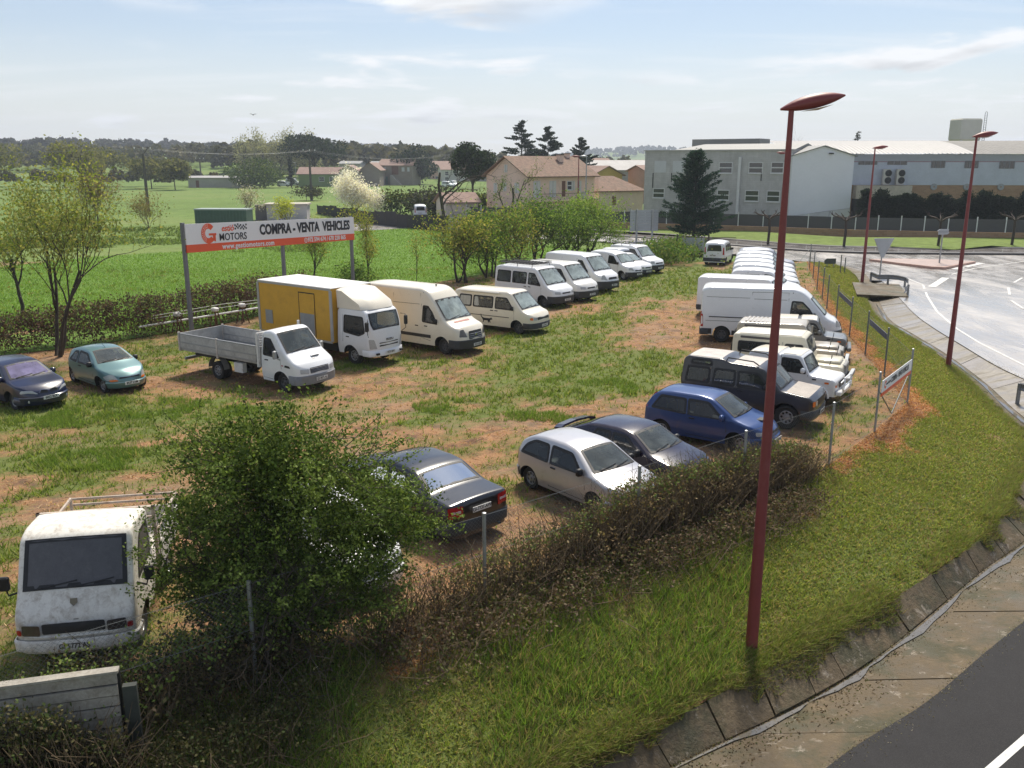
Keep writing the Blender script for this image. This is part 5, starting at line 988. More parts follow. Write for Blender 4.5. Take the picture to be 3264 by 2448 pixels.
for a in ((-1.475, -1.45, bz0 + .12, bz1 - .28), (-.50, -.485, bz0 + .12, bz1 - .30), (-1.475, -.5, bz1 - .32, bz1 - .28)): MB().box(a[0], a[1], y_ - .02, y_ - .001, a[2], a[3]).build('door_gasket', black, dr)
gp = pm('grey_kick_plate', (.27, .28, .29), .5, .15, 4); MB().box(-1.42, -.53, y_ - .02, y_ - .013, bz0 + .2, bz0 + 1.08).build('kick_plate', gp, dr); MB().box(-3.72, -3.25, y_ - .014, y_ - .001, bz0 + .42, bz0 + 1.0).build('grey_patch', gp, bb); MB().box(-1.62, -1.50, y_ - .014, y_ - .001, bz0 + .55, bz0 + .75).build('grey_patch', gp, bb)
for s_ in (-1, 1):
    MB().box(-3.9, 1.6, s_ * .4 - .04, s_ * .4 + .04, .55, .77).build('chassis_rail', black, ti); wheel(ti, -1.45, s_ * .86, .37, .22, 'steel'); wheel(ti, -1.45, s_ * .60, .37, .22, 'steel')
MB().box(-.6, .5, -.9, -.5, .42, .74).build('battery_box', black, ti)
# ---------- rusty white truck close to the camera
NH = -79
nst = Shell([(.10, 1.70), (.12, 2.04), (.30, 2.12), (.98, 2.14), (1.24, 2.06), (1.62, 1.26), (1.86, .90), (1.90, .62)], .90, 2.6, .34, .36, 1.26, .03, cf=.16, cr=.06, nr=8, nf=4.0, bow=.07, crown=.03, rr=.06, axles=(1.02,), arch=1.12, fil=.10)
mossy = pm('lichen_white_paint', (.74, .71, .64), .6, .12, 3, dirt=((.24, .17, .10), .46, 8.0))
fx, fy = -6.98, 12.62; NC = (fx - 1.9 * math.cos(R(NH)), fy - 1.9 * math.sin(R(NH)))
tnz = vehicle('old_truck', 'old lichen stained white truck with rusty bed frame in the near left corner', 'truck', NC, NH, nst, mossy, ws=(1.61, 1.23), panes=([(.28, 1.30), (1.26, 1.24), (1.06, 1.66), (.86, 1.88), (.30, 1.90)],), wst='steel', ww=.2, glass=dusty_glass, wsgl=pm('grimy_windscreen', (.075, .072, .078), .4, .25, 6, spec=.6, dirt=((.14, .13, .13), .3, 9)), bump=None, chassis=False, seams=([(.22, 1.95), (.22, .5)],), lights=None, grille=[([(-.47, .70), (.47, .70), (.47, .88), (-.47, .88)], plastic)], plates=((.50, 'GI 5772 AS'), None))
bumper(nst, .40, .60, mossy, tnz, .06, wrap=.15); 
face_patch(nst, [(-.78, .62), (.78, .62), (.78, .68), (-.78, .68)], mossy, tnz, 'lower_panel', .03)
for s_ in (-1, 1):
    face_patch(nst, [(s_ * .50, .68), (s_ * .78, .68), (s_ * .78, .86), (s_ * .50, .86)][::s_], pm('grimy_headlamp', (.06, .05, .05), .2, .3, 10, spec=.8), tnz, 'headlight', .022)
    face_patch(nst, [(s_ * .79, .68), (s_ * .87, .68), (s_ * .87, .78), (s_ * .79, .78)][::s_], redlamp, tnz, 'indicator', .03)
    mb = MB(); mb.tube([(1.32, s_ * .84, 1.22), (1.42, s_ * 1.05, 1.20), (1.40, s_ * 1.08, 1.3)], .018, 5); mb.bbox(1.36, 1.44, s_ * 1.1 - .08, s_ * 1.1 + .08, 1.28, 1.52, .02); mb.build('mirror', black, tnz)
face_patch(nst, [(.02, .93), (.10, .93), (.10, .955), (.02, .955)], trim, tnz, 'badge', .015)
sp_ = [(-.055, 1.12), (.055, 1.12), (.055, 1.05), (.0, 1.00), (-.055, 1.05)]
mesh('shield_badge', [nst.T(1.72, 0, .02) + Vector((-(z - 1.06) * .45, y, (z - 1.06) * .9)) for y, z in sp_], [tuple(range(5))], pm('faded_badge', (.20, .17, .11), .5, .2, 9), tnz)
rust = pm('rust_steel', (.50, .43, .36), .8, .2, 6, dirt=((.19, .075, .035), .55, 5))
mb = MB()
for s_ in (-1, 1): mb.box(-.06, .0, s_ * .95 - .03, s_ * .95 + .03, .8, 2.02)
mb.box(-.06, .0, -.98, .98, 1.96, 2.02); mb.build('headboard_frame', rust, tnz)
for z in (1.6, 1.8): MB().box(-.05, -.02, -.95, .95, z, z + .03).build('headboard_bar', rust, tnz)
MB().box(-1.95, -.1, -.98, .98, .78, .86).build('bed_floor', rusty, tnz)
for s_ in (-1, 1):
    MB().box(-1.95, -.1, s_ * .98 - .02, s_ * .98 + .02, .86, 1.30).build('side_board', rusty, tnz)
    mb = MB()
    for x in (-1.93, -1.1, -.12): mb.box(x - .03, x + .03, s_ * .98 - .02, s_ * .98 + .02, 1.30, 1.56)
    mb.box(-1.95, -.1, s_ * .98 - .02, s_ * .98 + .02, 1.53, 1.57); mb.build('side_rail', rust, tnz)
    wheel(tnz, -1.25, s_ * .78, .34, .2, 'steel'); MB().box(-1.9, .9, s_ * .4 - .04, s_ * .4 + .04, .55, .76).build('chassis_rail', black, tnz)
MB().box(-1.97, -1.93, -.98, .98, .86, 1.30).build('tailboard', rusty, tnz)
for z in (1.40, 1.52): MB().box(-1.96, -1.93, -.95, .95, z, z + .04).build('tail_rail', rust, tnz)
# ---------- slatted white cargo panel lying against the fence
cg = thing('slatted_panel', 'white slatted metal panel behind the chain link at the bottom left', 'panel', (-6.55, 10.30, -.30), R(15))
slm = pm('white_slat', (.36, .33, .28), .7, .3, 3, dirt=((.10, .075, .045), .5, 6))
for k in range(9): MB().box(-2.6, 1.22, -.02, .02, .10 + k * .165, .245 + k * .165).build('slat', slm, cg, loc=(0, -.02 * (k % 2), 0))
MB().box(-2.6, 1.25, .03, .09, .05, 1.58).build('back_panel', black, cg); MB().box(-2.6, 1.25, -.05, .09, 1.585, 1.62).build('top_edge', slm, cg)
MB().box(1.27, 1.45, -.02, .08, .05, 1.35).build('end_panel', pm('green_grey_end', (.045, .05, .042), .7, .3, 4), cg)
# ================================================================ vegetation
def leaf_quads(C, size, col, r=None, aspect=.55, flat=0.0, dirs=None):
    """diamond leaves at C; returns V, F, colours"""
    g_ = r or rng; n = len(C); d = g_.normal(size=(n, 3)) if dirs is None else dirs + g_.normal(size=(n, 3)) * .35
    d[:, 2] *= (1 - flat); d /= np.linalg.norm(d, axis=1)[:, None] + 1e-9
    e = g_.normal(size=(n, 3)); e -= (e * d).sum(1)[:, None] * d; e /= np.linalg.norm(e, axis=1)[:, None] + 1e-9
    s = (np.asarray(size) * g_.uniform(.6, 1.3, n))[:, None]
    V = np.stack([C - d * s * .5, C + e * s * aspect * .5, C + d * s * .5, C - e * s * aspect * .5], 1).reshape(-1, 3)
    F = np.arange(4 * n).reshape(n, 4); return V, F, np.repeat(col, 4, 0)
def shades(n, cols, w=None, var=.22, r=None):
    g_ = r or rng; k = g_.choice(len(cols), n, p=w); c = np.array(cols)[k]; return c * g_.uniform(1 - var, 1 + var, (n, 1))
class Branches:
    def __init__(s): s.V = []; s.F = []; s.n = 0; s.tips = []
    def tube(s, P, r0, r1, k=4):
        P = np.asarray(P, float); m_ = len(P); t_ = np.gradient(P, axis=0); t_ /= np.linalg.norm(t_, axis=1)[:, None] + 1e-9
        a = np.where(np.abs(t_[:, 2:3]) < .9, np.array([[0, 0, 1.]]), np.array([[1., 0, 0]])); e1 = np.cross(t_, a); e1 /= np.linalg.norm(e1, axis=1)[:, None] + 1e-9; e2 = np.cross(t_, e1)
        rr_ = np.linspace(r0, r1, m_)[:, None, None]; an = np.arange(k) * 2 * np.pi / k
        ring = P[:, None] + rr_ * (np.cos(an)[None, :, None] * e1[:, None] + np.sin(an)[None, :, None] * e2[:, None]); s.V.append(ring.reshape(-1, 3))
        i = np.arange((m_ - 1) * k); r_ = i // k; c = i % k; c2 = (c + 1) % k
        s.F.append(np.stack([r_ * k + c, r_ * k + c2, r_ * k + k + c2, r_ * k + k + c], 1) + s.n); s.n += m_ * k
    def build(s, name, mat, parent): return np_mesh(name, np.concatenate(s.V), np.concatenate(s.F), mat, parent)
def grow_tree(g_, B, p, d, ln, r, depth, spread=.6, up=.25, kids=(3, 5), shrink=.68, tips=None, bend=.18, start=.35, seg=5):
    pts = [np.array(p, float)]; d = np.array(d, float); d /= np.linalg.norm(d)
    for i in range(seg):
        d = d + g_.normal(size=3) * bend + np.array([0, 0, up * .25]); d /= np.linalg.norm(d); pts.append(pts[-1] + d * ln / seg)
    B.tube(pts, r, r * .5, 5 if r > .05 else 3)
    if depth == 0: tips.append((np.array(pts), d)); return
    for k in range(g_.integers(kids[0], kids[1] + 1)):
        f = g_.uniform(start, 1.0) * seg; i = min(int(f), seg - 1); q = pts[i] + (pts[i + 1] - pts[i]) * (f - i)
        v = g_.normal(size=3); v -= v.dot(d) * d; v /= np.linalg.norm(v) + 1e-9; nd = d * (1 - spread * .45) + v * spread + np.array([0, 0, up])
        grow_tree(g_, B, q, nd, ln * shrink * g_.uniform(.75, 1.15), r * .55 * (1 - .3 * f / seg), depth - 1, spread, up, kids, shrink, tips, bend, start, max(seg - 1, 2))
    tips.append((np.array(pts[-2:]), d))
def tree(name, label, cat, loc, h, seed, cols, nleaf, lsize, depth=3, trunk=.4, r0=.1, spread=.6, up=.25, kids=(3, 5), lean=(0, 0), group=None, leafm=None, bark=None, puff=.35, stems=1, w=None, shrink=.68, trans=.35):
    g_ = np.random.default_rng(seed); t = thing(name, label, cat, loc, 0, group); B = Branches(); tips = []
    for k in range(stems):
        d = np.array([lean[0], lean[1], 1.0]) + (g_.normal(size=3) * np.array([.35, .35, 0]) if stems > 1 else 0)
        grow_tree(g_, B, (g_.normal() * .15 * (stems > 1), g_.normal() * .15 * (stems > 1), -.1), d, h * trunk, r0, depth, spread, up, kids, shrink, tips)
    zmax = max(q[0][:, 2].max() for q in tips); sc = h / zmax if zmax > 0 else 1
    for v in B.V: v *= sc
    B.build('trunk', bark or wood_dark, t)
    if nleaf:
        pts = np.concatenate([q[0] for q in tips]) * sc; i = g_.integers(0, len(pts), nleaf); C = pts[i] + g_.normal(size=(nleaf, 3)) * puff
        C = C[C[:, 2] > .1]; V, F, c = leaf_quads(C, lsize, shades(len(C), cols, w, r=g_), g_)
        np_mesh('crown', V, F, leafm or leafmat('leaf_soft'), t, col=c)
    return t
LM = leafmat('leaf_soft', .38); DM = leafmat('leaf_dark', .22); BM = leafmat('blossom', .3)
twig = pm('brown_twig', (.15, .108, .062), .9, .35, 6)
YG = [(.25, .26, .055), (.17, .20, .04), (.33, .28, .09), (.12, .16, .035)]
GR = [(.12, .20, .035), (.08, .14, .028), (.20, .26, .07), (.05, .09, .02)]
# --- trees along the crop field
tree('spring_tree', 'slender tree with fresh yellow green leaves at the left behind the brown hedge', 'tree', (-19.3, 36.6, 0), 8.8, 11, [(.24, .26, .07), (.18, .21, .05), (.30, .28, .10), (.14, .18, .045)], 6600, .13, 4, .36, .08, .55, .42, (3, 4), puff=.32, stems=3)
tree('spring_tree', 'bushy yellow green tree cut by the left edge of the picture', 'tree', (-26.2, 46.5, 0), 6.6, 12, YG, 3000, .17, 4, .5, .12, .6, .3, (3, 4), puff=.45)
tree('young_tree', 'thin leafed young tree under the middle of the sign', 'tree', (-12.9, 56.5, 0), 4.9, 13, YG, 2000, .12, 4, .4, .06, .55, .4, (3, 4), puff=.22)
tree('young_tree', 'young tree just right of the sign, its twigs still showing', 'tree', (-8.9, 55.6, 0), 5.6, 14, YG, 2300, .12, 4, .42, .06, .5, .4, (3, 4), puff=.22)
tree('young_tree', 'very thin sapling between the young tree and the leafy clump', 'tree', (-6.3, 57.5, 0), 4.4, 15, YG, 420, .11, 3, .6, .035, .4, .4, (2, 4), puff=.15)
for k, (x, y, h, n, sd, pal, lb) in enumerate([(-3.6, 59.6, 5.0, 4200, 21, YG, 'leafy yellow green tree left of the minibus rack'), (-1.6, 62.5, 5.3, 5200, 22, GR, 'tall green tree in the clump above the rusty roofed van'), (.2, 66.0, 5.1, 5200, 23, YG, 'bright tree in the middle of the roadside clump'), (2.2, 69.5, 5.6, 6500, 24, GR, 'dense tall green tree before the pink house'), (4.6, 72.5, 4.2, 4600, 25, GR, 'low spreading green tree at the right of the clump'), (6.8, 80.0, 5.3, 7500, 26, [(.19, .27, .05), (.13, .20, .04), (.26, .32, .09)], 'round bright green tree at the right end of the clump')]):
    tree('spring_tree', lb, 'tree', (x, y, 0), h, sd, pal, n, .18, 4, .30, .06, .70, .22, (3, 5), puff=.50, stems=4)
tree('spring_tree', 'low scrub at the foot of the sign posts', 'shrub', (-9.9, 54.2, 0), 2.1, 27, GR, 1800, .15, 3, .5, .04, .8, .1, (3, 5), puff=.3, stems=3)
tree('bare_shrub', 'large bare shrub of many upright stems in the pasture', 'shrub', (-51.5, 110, 0), 7.6, 31, [(.22, .15, .09), (.17, .16, .06)], 2600, .24, 3, .75, .10, .30, .5, (3, 5), stems=9, puff=.45, bark=twig)
tree('bare_shrub', 'smaller bare shrub beside the large one in the pasture', 'shrub', (-44.5, 109, 0), 4.6, 32, [(.22, .17, .08), (.18, .17, .06)], 1300, .22, 3, .7, .06, .35, .4, (3, 5), stems=6, puff=.4, bark=twig)
tree('blossom_tree', 'round tree covered in white blossom above the dark panel fence', 'tree', (-23.6, 133, 0), 7.6, 33, [(.85, .80, .79), (.74, .68, .68), (.80, .74, .71)], 11000, .27, 4, .40, .10, .75, .18, (4, 5), leafm=BM, puff=.50, stems=2)
tree('blossom_tree', 'small tree with sparse white blossom between the container and the hut', 'tree', (-36.0, 122, 0), 5.0, 34, [(.60, .56, .50), (.42, .40, .30), (.22, .20, .09)], 1500, .20, 3, .45, .07, .6, .3, (3, 5), leafm=BM, puff=.4, stems=2)
tree('spring_tree', 'lime green shrub before the white hut', 'shrub', (-29.6, 118, 0), 3.6, 35, [(.40, .42, .05), (.30, .34, .05)], 1500, .22, 3, .5, .05, .5, .4, (3, 5), stems=4, puff=.35)
tree('bare_tree', 'tall dark bare tree before the far white van and the hedge', 'tree', (-7.3, 96, 0), 9.0, 36, [(.12, .09, .06)], 0, .1, 4, .5, .15, .75, .05, (3, 4), bark=wood_dark)
tree('bare_tree', 'forked bare tree with ivied trunk before the pink house', 'tree', (.3, 97, 0), 8.6, 37, [(.10, .14, .03)], 700, .16, 3, .55, .17, .6, .25, (2, 3), puff=.2)
# --- conifer by the junction
def conifer(name, label, loc, h, rad, seed, cols, nb=110, nl=150, lsize=.20, tilt=.55, crown0=.05, thin=1.0, group=None, ls=None):
    g_ = np.random.default_rng(seed); t = thing(name, label, 'tree', loc, 0, group); B = Branches(); B.tube([(0, 0, -.1), (0, 0, h * .5), (g_.normal() * .1, 0, h * .97)], h * .022, .02, 6); C = []; D = []
    for k in range(nb):
        f = (k + g_.uniform()) / nb; z = h * (crown0 + (1 - crown0) * f * .95); L_ = rad * (1 - f) ** .75 * g_.uniform(.65, 1.15) + .15; a = g_.uniform(0, 2 * np.pi)
        if f < .12: L_ *= .75
        s_ = np.linspace(0, 1, 7); P = np.stack([np.cos(a) * L_ * s_, np.sin(a) * L_ * s_, z + tilt * L_ * s_ ** 1.4 * (.3 + .8 * f)], 1); B.tube(P, .035, .008, 3)
        m_ = int(nl * (.3 + L_ / rad) * thin); s_ = g_.uniform(.12, 1.02, m_) ** .8; q = np.stack([np.cos(a) * L_ * s_, np.sin(a) * L_ * s_, z + tilt * L_ * s_ ** 1.4 * (.3 + .8 * f)], 1)
        q += g_.normal(size=(m_, 3)) * (.06 + .20 * (1 - s_)[:, None] + .05) * np.array([1, 1, .55]); C.append(q); dd = np.tile(np.array([np.cos(a), np.sin(a), .55]), (m_, 1)); D.append(dd)
    C = np.concatenate(C); D = np.concatenate(D); B.build('trunk', wood_dark, t); V, F, c = leaf_quads(C, lsize, shades(len(C), cols, r=g_), g_, .35, dirs=D); np_mesh('crown', V, F, DM, t, col=c); return t
CF = [(.020, .045, .034), (.028, .060, .040), (.012, .028, .024), (.040, .075, .050)]
conifer('conifer', 'dark blue green conifer with upswept branches by the junction', (19.0, 93.0, 0), 9.4, 4.3, 41, CF, 140, 230, .26)
conifer('cedar', 'taller cedar silhouetted behind the pink house', (2.0, 190, 0), 16.8, 7.0, 42, [(.022, .034, .028), (.03, .046, .034)], 64, 230, .5, .10, .25)
conifer('cedar', 'shorter cedar right of the taller one behind the pink house', (7.6, 192, 0), 15.6, 6.6, 43, [(.022, .034, .028), (.03, .046, .034)], 64, 230, .5, .14, .25)
conifer('cedar', 'dark ragged fir behind the right chimney of the pink house', (14.6, 194, 0), 13.4, 6.8, 44, [(.026, .038, .028), (.034, .048, .034)], 64, 230, .5, .3, .1)
conifer('cedar', 'small dark fir rising above the warehouse roof', (62.5, 165, 0), 13.6, 3.2, 45, [(.022, .034, .024), (.03, .044, .03)], 40, 70, .34, .1, .3)
def blob(name, label, loc, h, rx, rz, seed, cols, n, ls, trunk=True, cat='tree', group=None, mat=None, ragged=.25, flat=1.0, lobes=14):
    """crown made of leaf clumps on lobes, trunk under it"""
    g_ = np.random.default_rng(seed); t = thing(name, label, cat, loc, 0, group); B = Branches(); zc_ = h - rz
    B.tube([(0, 0, -.2), (g_.normal() * .1 * h * .1, 0, zc_ * .6 + .1), (0, 0, zc_ + .2)], max(.02 * h, .03), .02 * h * .6, 5); cs = []
    for k in range(lobes):
        v = g_.normal(size=3); v /= np.linalg.norm(v); c = np.array([v[0] * rx * .65, v[1] * rx * .65, zc_ + v[2] * rz * .65 * flat]); cs.append(c); B.tube([(0, 0, max(zc_ * .5, .1)), c * .6 + np.array([0, 0, zc_ * .4]), c], .012 * h, .004 * h, 3)
    cs = np.array(cs); i = g_.integers(0, lobes, n); v = g_.normal(size=(n, 3)); v /= np.linalg.norm(v, axis=1)[:, None]; rr_ = g_.uniform(.55, 1.0, n) ** .6 * (1 + ragged * g_.normal(size=n) * .5)
    C = cs[i] + v * rr_[:, None] * np.array([rx * .5, rx * .5, rz * .5]); C = C[C[:, 2] > .08]
    V, F, c = leaf_quads(C, ls, shades(len(C), cols, r=g_), g_, .8); B.build('trunk', wood_dark, t); np_mesh('crown', V, F, mat or DM, t, col=c); return t
PN = [(.022, .036, .020), (.032, .050, .026), (.014, .022, .014)]
blob('stone_pine', 'dark umbrella pine left of the pink house', (-6.6, 152, 0), 10.9, 3.6, 3.0, 51, [(.03, .05, .026), (.045, .065, .032), (.02, .03, .018)], 5200, .42, lobes=18)
blob('dark_tree', 'round dark evergreen beside the grey concrete house', (-34.5, 320, 0), 13.5, 7.5, 6.4, 52, PN, 3600, .8)
blob('dark_tree', 'broad dark pine above the green walled house', (-72, 330, 0), 17.5, 12.5, 4.6, 53, PN, 4000, .9)
blob('dark_shrub', 'trimmed dark round shrub right of the long grey shed', (-80.5, 282, 0), 9.5, 8.5, 4.7, 54, [(.04, .07, .02), (.07, .10, .03), (.10, .13, .035)], 3200, .7, cat='shrub')
conifer('cypress', 'narrow dark cypress before the green walled house', (-70.5, 288, 0), 9.5, 1.2, 55, PN, 40, 60, .5, .9)
blob('dark_shrub', 'dark scrub at the foot of the near power pole', (-43.5, 190, 0), 3.2, 3.4, 1.7, 56, [(.05, .06, .03), (.08, .08, .04)], 900, .4, cat='shrub', ragged=.5)
blob('dark_shrub', 'ragged dark shrub by the hedge corner left of the pink house', (-11.0, 128, 0), 4.6, 4.2, 2.3, 57, [(.07, .065, .05), (.05, .055, .035)], 1600, .35, cat='shrub', ragged=.6)
# middle distance trees at the left and the belt behind the houses
FT = [(.10, .11, .045), (.14, .13, .06), (.17, .16, .06), (.075, .085, .035)]; PP = [(.27, .26, .17), (.21, .21, .13), (.31, .29, .20)]
far = [(-151, 262, 14.5, 10, 61, FT, 'olive tree with a dark leaning double trunk at the far left'), (-128, 268, 13.8, 8, 62, [(.16, .15, .06), (.13, .13, .05)], 'golden green tree right of the double trunked one'), (-166, 240, 12, 8, 63, FT, 'dull green tree at the far left edge of the pasture'), (-110, 275, 9.5, 7, 64, FT, 'low rounded olive tree before the sloping field'), (-98, 262, 8.5, 5, 65, FT, 'thin olive tree on the left of the hedge line'), (-136, 300, 12, 8, 66, FT, 'olive tree behind the golden one at the left')]
for x, y, h, r_, sd, pal, lb in far: blob('pasture_tree', lb, 'x' and (x, y, float(terrain_z(np.array(x), np.array(y)))), h, r_, h * .34, sd, pal, 2600, .75, group='trees along the far pasture hedge', mat=LM, ragged=.5)
names = ['first', 'second', 'third', 'fourth', 'fifth', 'sixth', 'seventh']
for k, x in enumerate(np.linspace(-110, -82, 7)): blob('poplar', f'{names[k]} pale poplar from the left in the tall grove on the skyline', (x, 372 + 5 * (k % 2), 0.5), 19.0 + 1.2 * math.sin(k * 2.1), 4.4, 8.6, 70 + k, PP, 1900, .62, group='pale poplars of the skyline grove', mat=LM, ragged=.6, lobes=20)
def wood(name, label, regions, seed, cols, ls, cat='wood'):
    """far woodland that reads as one mass: many crowns of leaf clumps in one object"""
    g_ = np.random.default_rng(seed); VV = []; FF = []; CC = []; n0 = 0
    for (x0, x1, y0, y1, n, h0, h1, q) in regions:
        for k in range(n):
            x = g_.uniform(x0, x1); y = g_.uniform(y0, y1); h = g_.uniform(h0, h1); z = float(terrain_z(np.array(x), np.array(y))); m_ = q; v = g_.normal(size=(m_, 3)); v /= np.linalg.norm(v, axis=1)[:, None]; v[:, 2] = np.abs(v[:, 2]) * 1.0 - .25
            C = np.array([x, y, z + h * .45]) + v * np.array([h * .42, h * .42, h * .55]) * g_.uniform(.55, 1.0, (m_, 1)); base = np.array(cols[g_.integers(len(cols))]) * g_.uniform(.75, 1.25)
            V, F, c = leaf_quads(C, ls * h / 9, np.tile(base, (m_, 1)) * g_.uniform(.6, 1.35, (m_, 1)), g_, .9); VV.append(V); FF.append(F + n0); CC.append(c); n0 += len(V)
    return tag(np_mesh(name, np.concatenate(VV), np.concatenate(FF), DM, col=np.concatenate(CC)), label, cat, kind='stuff')
WC = [(.050, .056, .040), (.07, .07, .045), (.04, .045, .035), (.09, .085, .05)]
wood('hill_wood', 'dark wood along the crest of the left hill', [(-760, -330, 640, 900, 420, 11, 17, 60), (-330, -160, 700, 950, 200, 8, 13, 50), (-160, 60, 800, 1100, 160, 7, 11, 40)], 81, [(.040, .042, .040), (.055, .055, .048), (.033, .036, .034)], 2.6)
wood('hedgerow_wood', 'tangled hedgerow trees between the far fields', [(-330, -120, 420, 560, 220, 7, 12, 70), (-130, -20, 390, 470, 190, 9, 15, 80), (-60, 60, 430, 560, 150, 8, 13, 70), (-190, -95, 292, 300, 40, 4, 7, 80), (-260, -100, 455, 470, 90, 4, 7, 60), (-480, -250, 520, 640, 160, 8, 13, 60)], 82, [(.085, .085, .05), (.11, .10, .055), (.065, .07, .045), (.13, .115, .065)], 1.9)
wood('town_trees', 'greyish trees scattered between the roofs of the far town', [(-60, 130, 560, 800, 120, 7, 11, 40), (20, 260, 300, 420, 60, 6, 9, 50)], 83, [(.075, .075, .055), (.10, .10, .065), (.06, .065, .05)], 1.8)
wood('ridge_wood', 'blue wooded ridge on the far horizon', [(60, 620, 2000, 2500, 420, 10, 16, 26), (-700, 60, 1550, 1950, 420, 9, 15, 26), (900, 2000, 1650, 2100, 300, 14, 22, 26)], 84, [(.035, .045, .05), (.045, .055, .055)], 3.4)
# --- row of cypresses before the warehouse
CY = [(.016, .028, .018), (.024, .040, .024), (.010, .018, .012)]
cyp = [conifer('cypress', 'x', (0, 0, -50), h, .85, 90 + k, CY, 60, 110, .26, 1.0, .0) for k, h in enumerate((4.2, 4.1, 4.15))]
A_, B_ = Vector((41.0, 104.2, .4)), Vector((72, 95, .4)); NCY = 46
for k in range(NCY):
    if k < 3: o_ = cyp[k]
    else: o_ = copy_tree(cyp[int(rng.integers(3))])
    f = k / (NCY - 1); o_.location = A_ + (B_ - A_) * f + Vector((0, rng.normal() * .25, 0)); o_.rotation_euler = (0, 0, k * 1.7); s_ = float(.80 + .32 * rng.random()); o_.scale = (1.05, 1.05, s_)
    tag(o_, 'dark cypress in the dense row before the brick warehouse base', 'tree', 'cypress row before the warehouse')
# --- pollarded plane trees on the verge
for k, (px, py, lb) in enumerate([(2448, 772, 'pollarded plane tree behind the big red lamp post'), (2690, 780, 'pollarded plane tree right of the white gable'), (2990, 782, 'pollarded plane tree beside the small direction sign'), (3225, 778, 'pollarded plane tree at the right edge')]):
    p = un(px, py, .3); g_ = np.random.default_rng(100 + k); t = thing('plane_tree', lb, 'tree', p, 0, 'pollarded plane trees on the verge'); B = Branches(); B.tube([(0, 0, -.2), (.05, 0, 1.2), (0, 0, 2.3)], .13, .12, 6)
    for a in np.linspace(0, 2 * np.pi, 6, endpoint=False) + g_.uniform(0, 1):
        e = np.array([math.cos(a), math.sin(a), 0]); B.tube([np.array([0, 0, 2.2]), e * .5 + np.array([0, 0, 2.55]), e * 1.1 + np.array([0, 0, 2.7]), e * 1.35 + np.array([0, 0, 2.85])], .07, .06, 4)
        for _ in range(3): B.tube([e * 1.3 + np.array([0, 0, 2.82]), e * 1.4 + g_.normal(size=3) * .12 + np.array([0, 0, 3.0])], .05, .02, 3)
    B.build('trunk', wood_dark, t)
# --- hedges
def hedge(name, label, line, h, wd, n, cols, ls, seed, hvar=.25, mat=None, twigs=0, w=None, dens=None, zf=None, tipcol=None, cat='hedge'):
    g_ = np.random.default_rng(seed); P = np.array(line, float); sg = np.linalg.norm(np.diff(P, axis=0), axis=1); cum = np.concatenate([[0], np.cumsum(sg)]); t = thing(name, label, cat, (0, 0, 0))
    def along(s):
        return np.stack([np.interp(s, cum, P[:, 0]), np.interp(s, cum, P[:, 1])], 1)
    nc = n // 9; s = np.repeat(g_.uniform(0, cum[-1], nc), 9); n = len(s)
    if dens is not None:
        keep = np.repeat(g_.uniform(size=nc), 9) < np.interp(s, cum, dens); s = s[keep]
    m_ = len(s); hh = np.interp(s, cum, h if hasattr(h, '__len__') else [h] * len(P)) * (1 + hvar * (fbm(s * .9, s * 0 + seed, seed) - .5) * 2); u = np.repeat(g_.uniform(size=m_ // 9 + 1), 9)[:m_]; z = hh * u ** .62
    off = np.repeat(g_.normal(size=m_ // 9 + 1), 9)[:m_] * wd * .5 * np.sqrt(np.clip(1.15 - (z / hh) ** 3, .1, 1)); d = along(s + .05) - along(s - .05); d /= np.linalg.norm(d, axis=1)[:, None] + 1e-9
    xy = along(s) + np.stack([-d[:, 1], d[:, 0]], 1) * off[:, None]; C = np.concatenate([xy, z[:, None]], 1) + g_.normal(size=(m_, 3)) * ls * 1.15
    if zf is not None: C[:, 2] += zf(C[:, 0], C[:, 1])
    col = shades(m_, cols, w, r=g_)
    if tipcol is not None:
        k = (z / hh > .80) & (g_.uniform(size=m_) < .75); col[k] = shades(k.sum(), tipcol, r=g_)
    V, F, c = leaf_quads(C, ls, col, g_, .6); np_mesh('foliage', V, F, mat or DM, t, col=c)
    if twigs:
        B = Branches(); ss = g_.uniform(0, cum[-1], twigs)
        if dens is not None: ss = ss[g_.uniform(size=twigs) < np.interp(ss, cum, dens)]
        q = along(ss)
        for k in range(len(ss)):
            h_ = float(np.interp(ss[k], cum, h if hasattr(h, '__len__') else [h] * len(P))) * g_.uniform(.6, 1.1); b0 = np.array([q[k, 0] + g_.normal() * wd * .4, q[k, 1] + g_.normal() * wd * .4, 0]); b0[2] = zf(b0[0], b0[1]) if zf is not None else 0
            e = b0 + np.array([g_.normal() * .35, g_.normal() * .35, h_]); mid = (b0 + e) / 2 + g_.normal(size=3) * .12; B.tube([b0, mid, e], .010, .004, 3)
        B.build('twigs', twig, t)
    return t
BR = [(.095, .055, .042), (.065, .042, .034), (.12, .08, .055), (.055, .055, .028)]
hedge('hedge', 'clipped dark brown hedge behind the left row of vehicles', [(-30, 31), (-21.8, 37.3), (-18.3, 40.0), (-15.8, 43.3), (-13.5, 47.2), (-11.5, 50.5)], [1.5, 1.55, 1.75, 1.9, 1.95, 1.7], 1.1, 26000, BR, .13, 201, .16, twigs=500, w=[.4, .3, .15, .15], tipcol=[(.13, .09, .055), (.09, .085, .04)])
def bank_z(x, y): return np.zeros_like(np.asarray(x, float)) - .02
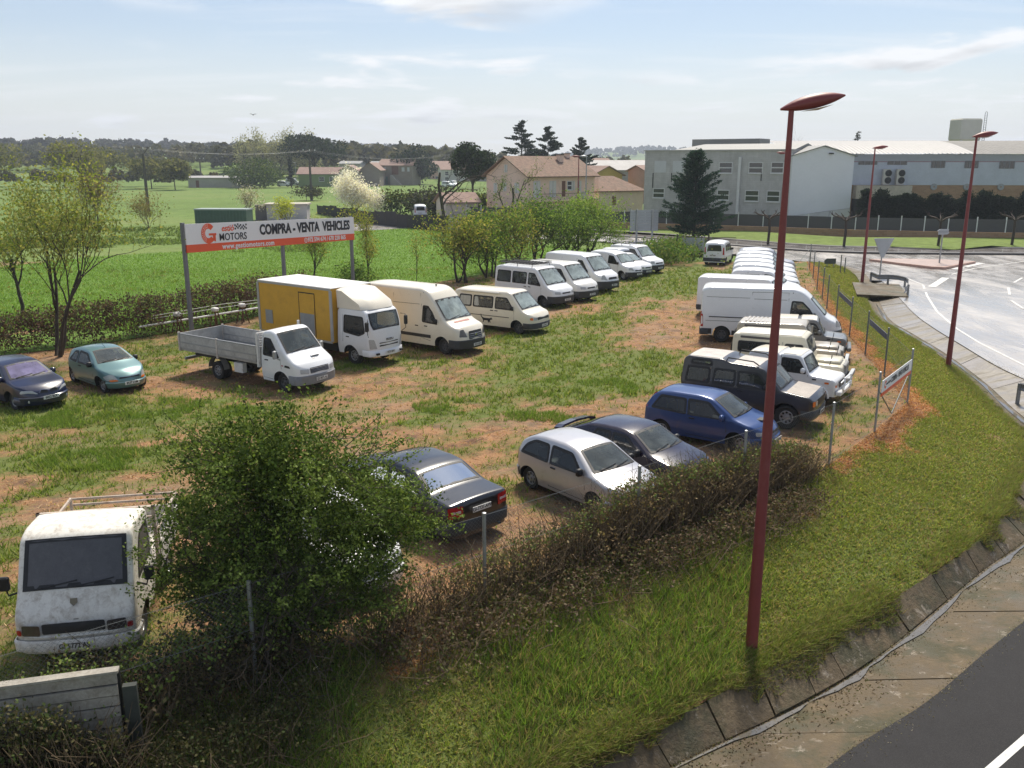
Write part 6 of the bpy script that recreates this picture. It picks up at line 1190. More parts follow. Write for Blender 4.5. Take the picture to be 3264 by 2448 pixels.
hedge('bramble_hedge', 'overgrown bramble hedge swallowing the near chain link fence', [(-2.6, 13.4), (-.5, 15.0), (1.1, 16.4), (3.0, 17.95), (5.6, 20.1), (7.0, 21.3), (8.0, 22.2)], [1.05, .9, 1.08, 1.30, 1.27, 1.05, .55], .60, 34000, [(.21, .145, .075), (.15, .105, .058), (.27, .205, .11), (.15, .155, .05), (.09, .075, .04)], .068, 202, .22, twigs=5200, w=[.36, .30, .18, .08, .08], dens=[.28, .25, .5, .85, .85, .8, .35], tipcol=[(.14, .18, .05), (.10, .135, .035), (.16, .115, .065)], zf=bank_z)
hedge('bramble_thicket', 'dark bramble thicket in front of the old truck at the lower left', [(-13, 6.2), (-9.5, 8.6), (-7.6, 10.1), (-5.6, 11.6), (-3.2, 13.2)], [.7, .62, .62, .9, 1.1], 1.2, 30000, [(.06, .045, .028), (.04, .05, .018), (.09, .08, .035), (.03, .028, .016)], .07, 203, .35, twigs=900, tipcol=[(.10, .15, .035), (.16, .20, .05)], zf=bank_z)
hedge('bramble_thicket', 'brambles creeping over the slatted crate at the bottom left edge', [(-9.5, 8.35), (-7.0, 9.78), (-5.2, 10.2)], [1.15, 1.2, 1.0], .30, 9000, [(.07, .06, .03), (.05, .07, .02), (.10, .09, .04)], .06, 204, .5, twigs=900, cat='brambles', zf=lambda x, y: np.asarray(x) * 0 - .2)
hedge('dry_scrub', 'dry brown weeds spilling down the bank below the bramble hedge', [(-2.0, 12.9), (.2, 14.6), (1.8, 16.0), (3.7, 17.3), (5.8, 19.0), (7.4, 20.4)], [.6, .5, .55, .6, .5, .3], .9, 13000, [(.13, .085, .055), (.09, .06, .042), (.17, .13, .08), (.09, .10, .035)], .07, 207, .5, twigs=700, cat='scrub', zf=lambda x, y: np.asarray(x) * 0 - .15)
hedge('bramble_thicket', 'dark tangle of brambles at the foot of the slatted panel', [(-9.0, 6.6), (-6.5, 8.6), (-4.6, 10.2), (-3.0, 11.6)], [.75, .7, .65, .7], .9, 14000, [(.05, .045, .022), (.04, .055, .018), (.075, .07, .03)], .06, 208, .5, twigs=600, cat='brambles', zf=lambda x, y: np.asarray(x) * 0 - .35)
hedge('field_scrub', 'rank weeds and scrub at the end of the left row of vans', [(11.5, 69.5), (13.5, 75), (15.5, 80)], [1.3, 1.5, 1.2], 3.2, 6000, [(.10, .17, .035), (.07, .12, .03), (.16, .18, .06)], .22, 205, .4, cat='scrub', mat=LM)
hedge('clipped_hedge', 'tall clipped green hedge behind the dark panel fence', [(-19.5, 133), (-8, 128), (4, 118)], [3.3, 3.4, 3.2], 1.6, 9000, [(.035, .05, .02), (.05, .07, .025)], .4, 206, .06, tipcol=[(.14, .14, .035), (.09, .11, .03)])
# --- the big bush near the camera
def big_bush():
    g_ = np.random.default_rng(301); t = thing('large_bush', 'large dense dark green bush with long loose shoots beside the old truck', 'bush', (-3.98, 13.55, 0)); B = Branches(); tips = []
    for k in range(16): grow_tree(g_, B, g_.normal(size=3) * np.array([.25, .25, 0]), np.array([g_.normal() * .55, g_.normal() * .5, 1.0]), 1.7, .05, 3, .75, .10, (3, 4), .66, tips, .22)
    n = 5600; L_ = np.array([(0, 0, 2.2, 1.85, 1.2, 1.6), (-1.05, .1, 1.5, 1.15, 1.0, 1.25), (1.1, .3, 2.2, 1.45, 1.0, 1.3), (.1, .2, 3.3, 1.2, 1.0, .95), (1.75, .55, 1.9, .95, .8, .75), (-.2, -.5, 1.1, 1.3, .8, 1.0), (.9, -.2, 1.0, 1.1, .8, .9), (-.5, .2, 2.9, 1.0, .9, .9)])
    i = g_.choice(len(L_), n, p=[.24, .12, .14, .13, .08, .11, .09, .09]); v = g_.normal(size=(n, 3)); v /= np.linalg.norm(v, axis=1)[:, None]; rad = g_.uniform(0, 1, n) ** .42 * (1 + .18 * g_.normal(size=n))
    C = L_[i, :3] + v * rad[:, None] * L_[i, 3:]
    dn = fbm(C[:, 0] * 2.2 + C[:, 2] * 1.3, C[:, 2] * 2.2 + C[:, 1] * 1.7, 77); C = C[(dn > .36) & (C[:, 2] > .02)]
    C = np.repeat(C, 18, 0); C = C + g_.normal(size=C.shape) * .075; m_ = len(C); tn_ = np.repeat(g_.uniform(.65, 1.4, m_ // 18), 18)[:, None]
    col = shades(m_, [(.068, .105, .022), (.105, .148, .030), (.044, .070, .016), (.15, .19, .042)], r=g_) * tn_
    V, F, c = leaf_quads(C, g_.uniform(.04, .078, m_), col, g_, .62); VV, FF, CC = [V], [F], [c]; nv = len(V)
    shoots = [((-1.25, .2, 2.5), (.05, .1, 1), 2.0), ((-.15, .2, 3.6), (-.10, .0, 1), .95), ((.35, .2, 3.7), (.35, 0, 1), .7), ((-.8, .1, 3.4), (-.3, 0, 1), .55), ((.8, .2, 3.3), (.5, 0, .8), .7), ((1.6, .4, 2.6), (1, .1, .25), 1.1), ((2.2, .5, 2.2), (1, .1, -.05), 1.0), ((2.1, .5, 1.8), (1, 0, .1), 1.1), ((2.3, .5, 1.5), (1, 0, -.2), .9), ((-1.6, -.2, 1.5), (-1, -.2, .25), .8), ((-1.7, -.3, 1.0), (-1, -.2, .1), .7)]
    for k in range(150):
        a = g_.uniform(0, 2 * np.pi); f = g_.uniform(.6, 1); shoots.append(((1.8 * math.cos(a) * f + .3, .9 * math.sin(a), g_.uniform(1.0, 3.7)), (math.cos(a), math.sin(a), g_.uniform(-.1, 1.1)), g_.uniform(.35, .95)))
    for p, d, ln in shoots:
        p = np.array(p); d = np.array(d, float); d /= np.linalg.norm(d); pts = [p - d * .4]
        for k in range(7): d = d + g_.normal(size=3) * .10; d /= np.linalg.norm(d); pts.append(pts[-1] + d * (ln + .4) / 7)
        B.tube(pts, .010, .003, 3); q = np.array(pts); m2 = int(130 * ln); f = g_.uniform(1, 6.99, m2); lo = f.astype(int); C2 = q[lo] + (q[lo + 1] - q[lo]) * (f - lo)[:, None] + g_.normal(size=(m2, 3)) * .055
        V, F, c = leaf_quads(C2, .060, shades(m2, [(.13, .18, .04), (.18, .23, .058), (.09, .13, .028)], r=g_), g_, .6); VV.append(V); FF.append(F + nv); CC.append(c); nv += len(V)
    B.build('trunk', wood_dark, t); np_mesh('crown', np.concatenate(VV), np.concatenate(FF), leafmat('bush_leaf', .25), t, col=np.concatenate(CC))
big_bush()
# --- grass blades, straw litter
def blades(name, label, X, Y, Z, hgt, cols, wd=.012, lean=.45, w=None, cat='grass', seed=1, mat=None):
    g_ = np.random.default_rng(seed); n = len(X); a = g_.uniform(0, 2 * np.pi, n); hh = hgt * g_.uniform(.55, 1.35, n); wd = np.asarray(wd) * np.ones(n); sx, sy = np.cos(a) * wd, np.sin(a) * wd; lx = g_.normal(size=n) * lean * hh; ly = g_.normal(size=n) * lean * hh
    V = np.stack([np.stack([X - sx, Y - sy, Z - .01], 1), np.stack([X + sx, Y + sy, Z - .01], 1), np.stack([X + lx, Y + ly, Z + hh], 1)], 1).reshape(-1, 3)
    return tag(np_mesh(name, V, np.arange(3 * n).reshape(n, 3), mat or leafmat('grass_blade', .4), col=np.repeat(shades(n, cols, w, r=g_), 3, 0)), label, cat, kind='stuff')
GC = [(.14, .19, .036), (.18, .23, .05), (.10, .14, .026), (.24, .26, .08), (.30, .26, .11)]
def scatter_lot(n, seed, green):
    g_ = np.random.default_rng(seed); y = 8 + 60 * g_.uniform(size=n) ** 1.35; x = g_.uniform(-1, 1, n) * (y * .62 + 4); x = np.minimum(x, 24); ok = (x < X0(y) - .05) & (x > -40); x, y = x[ok], y[ok]; x = np.repeat(x[::5], 5)[:len(x)] + g_.normal(size=len(x)) * .05; y = np.repeat(y[::5], 5)[:len(y)] + g_.normal(size=len(y)) * .05; m_ = lot_mask(x, y); k = (m_ > g_.uniform(.25, .75, len(x))) if green else (m_ < .35); return x[k], y[k], m_[k]
def lot_z(x, y): return (fbm(x * .8, y * .8, 2) - .5) * .10 + (fbm(x * 3.1, y * 3.1, 4) - .5) * .05
x, y, m_ = scatter_lot(420000, 401, True); tall = fbm(x * .5, y * .5, 55)
hh = .05 + .10 * np.clip((tall - .42) * 4, 0, 1) + .03; blades('lot_grass', 'short patchy green grass growing between the parked vehicles', x, y, lot_z(x, y), hh, GC, .009 + y * .00042, .6, w=[.3, .28, .2, .14, .08], seed=402)
x, y, m_ = scatter_lot(170000, 403, False); blades('straw_litter', 'dry straw coloured dead grass lying over the bare ground', x, y, lot_z(x, y) + .008, .030, [(.44, .26, .13), (.56, .41, .24), (.28, .15, .075), (.16, .10, .06)], .008 + y * .0004, 2.2, w=[.38, .27, .22, .13], seed=404)
# green tuft strips near the left row
g_ = np.random.default_rng(405); TF = []
for (px, py, rx, ry, n) in [(300, 885, 190, 26, 9000), (120, 905, 110, 22, 5000), (200, 990, 160, 28, 7000), (800, 795, 90, 10, 2500), (1260, 840, 120, 26, 6000), (1150, 905, 90, 14, 3000), (1000, 880, 110, 18, 4500), (480, 888, 80, 14, 2500), (1700, 790, 60, 14, 1200)]:
    for _ in range(n):
        a = g_.uniform(0, 2 * np.pi); r_ = math.sqrt(g_.uniform()); p = un((px + rx * r_ * math.cos(a)) * K, (py + ry * r_ * math.sin(a)) * K); TF.append((p.x, p.y))
TF = np.array(TF); TF = TF[(TF[:, 0] < X0(TF[:, 1]) - .1) & (fbm(TF[:, 0] * 1.1, TF[:, 1] * 1.1, 91) + .25 * fbm(TF[:, 0] * 5, TF[:, 1] * 5, 92) > .64)]; blades('lush_grass', 'longer lush green grass in patches across the lot', TF[:, 0], TF[:, 1], lot_z(TF[:, 0], TF[:, 1]), .13, [(.13, .20, .035), (.17, .24, .05), (.10, .16, .028)], .010, .5, seed=406)
# bank
def on_bank(n, seed, smin=0, smax=1, ymax=70):
    g_ = np.random.default_rng(seed); i = g_.uniform(20, BX.shape[0] - 1.01, n); j = g_.uniform(smin, smax, n) * (nb - 1.001); a, c = i.astype(int), j.astype(int); f, h_ = i - a, j - c
    def S(A): return (A[a, c] * (1 - f) + A[a + 1, c] * f) * (1 - h_) + (A[a, c + 1] * (1 - f) + A[a + 1, c + 1] * f) * h_
    return S(BX), S(BY), S(BZ), S(bm_.reshape(BX.shape))
x, y, z, q = on_bank(330000, 411); k = q > np.random.default_rng(1).uniform(.1, .7, len(x)); x, y, z = x[k], y[k], z[k]
blades('bank_grass', 'mown mottled grass on the bank above the ditch', x, y, z, .045 + .03 * fbm(x * .7, y * .7, 61), [(.18, .22, .04), (.25, .28, .065), (.12, .15, .03), (.36, .31, .13), (.26, .17, .085)], .007 + y * .0005, .9, w=[.28, .27, .18, .15, .12], seed=412)
x, y, z, q = on_bank(120000, 413, .0, .95); near_ = np.clip((fbm(x * .6, y * .6, 71) - .36) * 3.5, 0, 1) * (1 - sstep(3.6, 6.2, x)) * (y < 19); k = near_ > np.random.default_rng(2).uniform(.05, .8, len(x)); x, y, z = x[k], y[k], z[k]
blades('tall_grass', 'tall rank green grass at the foot of the brambles near the camera', x, y, z, .30, [(.12, .20, .03), (.165, .26, .045), (.075, .125, .022), (.21, .23, .07), (.24, .19, .10)], .010, .5, seed=414)
x, y, z, q = on_bank(60000, 415, .0, .35); k = (q < .45); x, y, z = x[k], y[k], z[k]; blades('bank_straw', 'orange brown dead grass along the fence line', x, y, z + .005, .04, [(.46, .22, .10), (.55, .33, .17), (.30, .12, .05)], .008 + y * .0004, 1.8, seed=416)
x, y, z, q = on_bank(60000, 417, .88, 1.0); k = fbm(x * 1.2, y * 1.2, 65) > .40; x, y, z = x[k], y[k], z[k]; blades('ditch_edge_grass', 'weeds hanging over the edge of the concrete ditch', x, y, z, .15, [(.15, .20, .04), (.20, .23, .06), (.24, .19, .09)], .009, .9, seed=418)
# rough tufts in the meadow and crop stubble near the hedge
g_ = np.random.default_rng(419); n = 170000; y = 42 + 70 * g_.uniform(size=n) ** 1.3; x = g_.uniform(-1, .25, n) * y * .62; k = inpoly(x, y, [(-75, 84), (-60, 40), (-19, 39.5), (-12, 50), (2, 71), (9, 81)] + [tuple(p) for p in reversed(fc)]); x, y = x[k], y[k]
blades('crop', 'young bright green crop in the field behind the hedge', x, y, x * 0 + .03, .11, [(.14, .235, .036), (.175, .28, .048), (.12, .205, .032)], .006 + y * .00034, .5, seed=420)
g_ = np.random.default_rng(421); n = 90000; q_ = np.array([tuple(un(g_.uniform(-150, 1000), g_.uniform(700, 850)))[:2] for _ in range(26000)]); dn = fbm(q_[:, 0] * .12, q_[:, 1] * .12, 95); q_ = q_[(dn > .52) & (q_[:, 1] > 80)]
blades('meadow_tufts', 'rough dark grass tufts in the meadow beyond the crop', q_[:, 0], q_[:, 1], q_[:, 0] * 0 - .03, .26, [(.11, .155, .042), (.15, .20, .06), (.09, .125, .035)], .10, .8, seed=422)

# litter and mud flecks in the ditch
g_ = np.random.default_rng(431); i_ = g_.uniform(20, 76, 3600); lo = i_.astype(int); f_ = (i_ - lo)[:, None]; u_ = (g_.uniform(0, 1.0, 3600) ** 2.2 * 1.2 - .05); u_ = np.nan_to_num(u_, nan=0.0)[:, None]
P2 = (D2[lo] * (1 - f_) + D2[lo + 1] * f_) + dv[lo] * u_; zz_ = np.where(u_[:, 0] < .3, zc[lo] + .02, zc[lo] + .03 + (u_[:, 0] - .3) * .16)
blades('ditch_litter', 'dead leaves and mud flecks lying along the ditch', P2[:, 0], P2[:, 1], zz_ + .004, .018, [(.10, .065, .035), (.05, .035, .022), (.16, .12, .07), (.08, .09, .03)], .018, 1.6, seed=432, cat='litter')

# weeds spilling over the top of the ditch wall
g_ = np.random.default_rng(441); n = 26000; i_ = g_.uniform(20, 80, n); lo = i_.astype(int); f_ = (i_ - lo)[:, None]; u_ = (g_.uniform(0, 1, n) ** 2 * .75)[:, None]; A1 = D1[lo] * (1 - f_) + D1[lo + 1] * f_; A2 = D2[lo] * (1 - f_) + D2[lo + 1] * f_; P2 = A1 * (1 - u_) + A2 * u_; zw = (z1[lo] + .03) * (1 - u_[:, 0]) + (zc[lo] + .05) * u_[:, 0]
k = fbm(P2[:, 0] * .9, P2[:, 1] * .9, 67) + .3 * fbm(P2[:, 0] * 4, P2[:, 1] * 4, 68) > .60 + .35 * u_[:, 0]; P2, zw = P2[k], zw[k]
blades('wall_weeds', 'weeds and moss spilling over the ditch wall', P2[:, 0], P2[:, 1], zw, .09, [(.12, .16, .032), (.17, .19, .05), (.09, .08, .03), (.20, .15, .07)], .009, 1.1, seed=442, cat='weeds')

g_ = np.random.default_rng(451); i_ = g_.uniform(16, 90, 2600); lo = i_.astype(int); f_ = (i_ - lo)[:, None]; P2 = D3[lo] * (1 - f_) + D3[lo + 1] * f_ + dv[lo] * (np.abs(g_.normal(size=(2600, 1))) * .22 - .12)
blades('road_grit', 'grit and leaf crumbs along the worn asphalt edge', P2[:, 0], P2[:, 1], rz(P2[:, 1]) + .006, .012, [(.22, .19, .15), (.12, .10, .08), (.30, .26, .20)], .014, 1.2, seed=452, cat='grit')
# ================================================================ buildings
def stucco(n, c, d=.2, sc=.6): return pm(n, c, .9, .12, .5, bump=.15, dirt=(tuple(v * .55 for v in c), d, sc), space='World')
tile = pm('clay_tile_roof', (.22, .14, .10), .9, .45, 2.4, bump=.8, dirt=((.13, .12, .08), .4, .8), space='World')
tile2 = pm('pinkish_tile_roof', (.27, .18, .145), .9, .3, 1.2, bump=.6, space='World'); greyroof = pm('grey_sheet_roof', (.34, .33, .32), .7, .2, .6, space='World'); whiteroof = pm('white_sheet_roof', (.21, .21, .20), .6, .1, .5, space='World')
wdark = glassmat('building_glass', (.03, .035, .045), .08, .05); wframe = pm('white_window_frame', (.62, .62, .61), .5, .08, 3); shutter = pm('white_shutter', (.60, .58, .56), .6, .1, 1.5, stretch=(1, 1, 14)); brownwood = pm('brown_shutter', (.16, .075, .05), .7, .2, 3)
def frame_(p0, p1):
    """matrix with x along p0->p1, y into the building, z up"""
    a = Vector((p1[0] - p0[0], p1[1] - p0[1], 0)); L_ = a.length; a.normalize(); b_ = Vector((-a.y, a.x, 0)); M_ = Matrix(((a.x, b_.x, 0, p0[0]), (a.y, b_.y, 0, p0[1]), (0, 0, 1, 0), (0, 0, 0, 1))); return M_, L_
def pane(parent, u0, u1, z0, z1, kind='win', face='front', L_=0, d=0, bars=1):
    """opening fixed to the front (y = 0), left (x = 0) or right side"""
    def MF(u, o, z): return Vector((u, -o, z)) if face == 'front' else Vector((-o, d - u, z)) if face == 'left' else Vector((L_ + o, u, z))
    def bx(a, b_, c, e, o0, o1, name, mat, par):
        vs = [MF(u, o, z) for z in (c, e) for o in (o0, o1) for u in (a, b_)]
        return mesh(name, vs, [(0, 2, 3, 1), (4, 5, 7, 6), (0, 1, 5, 4), (2, 6, 7, 3), (0, 4, 6, 2), (1, 3, 7, 5)], mat, par)
    if kind == 'win':
        o = bx(u0, u1, z0, z1, -.05, .012, 'window', wdark, parent); f = .09
        vs = []; 
        for q in ((u0 - f, u0, z0 - f, z1 + f), (u1, u1 + f, z0 - f, z1 + f), (u0, u1, z0 - f, z0), (u0, u1, z1, z1 + f)): bx(*q, -.02, .05, 'frame', wframe, o)
        for k in range(bars): zm = z0 + (z1 - z0) * (k + 1) / (bars + 1); bx(u0, u1, zm - .06, zm + .06, .01, .04, 'glazing_bar', wframe, o)
        bx(u0 - .12, u1 + .12, z0 - .17, z0 - f, -.02, .12, 'sill', wframe, o)
    elif kind == 'shut': o = bx(u0, u1, z0, z1, -.02, .05, 'shutter', shutter, parent); bx((u0 + u1) / 2 - .015, (u0 + u1) / 2 + .015, z0, z1, .05, .06, 'joint', black, o)
    elif kind == 'brown': o = bx(u0, u1, z0, z1, -.02, .05, 'shutter', brownwood, parent)
    elif kind == 'door': o = bx(u0, u1, z0, z1, -.02, .04, 'door', brownwood, parent)
    elif kind == 'garage': o = bx(u0, u1, z0, z1, -.02, .04, 'garage_door', pm('teal_door', (.08, .16, .14), .6, .2, 2), parent)
    elif kind == 'blank': o = bx(u0, u1, z0, z1, -.02, .035, 'blind_panel', pm('pale_blind_panel', (.52, .53, .54), .6, .06, 1), parent)
    return o
def house(name, label, p0, p1, d, eave, rise, wall, roofm, ridge='x', hip=0.0, over=.45, wins=(), cat='house', chim=(), z0=-.3, group=None):
    M_, L_ = frame_(p0, p1); t = thing(name, label, cat, (0, 0, 0), 0, group); t.matrix_world = M_
    mb = MB()
    if ridge == 'x':
        mb.add([(0, 0, z0), (L_, 0, z0), (L_, d, z0), (0, d, z0), (0, 0, eave), (L_, 0, eave), (L_, d, eave), (0, d, eave), (0, d / 2, eave + rise * (hip == 0)), (L_, d / 2, eave + rise * (hip == 0))], [(0, 1, 5, 4), (1, 2, 6, 9, 5), (2, 3, 7, 6), (3, 0, 4, 8, 7)])
    else: mb.add([(0, 0, z0), (L_, 0, z0), (L_, d, z0), (0, d, z0), (0, 0, eave), (L_, 0, eave), (L_, d, eave), (0, d, eave), (L_ / 2, 0, eave + rise), (L_ / 2, d, eave + rise)], [(0, 1, 5, 8, 4), (1, 2, 6, 5), (2, 3, 7, 9, 6), (3, 0, 4, 7)])
    mb.build('wall', wall, t); o = over; e = eave + .06 - rise * o / (d / 2 if ridge == 'x' else L_ / 2); r_ = eave + rise + .10; th = .14; mb = MB()
    hh = hip
    if ridge == 'x': q = [[(-o, -o, e), (L_ + o, -o, e), (L_ - hh, d / 2, r_), (hh if hip else -o, d / 2, r_)], [(L_ + o, d + o, e), (-o, d + o, e), (hh if hip else -o, d / 2, r_), (L_ - hh if hip else L_ + o, d / 2, r_)]]
    else: q = [[(-o, -o, e), (-o, d + o, e), (L_ / 2, d + o, r_), (L_ / 2, -o, r_)][::-1], [(L_ + o, -o, e), (L_ + o, d + o, e), (L_ / 2, d + o, r_), (L_ / 2, -o, r_)]]
    if ridge == 'x' and not hip: q[0][2] = (L_ + o, d / 2, r_)
    if ridge == 'x' and hip: q += [[(L_ + o, -o, e), (L_ + o, d + o, e), (L_ - hh, d / 2, r_)], [(-o, d + o, e), (-o, -o, e), (hh, d / 2, r_)]]
    for f in q:
        n = len(f); mb.add([Vector(v) for v in f] + [Vector(v) - Vector((0, 0, th)) for v in f], [tuple(range(n)), tuple(reversed(range(n, 2 * n)))] + [(i, n + i, n + (i + 1) % n, (i + 1) % n) for i in range(n)])
    rf = mb.build('roof', roofm, t)
    for (cx, cy, cz, w_, h_) in chim: MB().box(cx - w_ / 2, cx + w_ / 2, cy - w_ / 2, cy + w_ / 2, cz, cz + h_).build('chimney', wall, rf); MB().box(cx - w_ / 2 - .08, cx + w_ / 2 + .08, cy - w_ / 2 - .08, cy + w_ / 2 + .08, cz + h_, cz + h_ + .1).build('chimney_cap', roofm, rf)
    for w_ in wins: pane(t, *w_[:4], kind=w_[4], face=w_[5] if len(w_) > 5 else 'front', L_=L_, d=d)
    return t
pinkw = stucco('pink_stucco', (.76, .56, .45), .2); creamw = stucco('cream_stucco', (.68, .58, .48), .2)
ph = house('pink_house', 'two storey pink stucco house with brown tiled roof and white shutters', (2.0, 115), (11.2, 122.5), 8.6, 6.35, 2.25, pinkw, tile, hip=0.0, over=.55, chim=((8.4, 3.2, 7.6, .7, 1.2), (10.6, 4.2, 8.0, .6, 1.0)),
    wins=((.95, 2.1, 3.45, 5.55, 'shut'), (3.7, 4.85, 3.45, 5.55, 'shut'), (5.9, 6.5, 3.5, 5.5, 'door'), (6.9, 7.6, 4.4, 5.4, 'win'), (7.75, 8.2, 4.3, 5.5, 'shut'), (8.7, 9.4, 3.45, 5.5, 'shut'), (6.0, 7.0, .6, 1.7, 'win'), (9.4, 9.9, .6, 1.7, 'win'), (1.6, 2.3, 3.9, 5.2, 'shut', 'left'), (3.6, 4.3, 4.2, 5.3, 'shut', 'left'), (6.0, 6.9, 4.0, 5.3, 'shut', 'left'), (3.9, 4.5, 6.6, 7.6, 'shut', 'left')))
MB().box(.2, 11.6, -1.15, -.02, 2.95, 3.2).build('balcony', pinkw, ph); MB().box(8.9, 9.0, -1.1, 0, 3.2, 4.1).build('balcony_rail', wframe, ph); MB().box(.2, 11.6, -1.12, -1.09, 3.9, 3.97).build('balcony_rail', pm('brown_rail', (.2, .12, .09), .6, .1, 3), ph)
MB().box(-.02, .0, 0, 0.01, 0, 1).build('downpipe', wframe, ph)
house('annex_house', 'lower cream outbuilding with tiled roof right of the pink house', (12.0, 124), (18.6, 127.5), 8, 4.15, 1.75, creamw, tile, hip=2.5, over=.4, wins=((2.2, 2.8, 2.1, 3.3, 'brown'), (5.0, 5.6, .2, 1.6, 'shut')))
house('shed_house', 'small red roofed outbuilding left of the pink house', (-8.6, 117.5), (-4.5, 119), 5, 2.9, 1.0, creamw, tile2, over=.4)
house('yellow_house', 'yellow house with tiled roof behind the cream outbuilding', (15.8, 178), (22.2, 182), 10, 5.5, 1.6, stucco('yellow_stucco', (.52, .37, .10), .1), tile2, 'y', over=.6, wins=((.8, 2.2, 3.2, 4.1, 'win'), (5.0, 5.5, 3.0, 4.4, 'shut')))
house('salmon_house', 'salmon pink house between the yellow house and the concrete block', (26.6, 178), (32, 180), 8, 6.2, 1.0, stucco('salmon_stucco', (.52, .30, .22), .1), tile2, over=.5, wins=((1.0, 1.8, 3.5, 4.6, 'win'),))
house('barn', 'grey roofed barn behind the yellow house', (19, 205), (38, 212), 12, 6.2, 2.0, stucco('grey_stucco', (.34, .31, .30), .1), greyroof, over=.5)
house('brick_red_house', 'dark red house with pale pink roof right of the firs', (13.0, 212), (24.5, 216), 10, 7.0, 1.7, stucco('red_stucco', (.24, .12, .11), .1), tile2, over=.5, wins=((3, 4.2, 4.5, 5.8, 'win'),))
# middle distance houses at the left
house('green_house', 'long green walled bungalow with red tile roof', (-70.0, 296), (-56.5, 296), 9, 4.2, 1.9, stucco('green_stucco', (.20, .27, .11), .15), tile2, over=.6, wins=((6.8, 8.4, 1.8, 3.0, 'win'), (10.2, 11.0, 1.8, 3.0, 'win')))
house('cream_house', 'cream gabled house end beside the green bungalow', (-56.2, 295), (-50.5, 295), 10, 5.3, 1.5, stucco('warm_stucco', (.56, .45, .33), .1), tile2, 'y', over=.4)
house('long_barn', 'grey barn with pinkish roof right of the cream gable', (-50.2, 300), (-44.0, 300), 16, 5.4, 2.2, stucco('mauve_stucco', (.28, .23, .21), .1), tile2, 'y', over=.5)
ch = house('concrete_house', 'brownish two storey house with outside stair and arched porch', (-46.5, 315), (-34.5, 313), 11, 6.8, 1.9, stucco('brown_render', (.27, .23, .19), .2), tile2, over=.5, wins=((1.2, 2.8, 4.4, 6.0, 'blank'), (8.4, 9.4, 4.6, 6.0, 'blank'), (10.4, 11.2, 4.6, 6.0, 'blank'), (1.2, 3.2, .2, 2.9, 'garage'), (4.8, 7.2, 3.6, 6.4, 'door')))
MB().add([(4.6, -1.6, 0), (8.6, -1.6, 0), (8.6, -.02, 0), (4.6, -.02, 0), (4.6, -1.6, 3.4), (4.6, -.02, 3.4), (5.0, -1.6, 3.4), (5.0, -.02, 3.4)], [(0, 1, 6, 4), (1, 2, 7, 6), (3, 0, 4, 5), (4, 6, 7, 5), (2, 3, 5, 7)]).build('stair', stucco('stair_render', (.42, .38, .33), .1), ch)
for k, (x0, x1, yy, z_, rr_) in enumerate([(-66, -58, 345, 7.2, .9), (-55, -42, 350, 7.2, .8)]): house('white_shed', ['left one of two white roofed sheds behind the bungalow', 'wider white roofed shed behind the bungalow'][k], (x0, yy), (x1, yy), 14, z_, rr_, stucco('shed_wall', (.42, .40, .38), .1), whiteroof, over=.3, cat='shed')
sd1 = house('long_shed', 'long low grey shed at the far side of the pasture', (-102.3, 285), (-84.2, 285), 8, 3.0, .5, stucco('pale_block', (.42, .40, .36), .2), greyroof, over=.3, cat='shed', wins=((2.4, 3.4, 0, 2.2, 'door'),))
hut = thing('hut', 'flat roofed white hut with dark end wall in the pasture', 'hut', (-34.0, 124, 0), R(4)); MB().box(0, 5.5, 0, 3, -.2, 2.15).build('wall', stucco('hut_white', (.56, .54, .52), .15), hut); MB().box(-.3, 5.7, -.3, 3.2, 2.15, 2.35).build('roof', pm('hut_roof', (.55, .50, .42), .8, .2, 1), hut); MB().box(-1.6, -.01, .2, 3, -.2, 2.1).build('end_wall', pm('dark_end', (.13, .125, .13), .8, .2, 1), hut); MB().box(1.75, 2.15, -.02, 0, 0, 1.3).build('door', pm('yellow_door', (.35, .27, .03), .6, .2, 2), hut)
cn = thing('container', 'dark green flat topped container at the edge of the pasture', 'container', (-38.7, 109, -.3), R(-3)); gcm = pm('green_container_paint', (.055, .11, .075), .6, .2, 1.5); mb = MB(); mb.box(0, 6.4, 0, 2.4, .1, 2.55); mb.build('body', gcm, cn); MB().box(-.06, 6.46, -.06, 2.46, 2.55, 2.7).build('roof', pm('container_roof', (.30, .35, .33), .5, .15, 1), cn)
for x in np.arange(.2, 6.3, .4): MB().box(x, x + .18, -.045, -.001, .2, 2.5).build('corrugation_rib', gcm, cn)
# far town roofs
g_ = np.random.default_rng(501); tw = [stucco('town_white', (.60, .57, .53), .1), stucco('town_peach', (.52, .36, .27), .1), stucco('town_grey', (.40, .37, .34), .1)]
TN = [('peach town house with red roof left of the umbrella pine', (-33, 372), 10, 6.5, 1), ('white terraced town house below the peach one', (-27.5, 352), 9, 5, 0), ('pale grey town house beside the far white van', (-17.5, 356), 9, 4.5, 2), ('white house glimpsed through the umbrella pine', (-9, 372), 11, 6.5, 0)]
for lb, (x, y), L_, e_, k in TN: house('town_house', lb, (x, y), (x + L_, y + 2), 9, e_, 1.6, tw[k], tile2, over=.4, wins=((1.5, 2.7, e_ - 2.2, e_ - .9, 'win'), (5, 6.2, e_ - 2.2, e_ - .9, 'win'), (1.5, 2.7, .6, 2, 'win')))
for k in range(46):
    y = g_.uniform(430, 800); x = g_.uniform(-.10, .20) * y; L_ = g_.uniform(9, 18); a = g_.uniform(-.5, .5); house('town_house', 'small pale roofed house of the far town on the plain', (x, y), (x + L_ * math.cos(a), y + L_ * math.sin(a)), g_.uniform(8, 11), g_.uniform(4, 7.5), g_.uniform(1.2, 2.2), tw[k % 3], [tile2, greyroof, whiteroof][(0, 0, 1, 0, 2)[k % 5]], over=.4, group='far town houses')
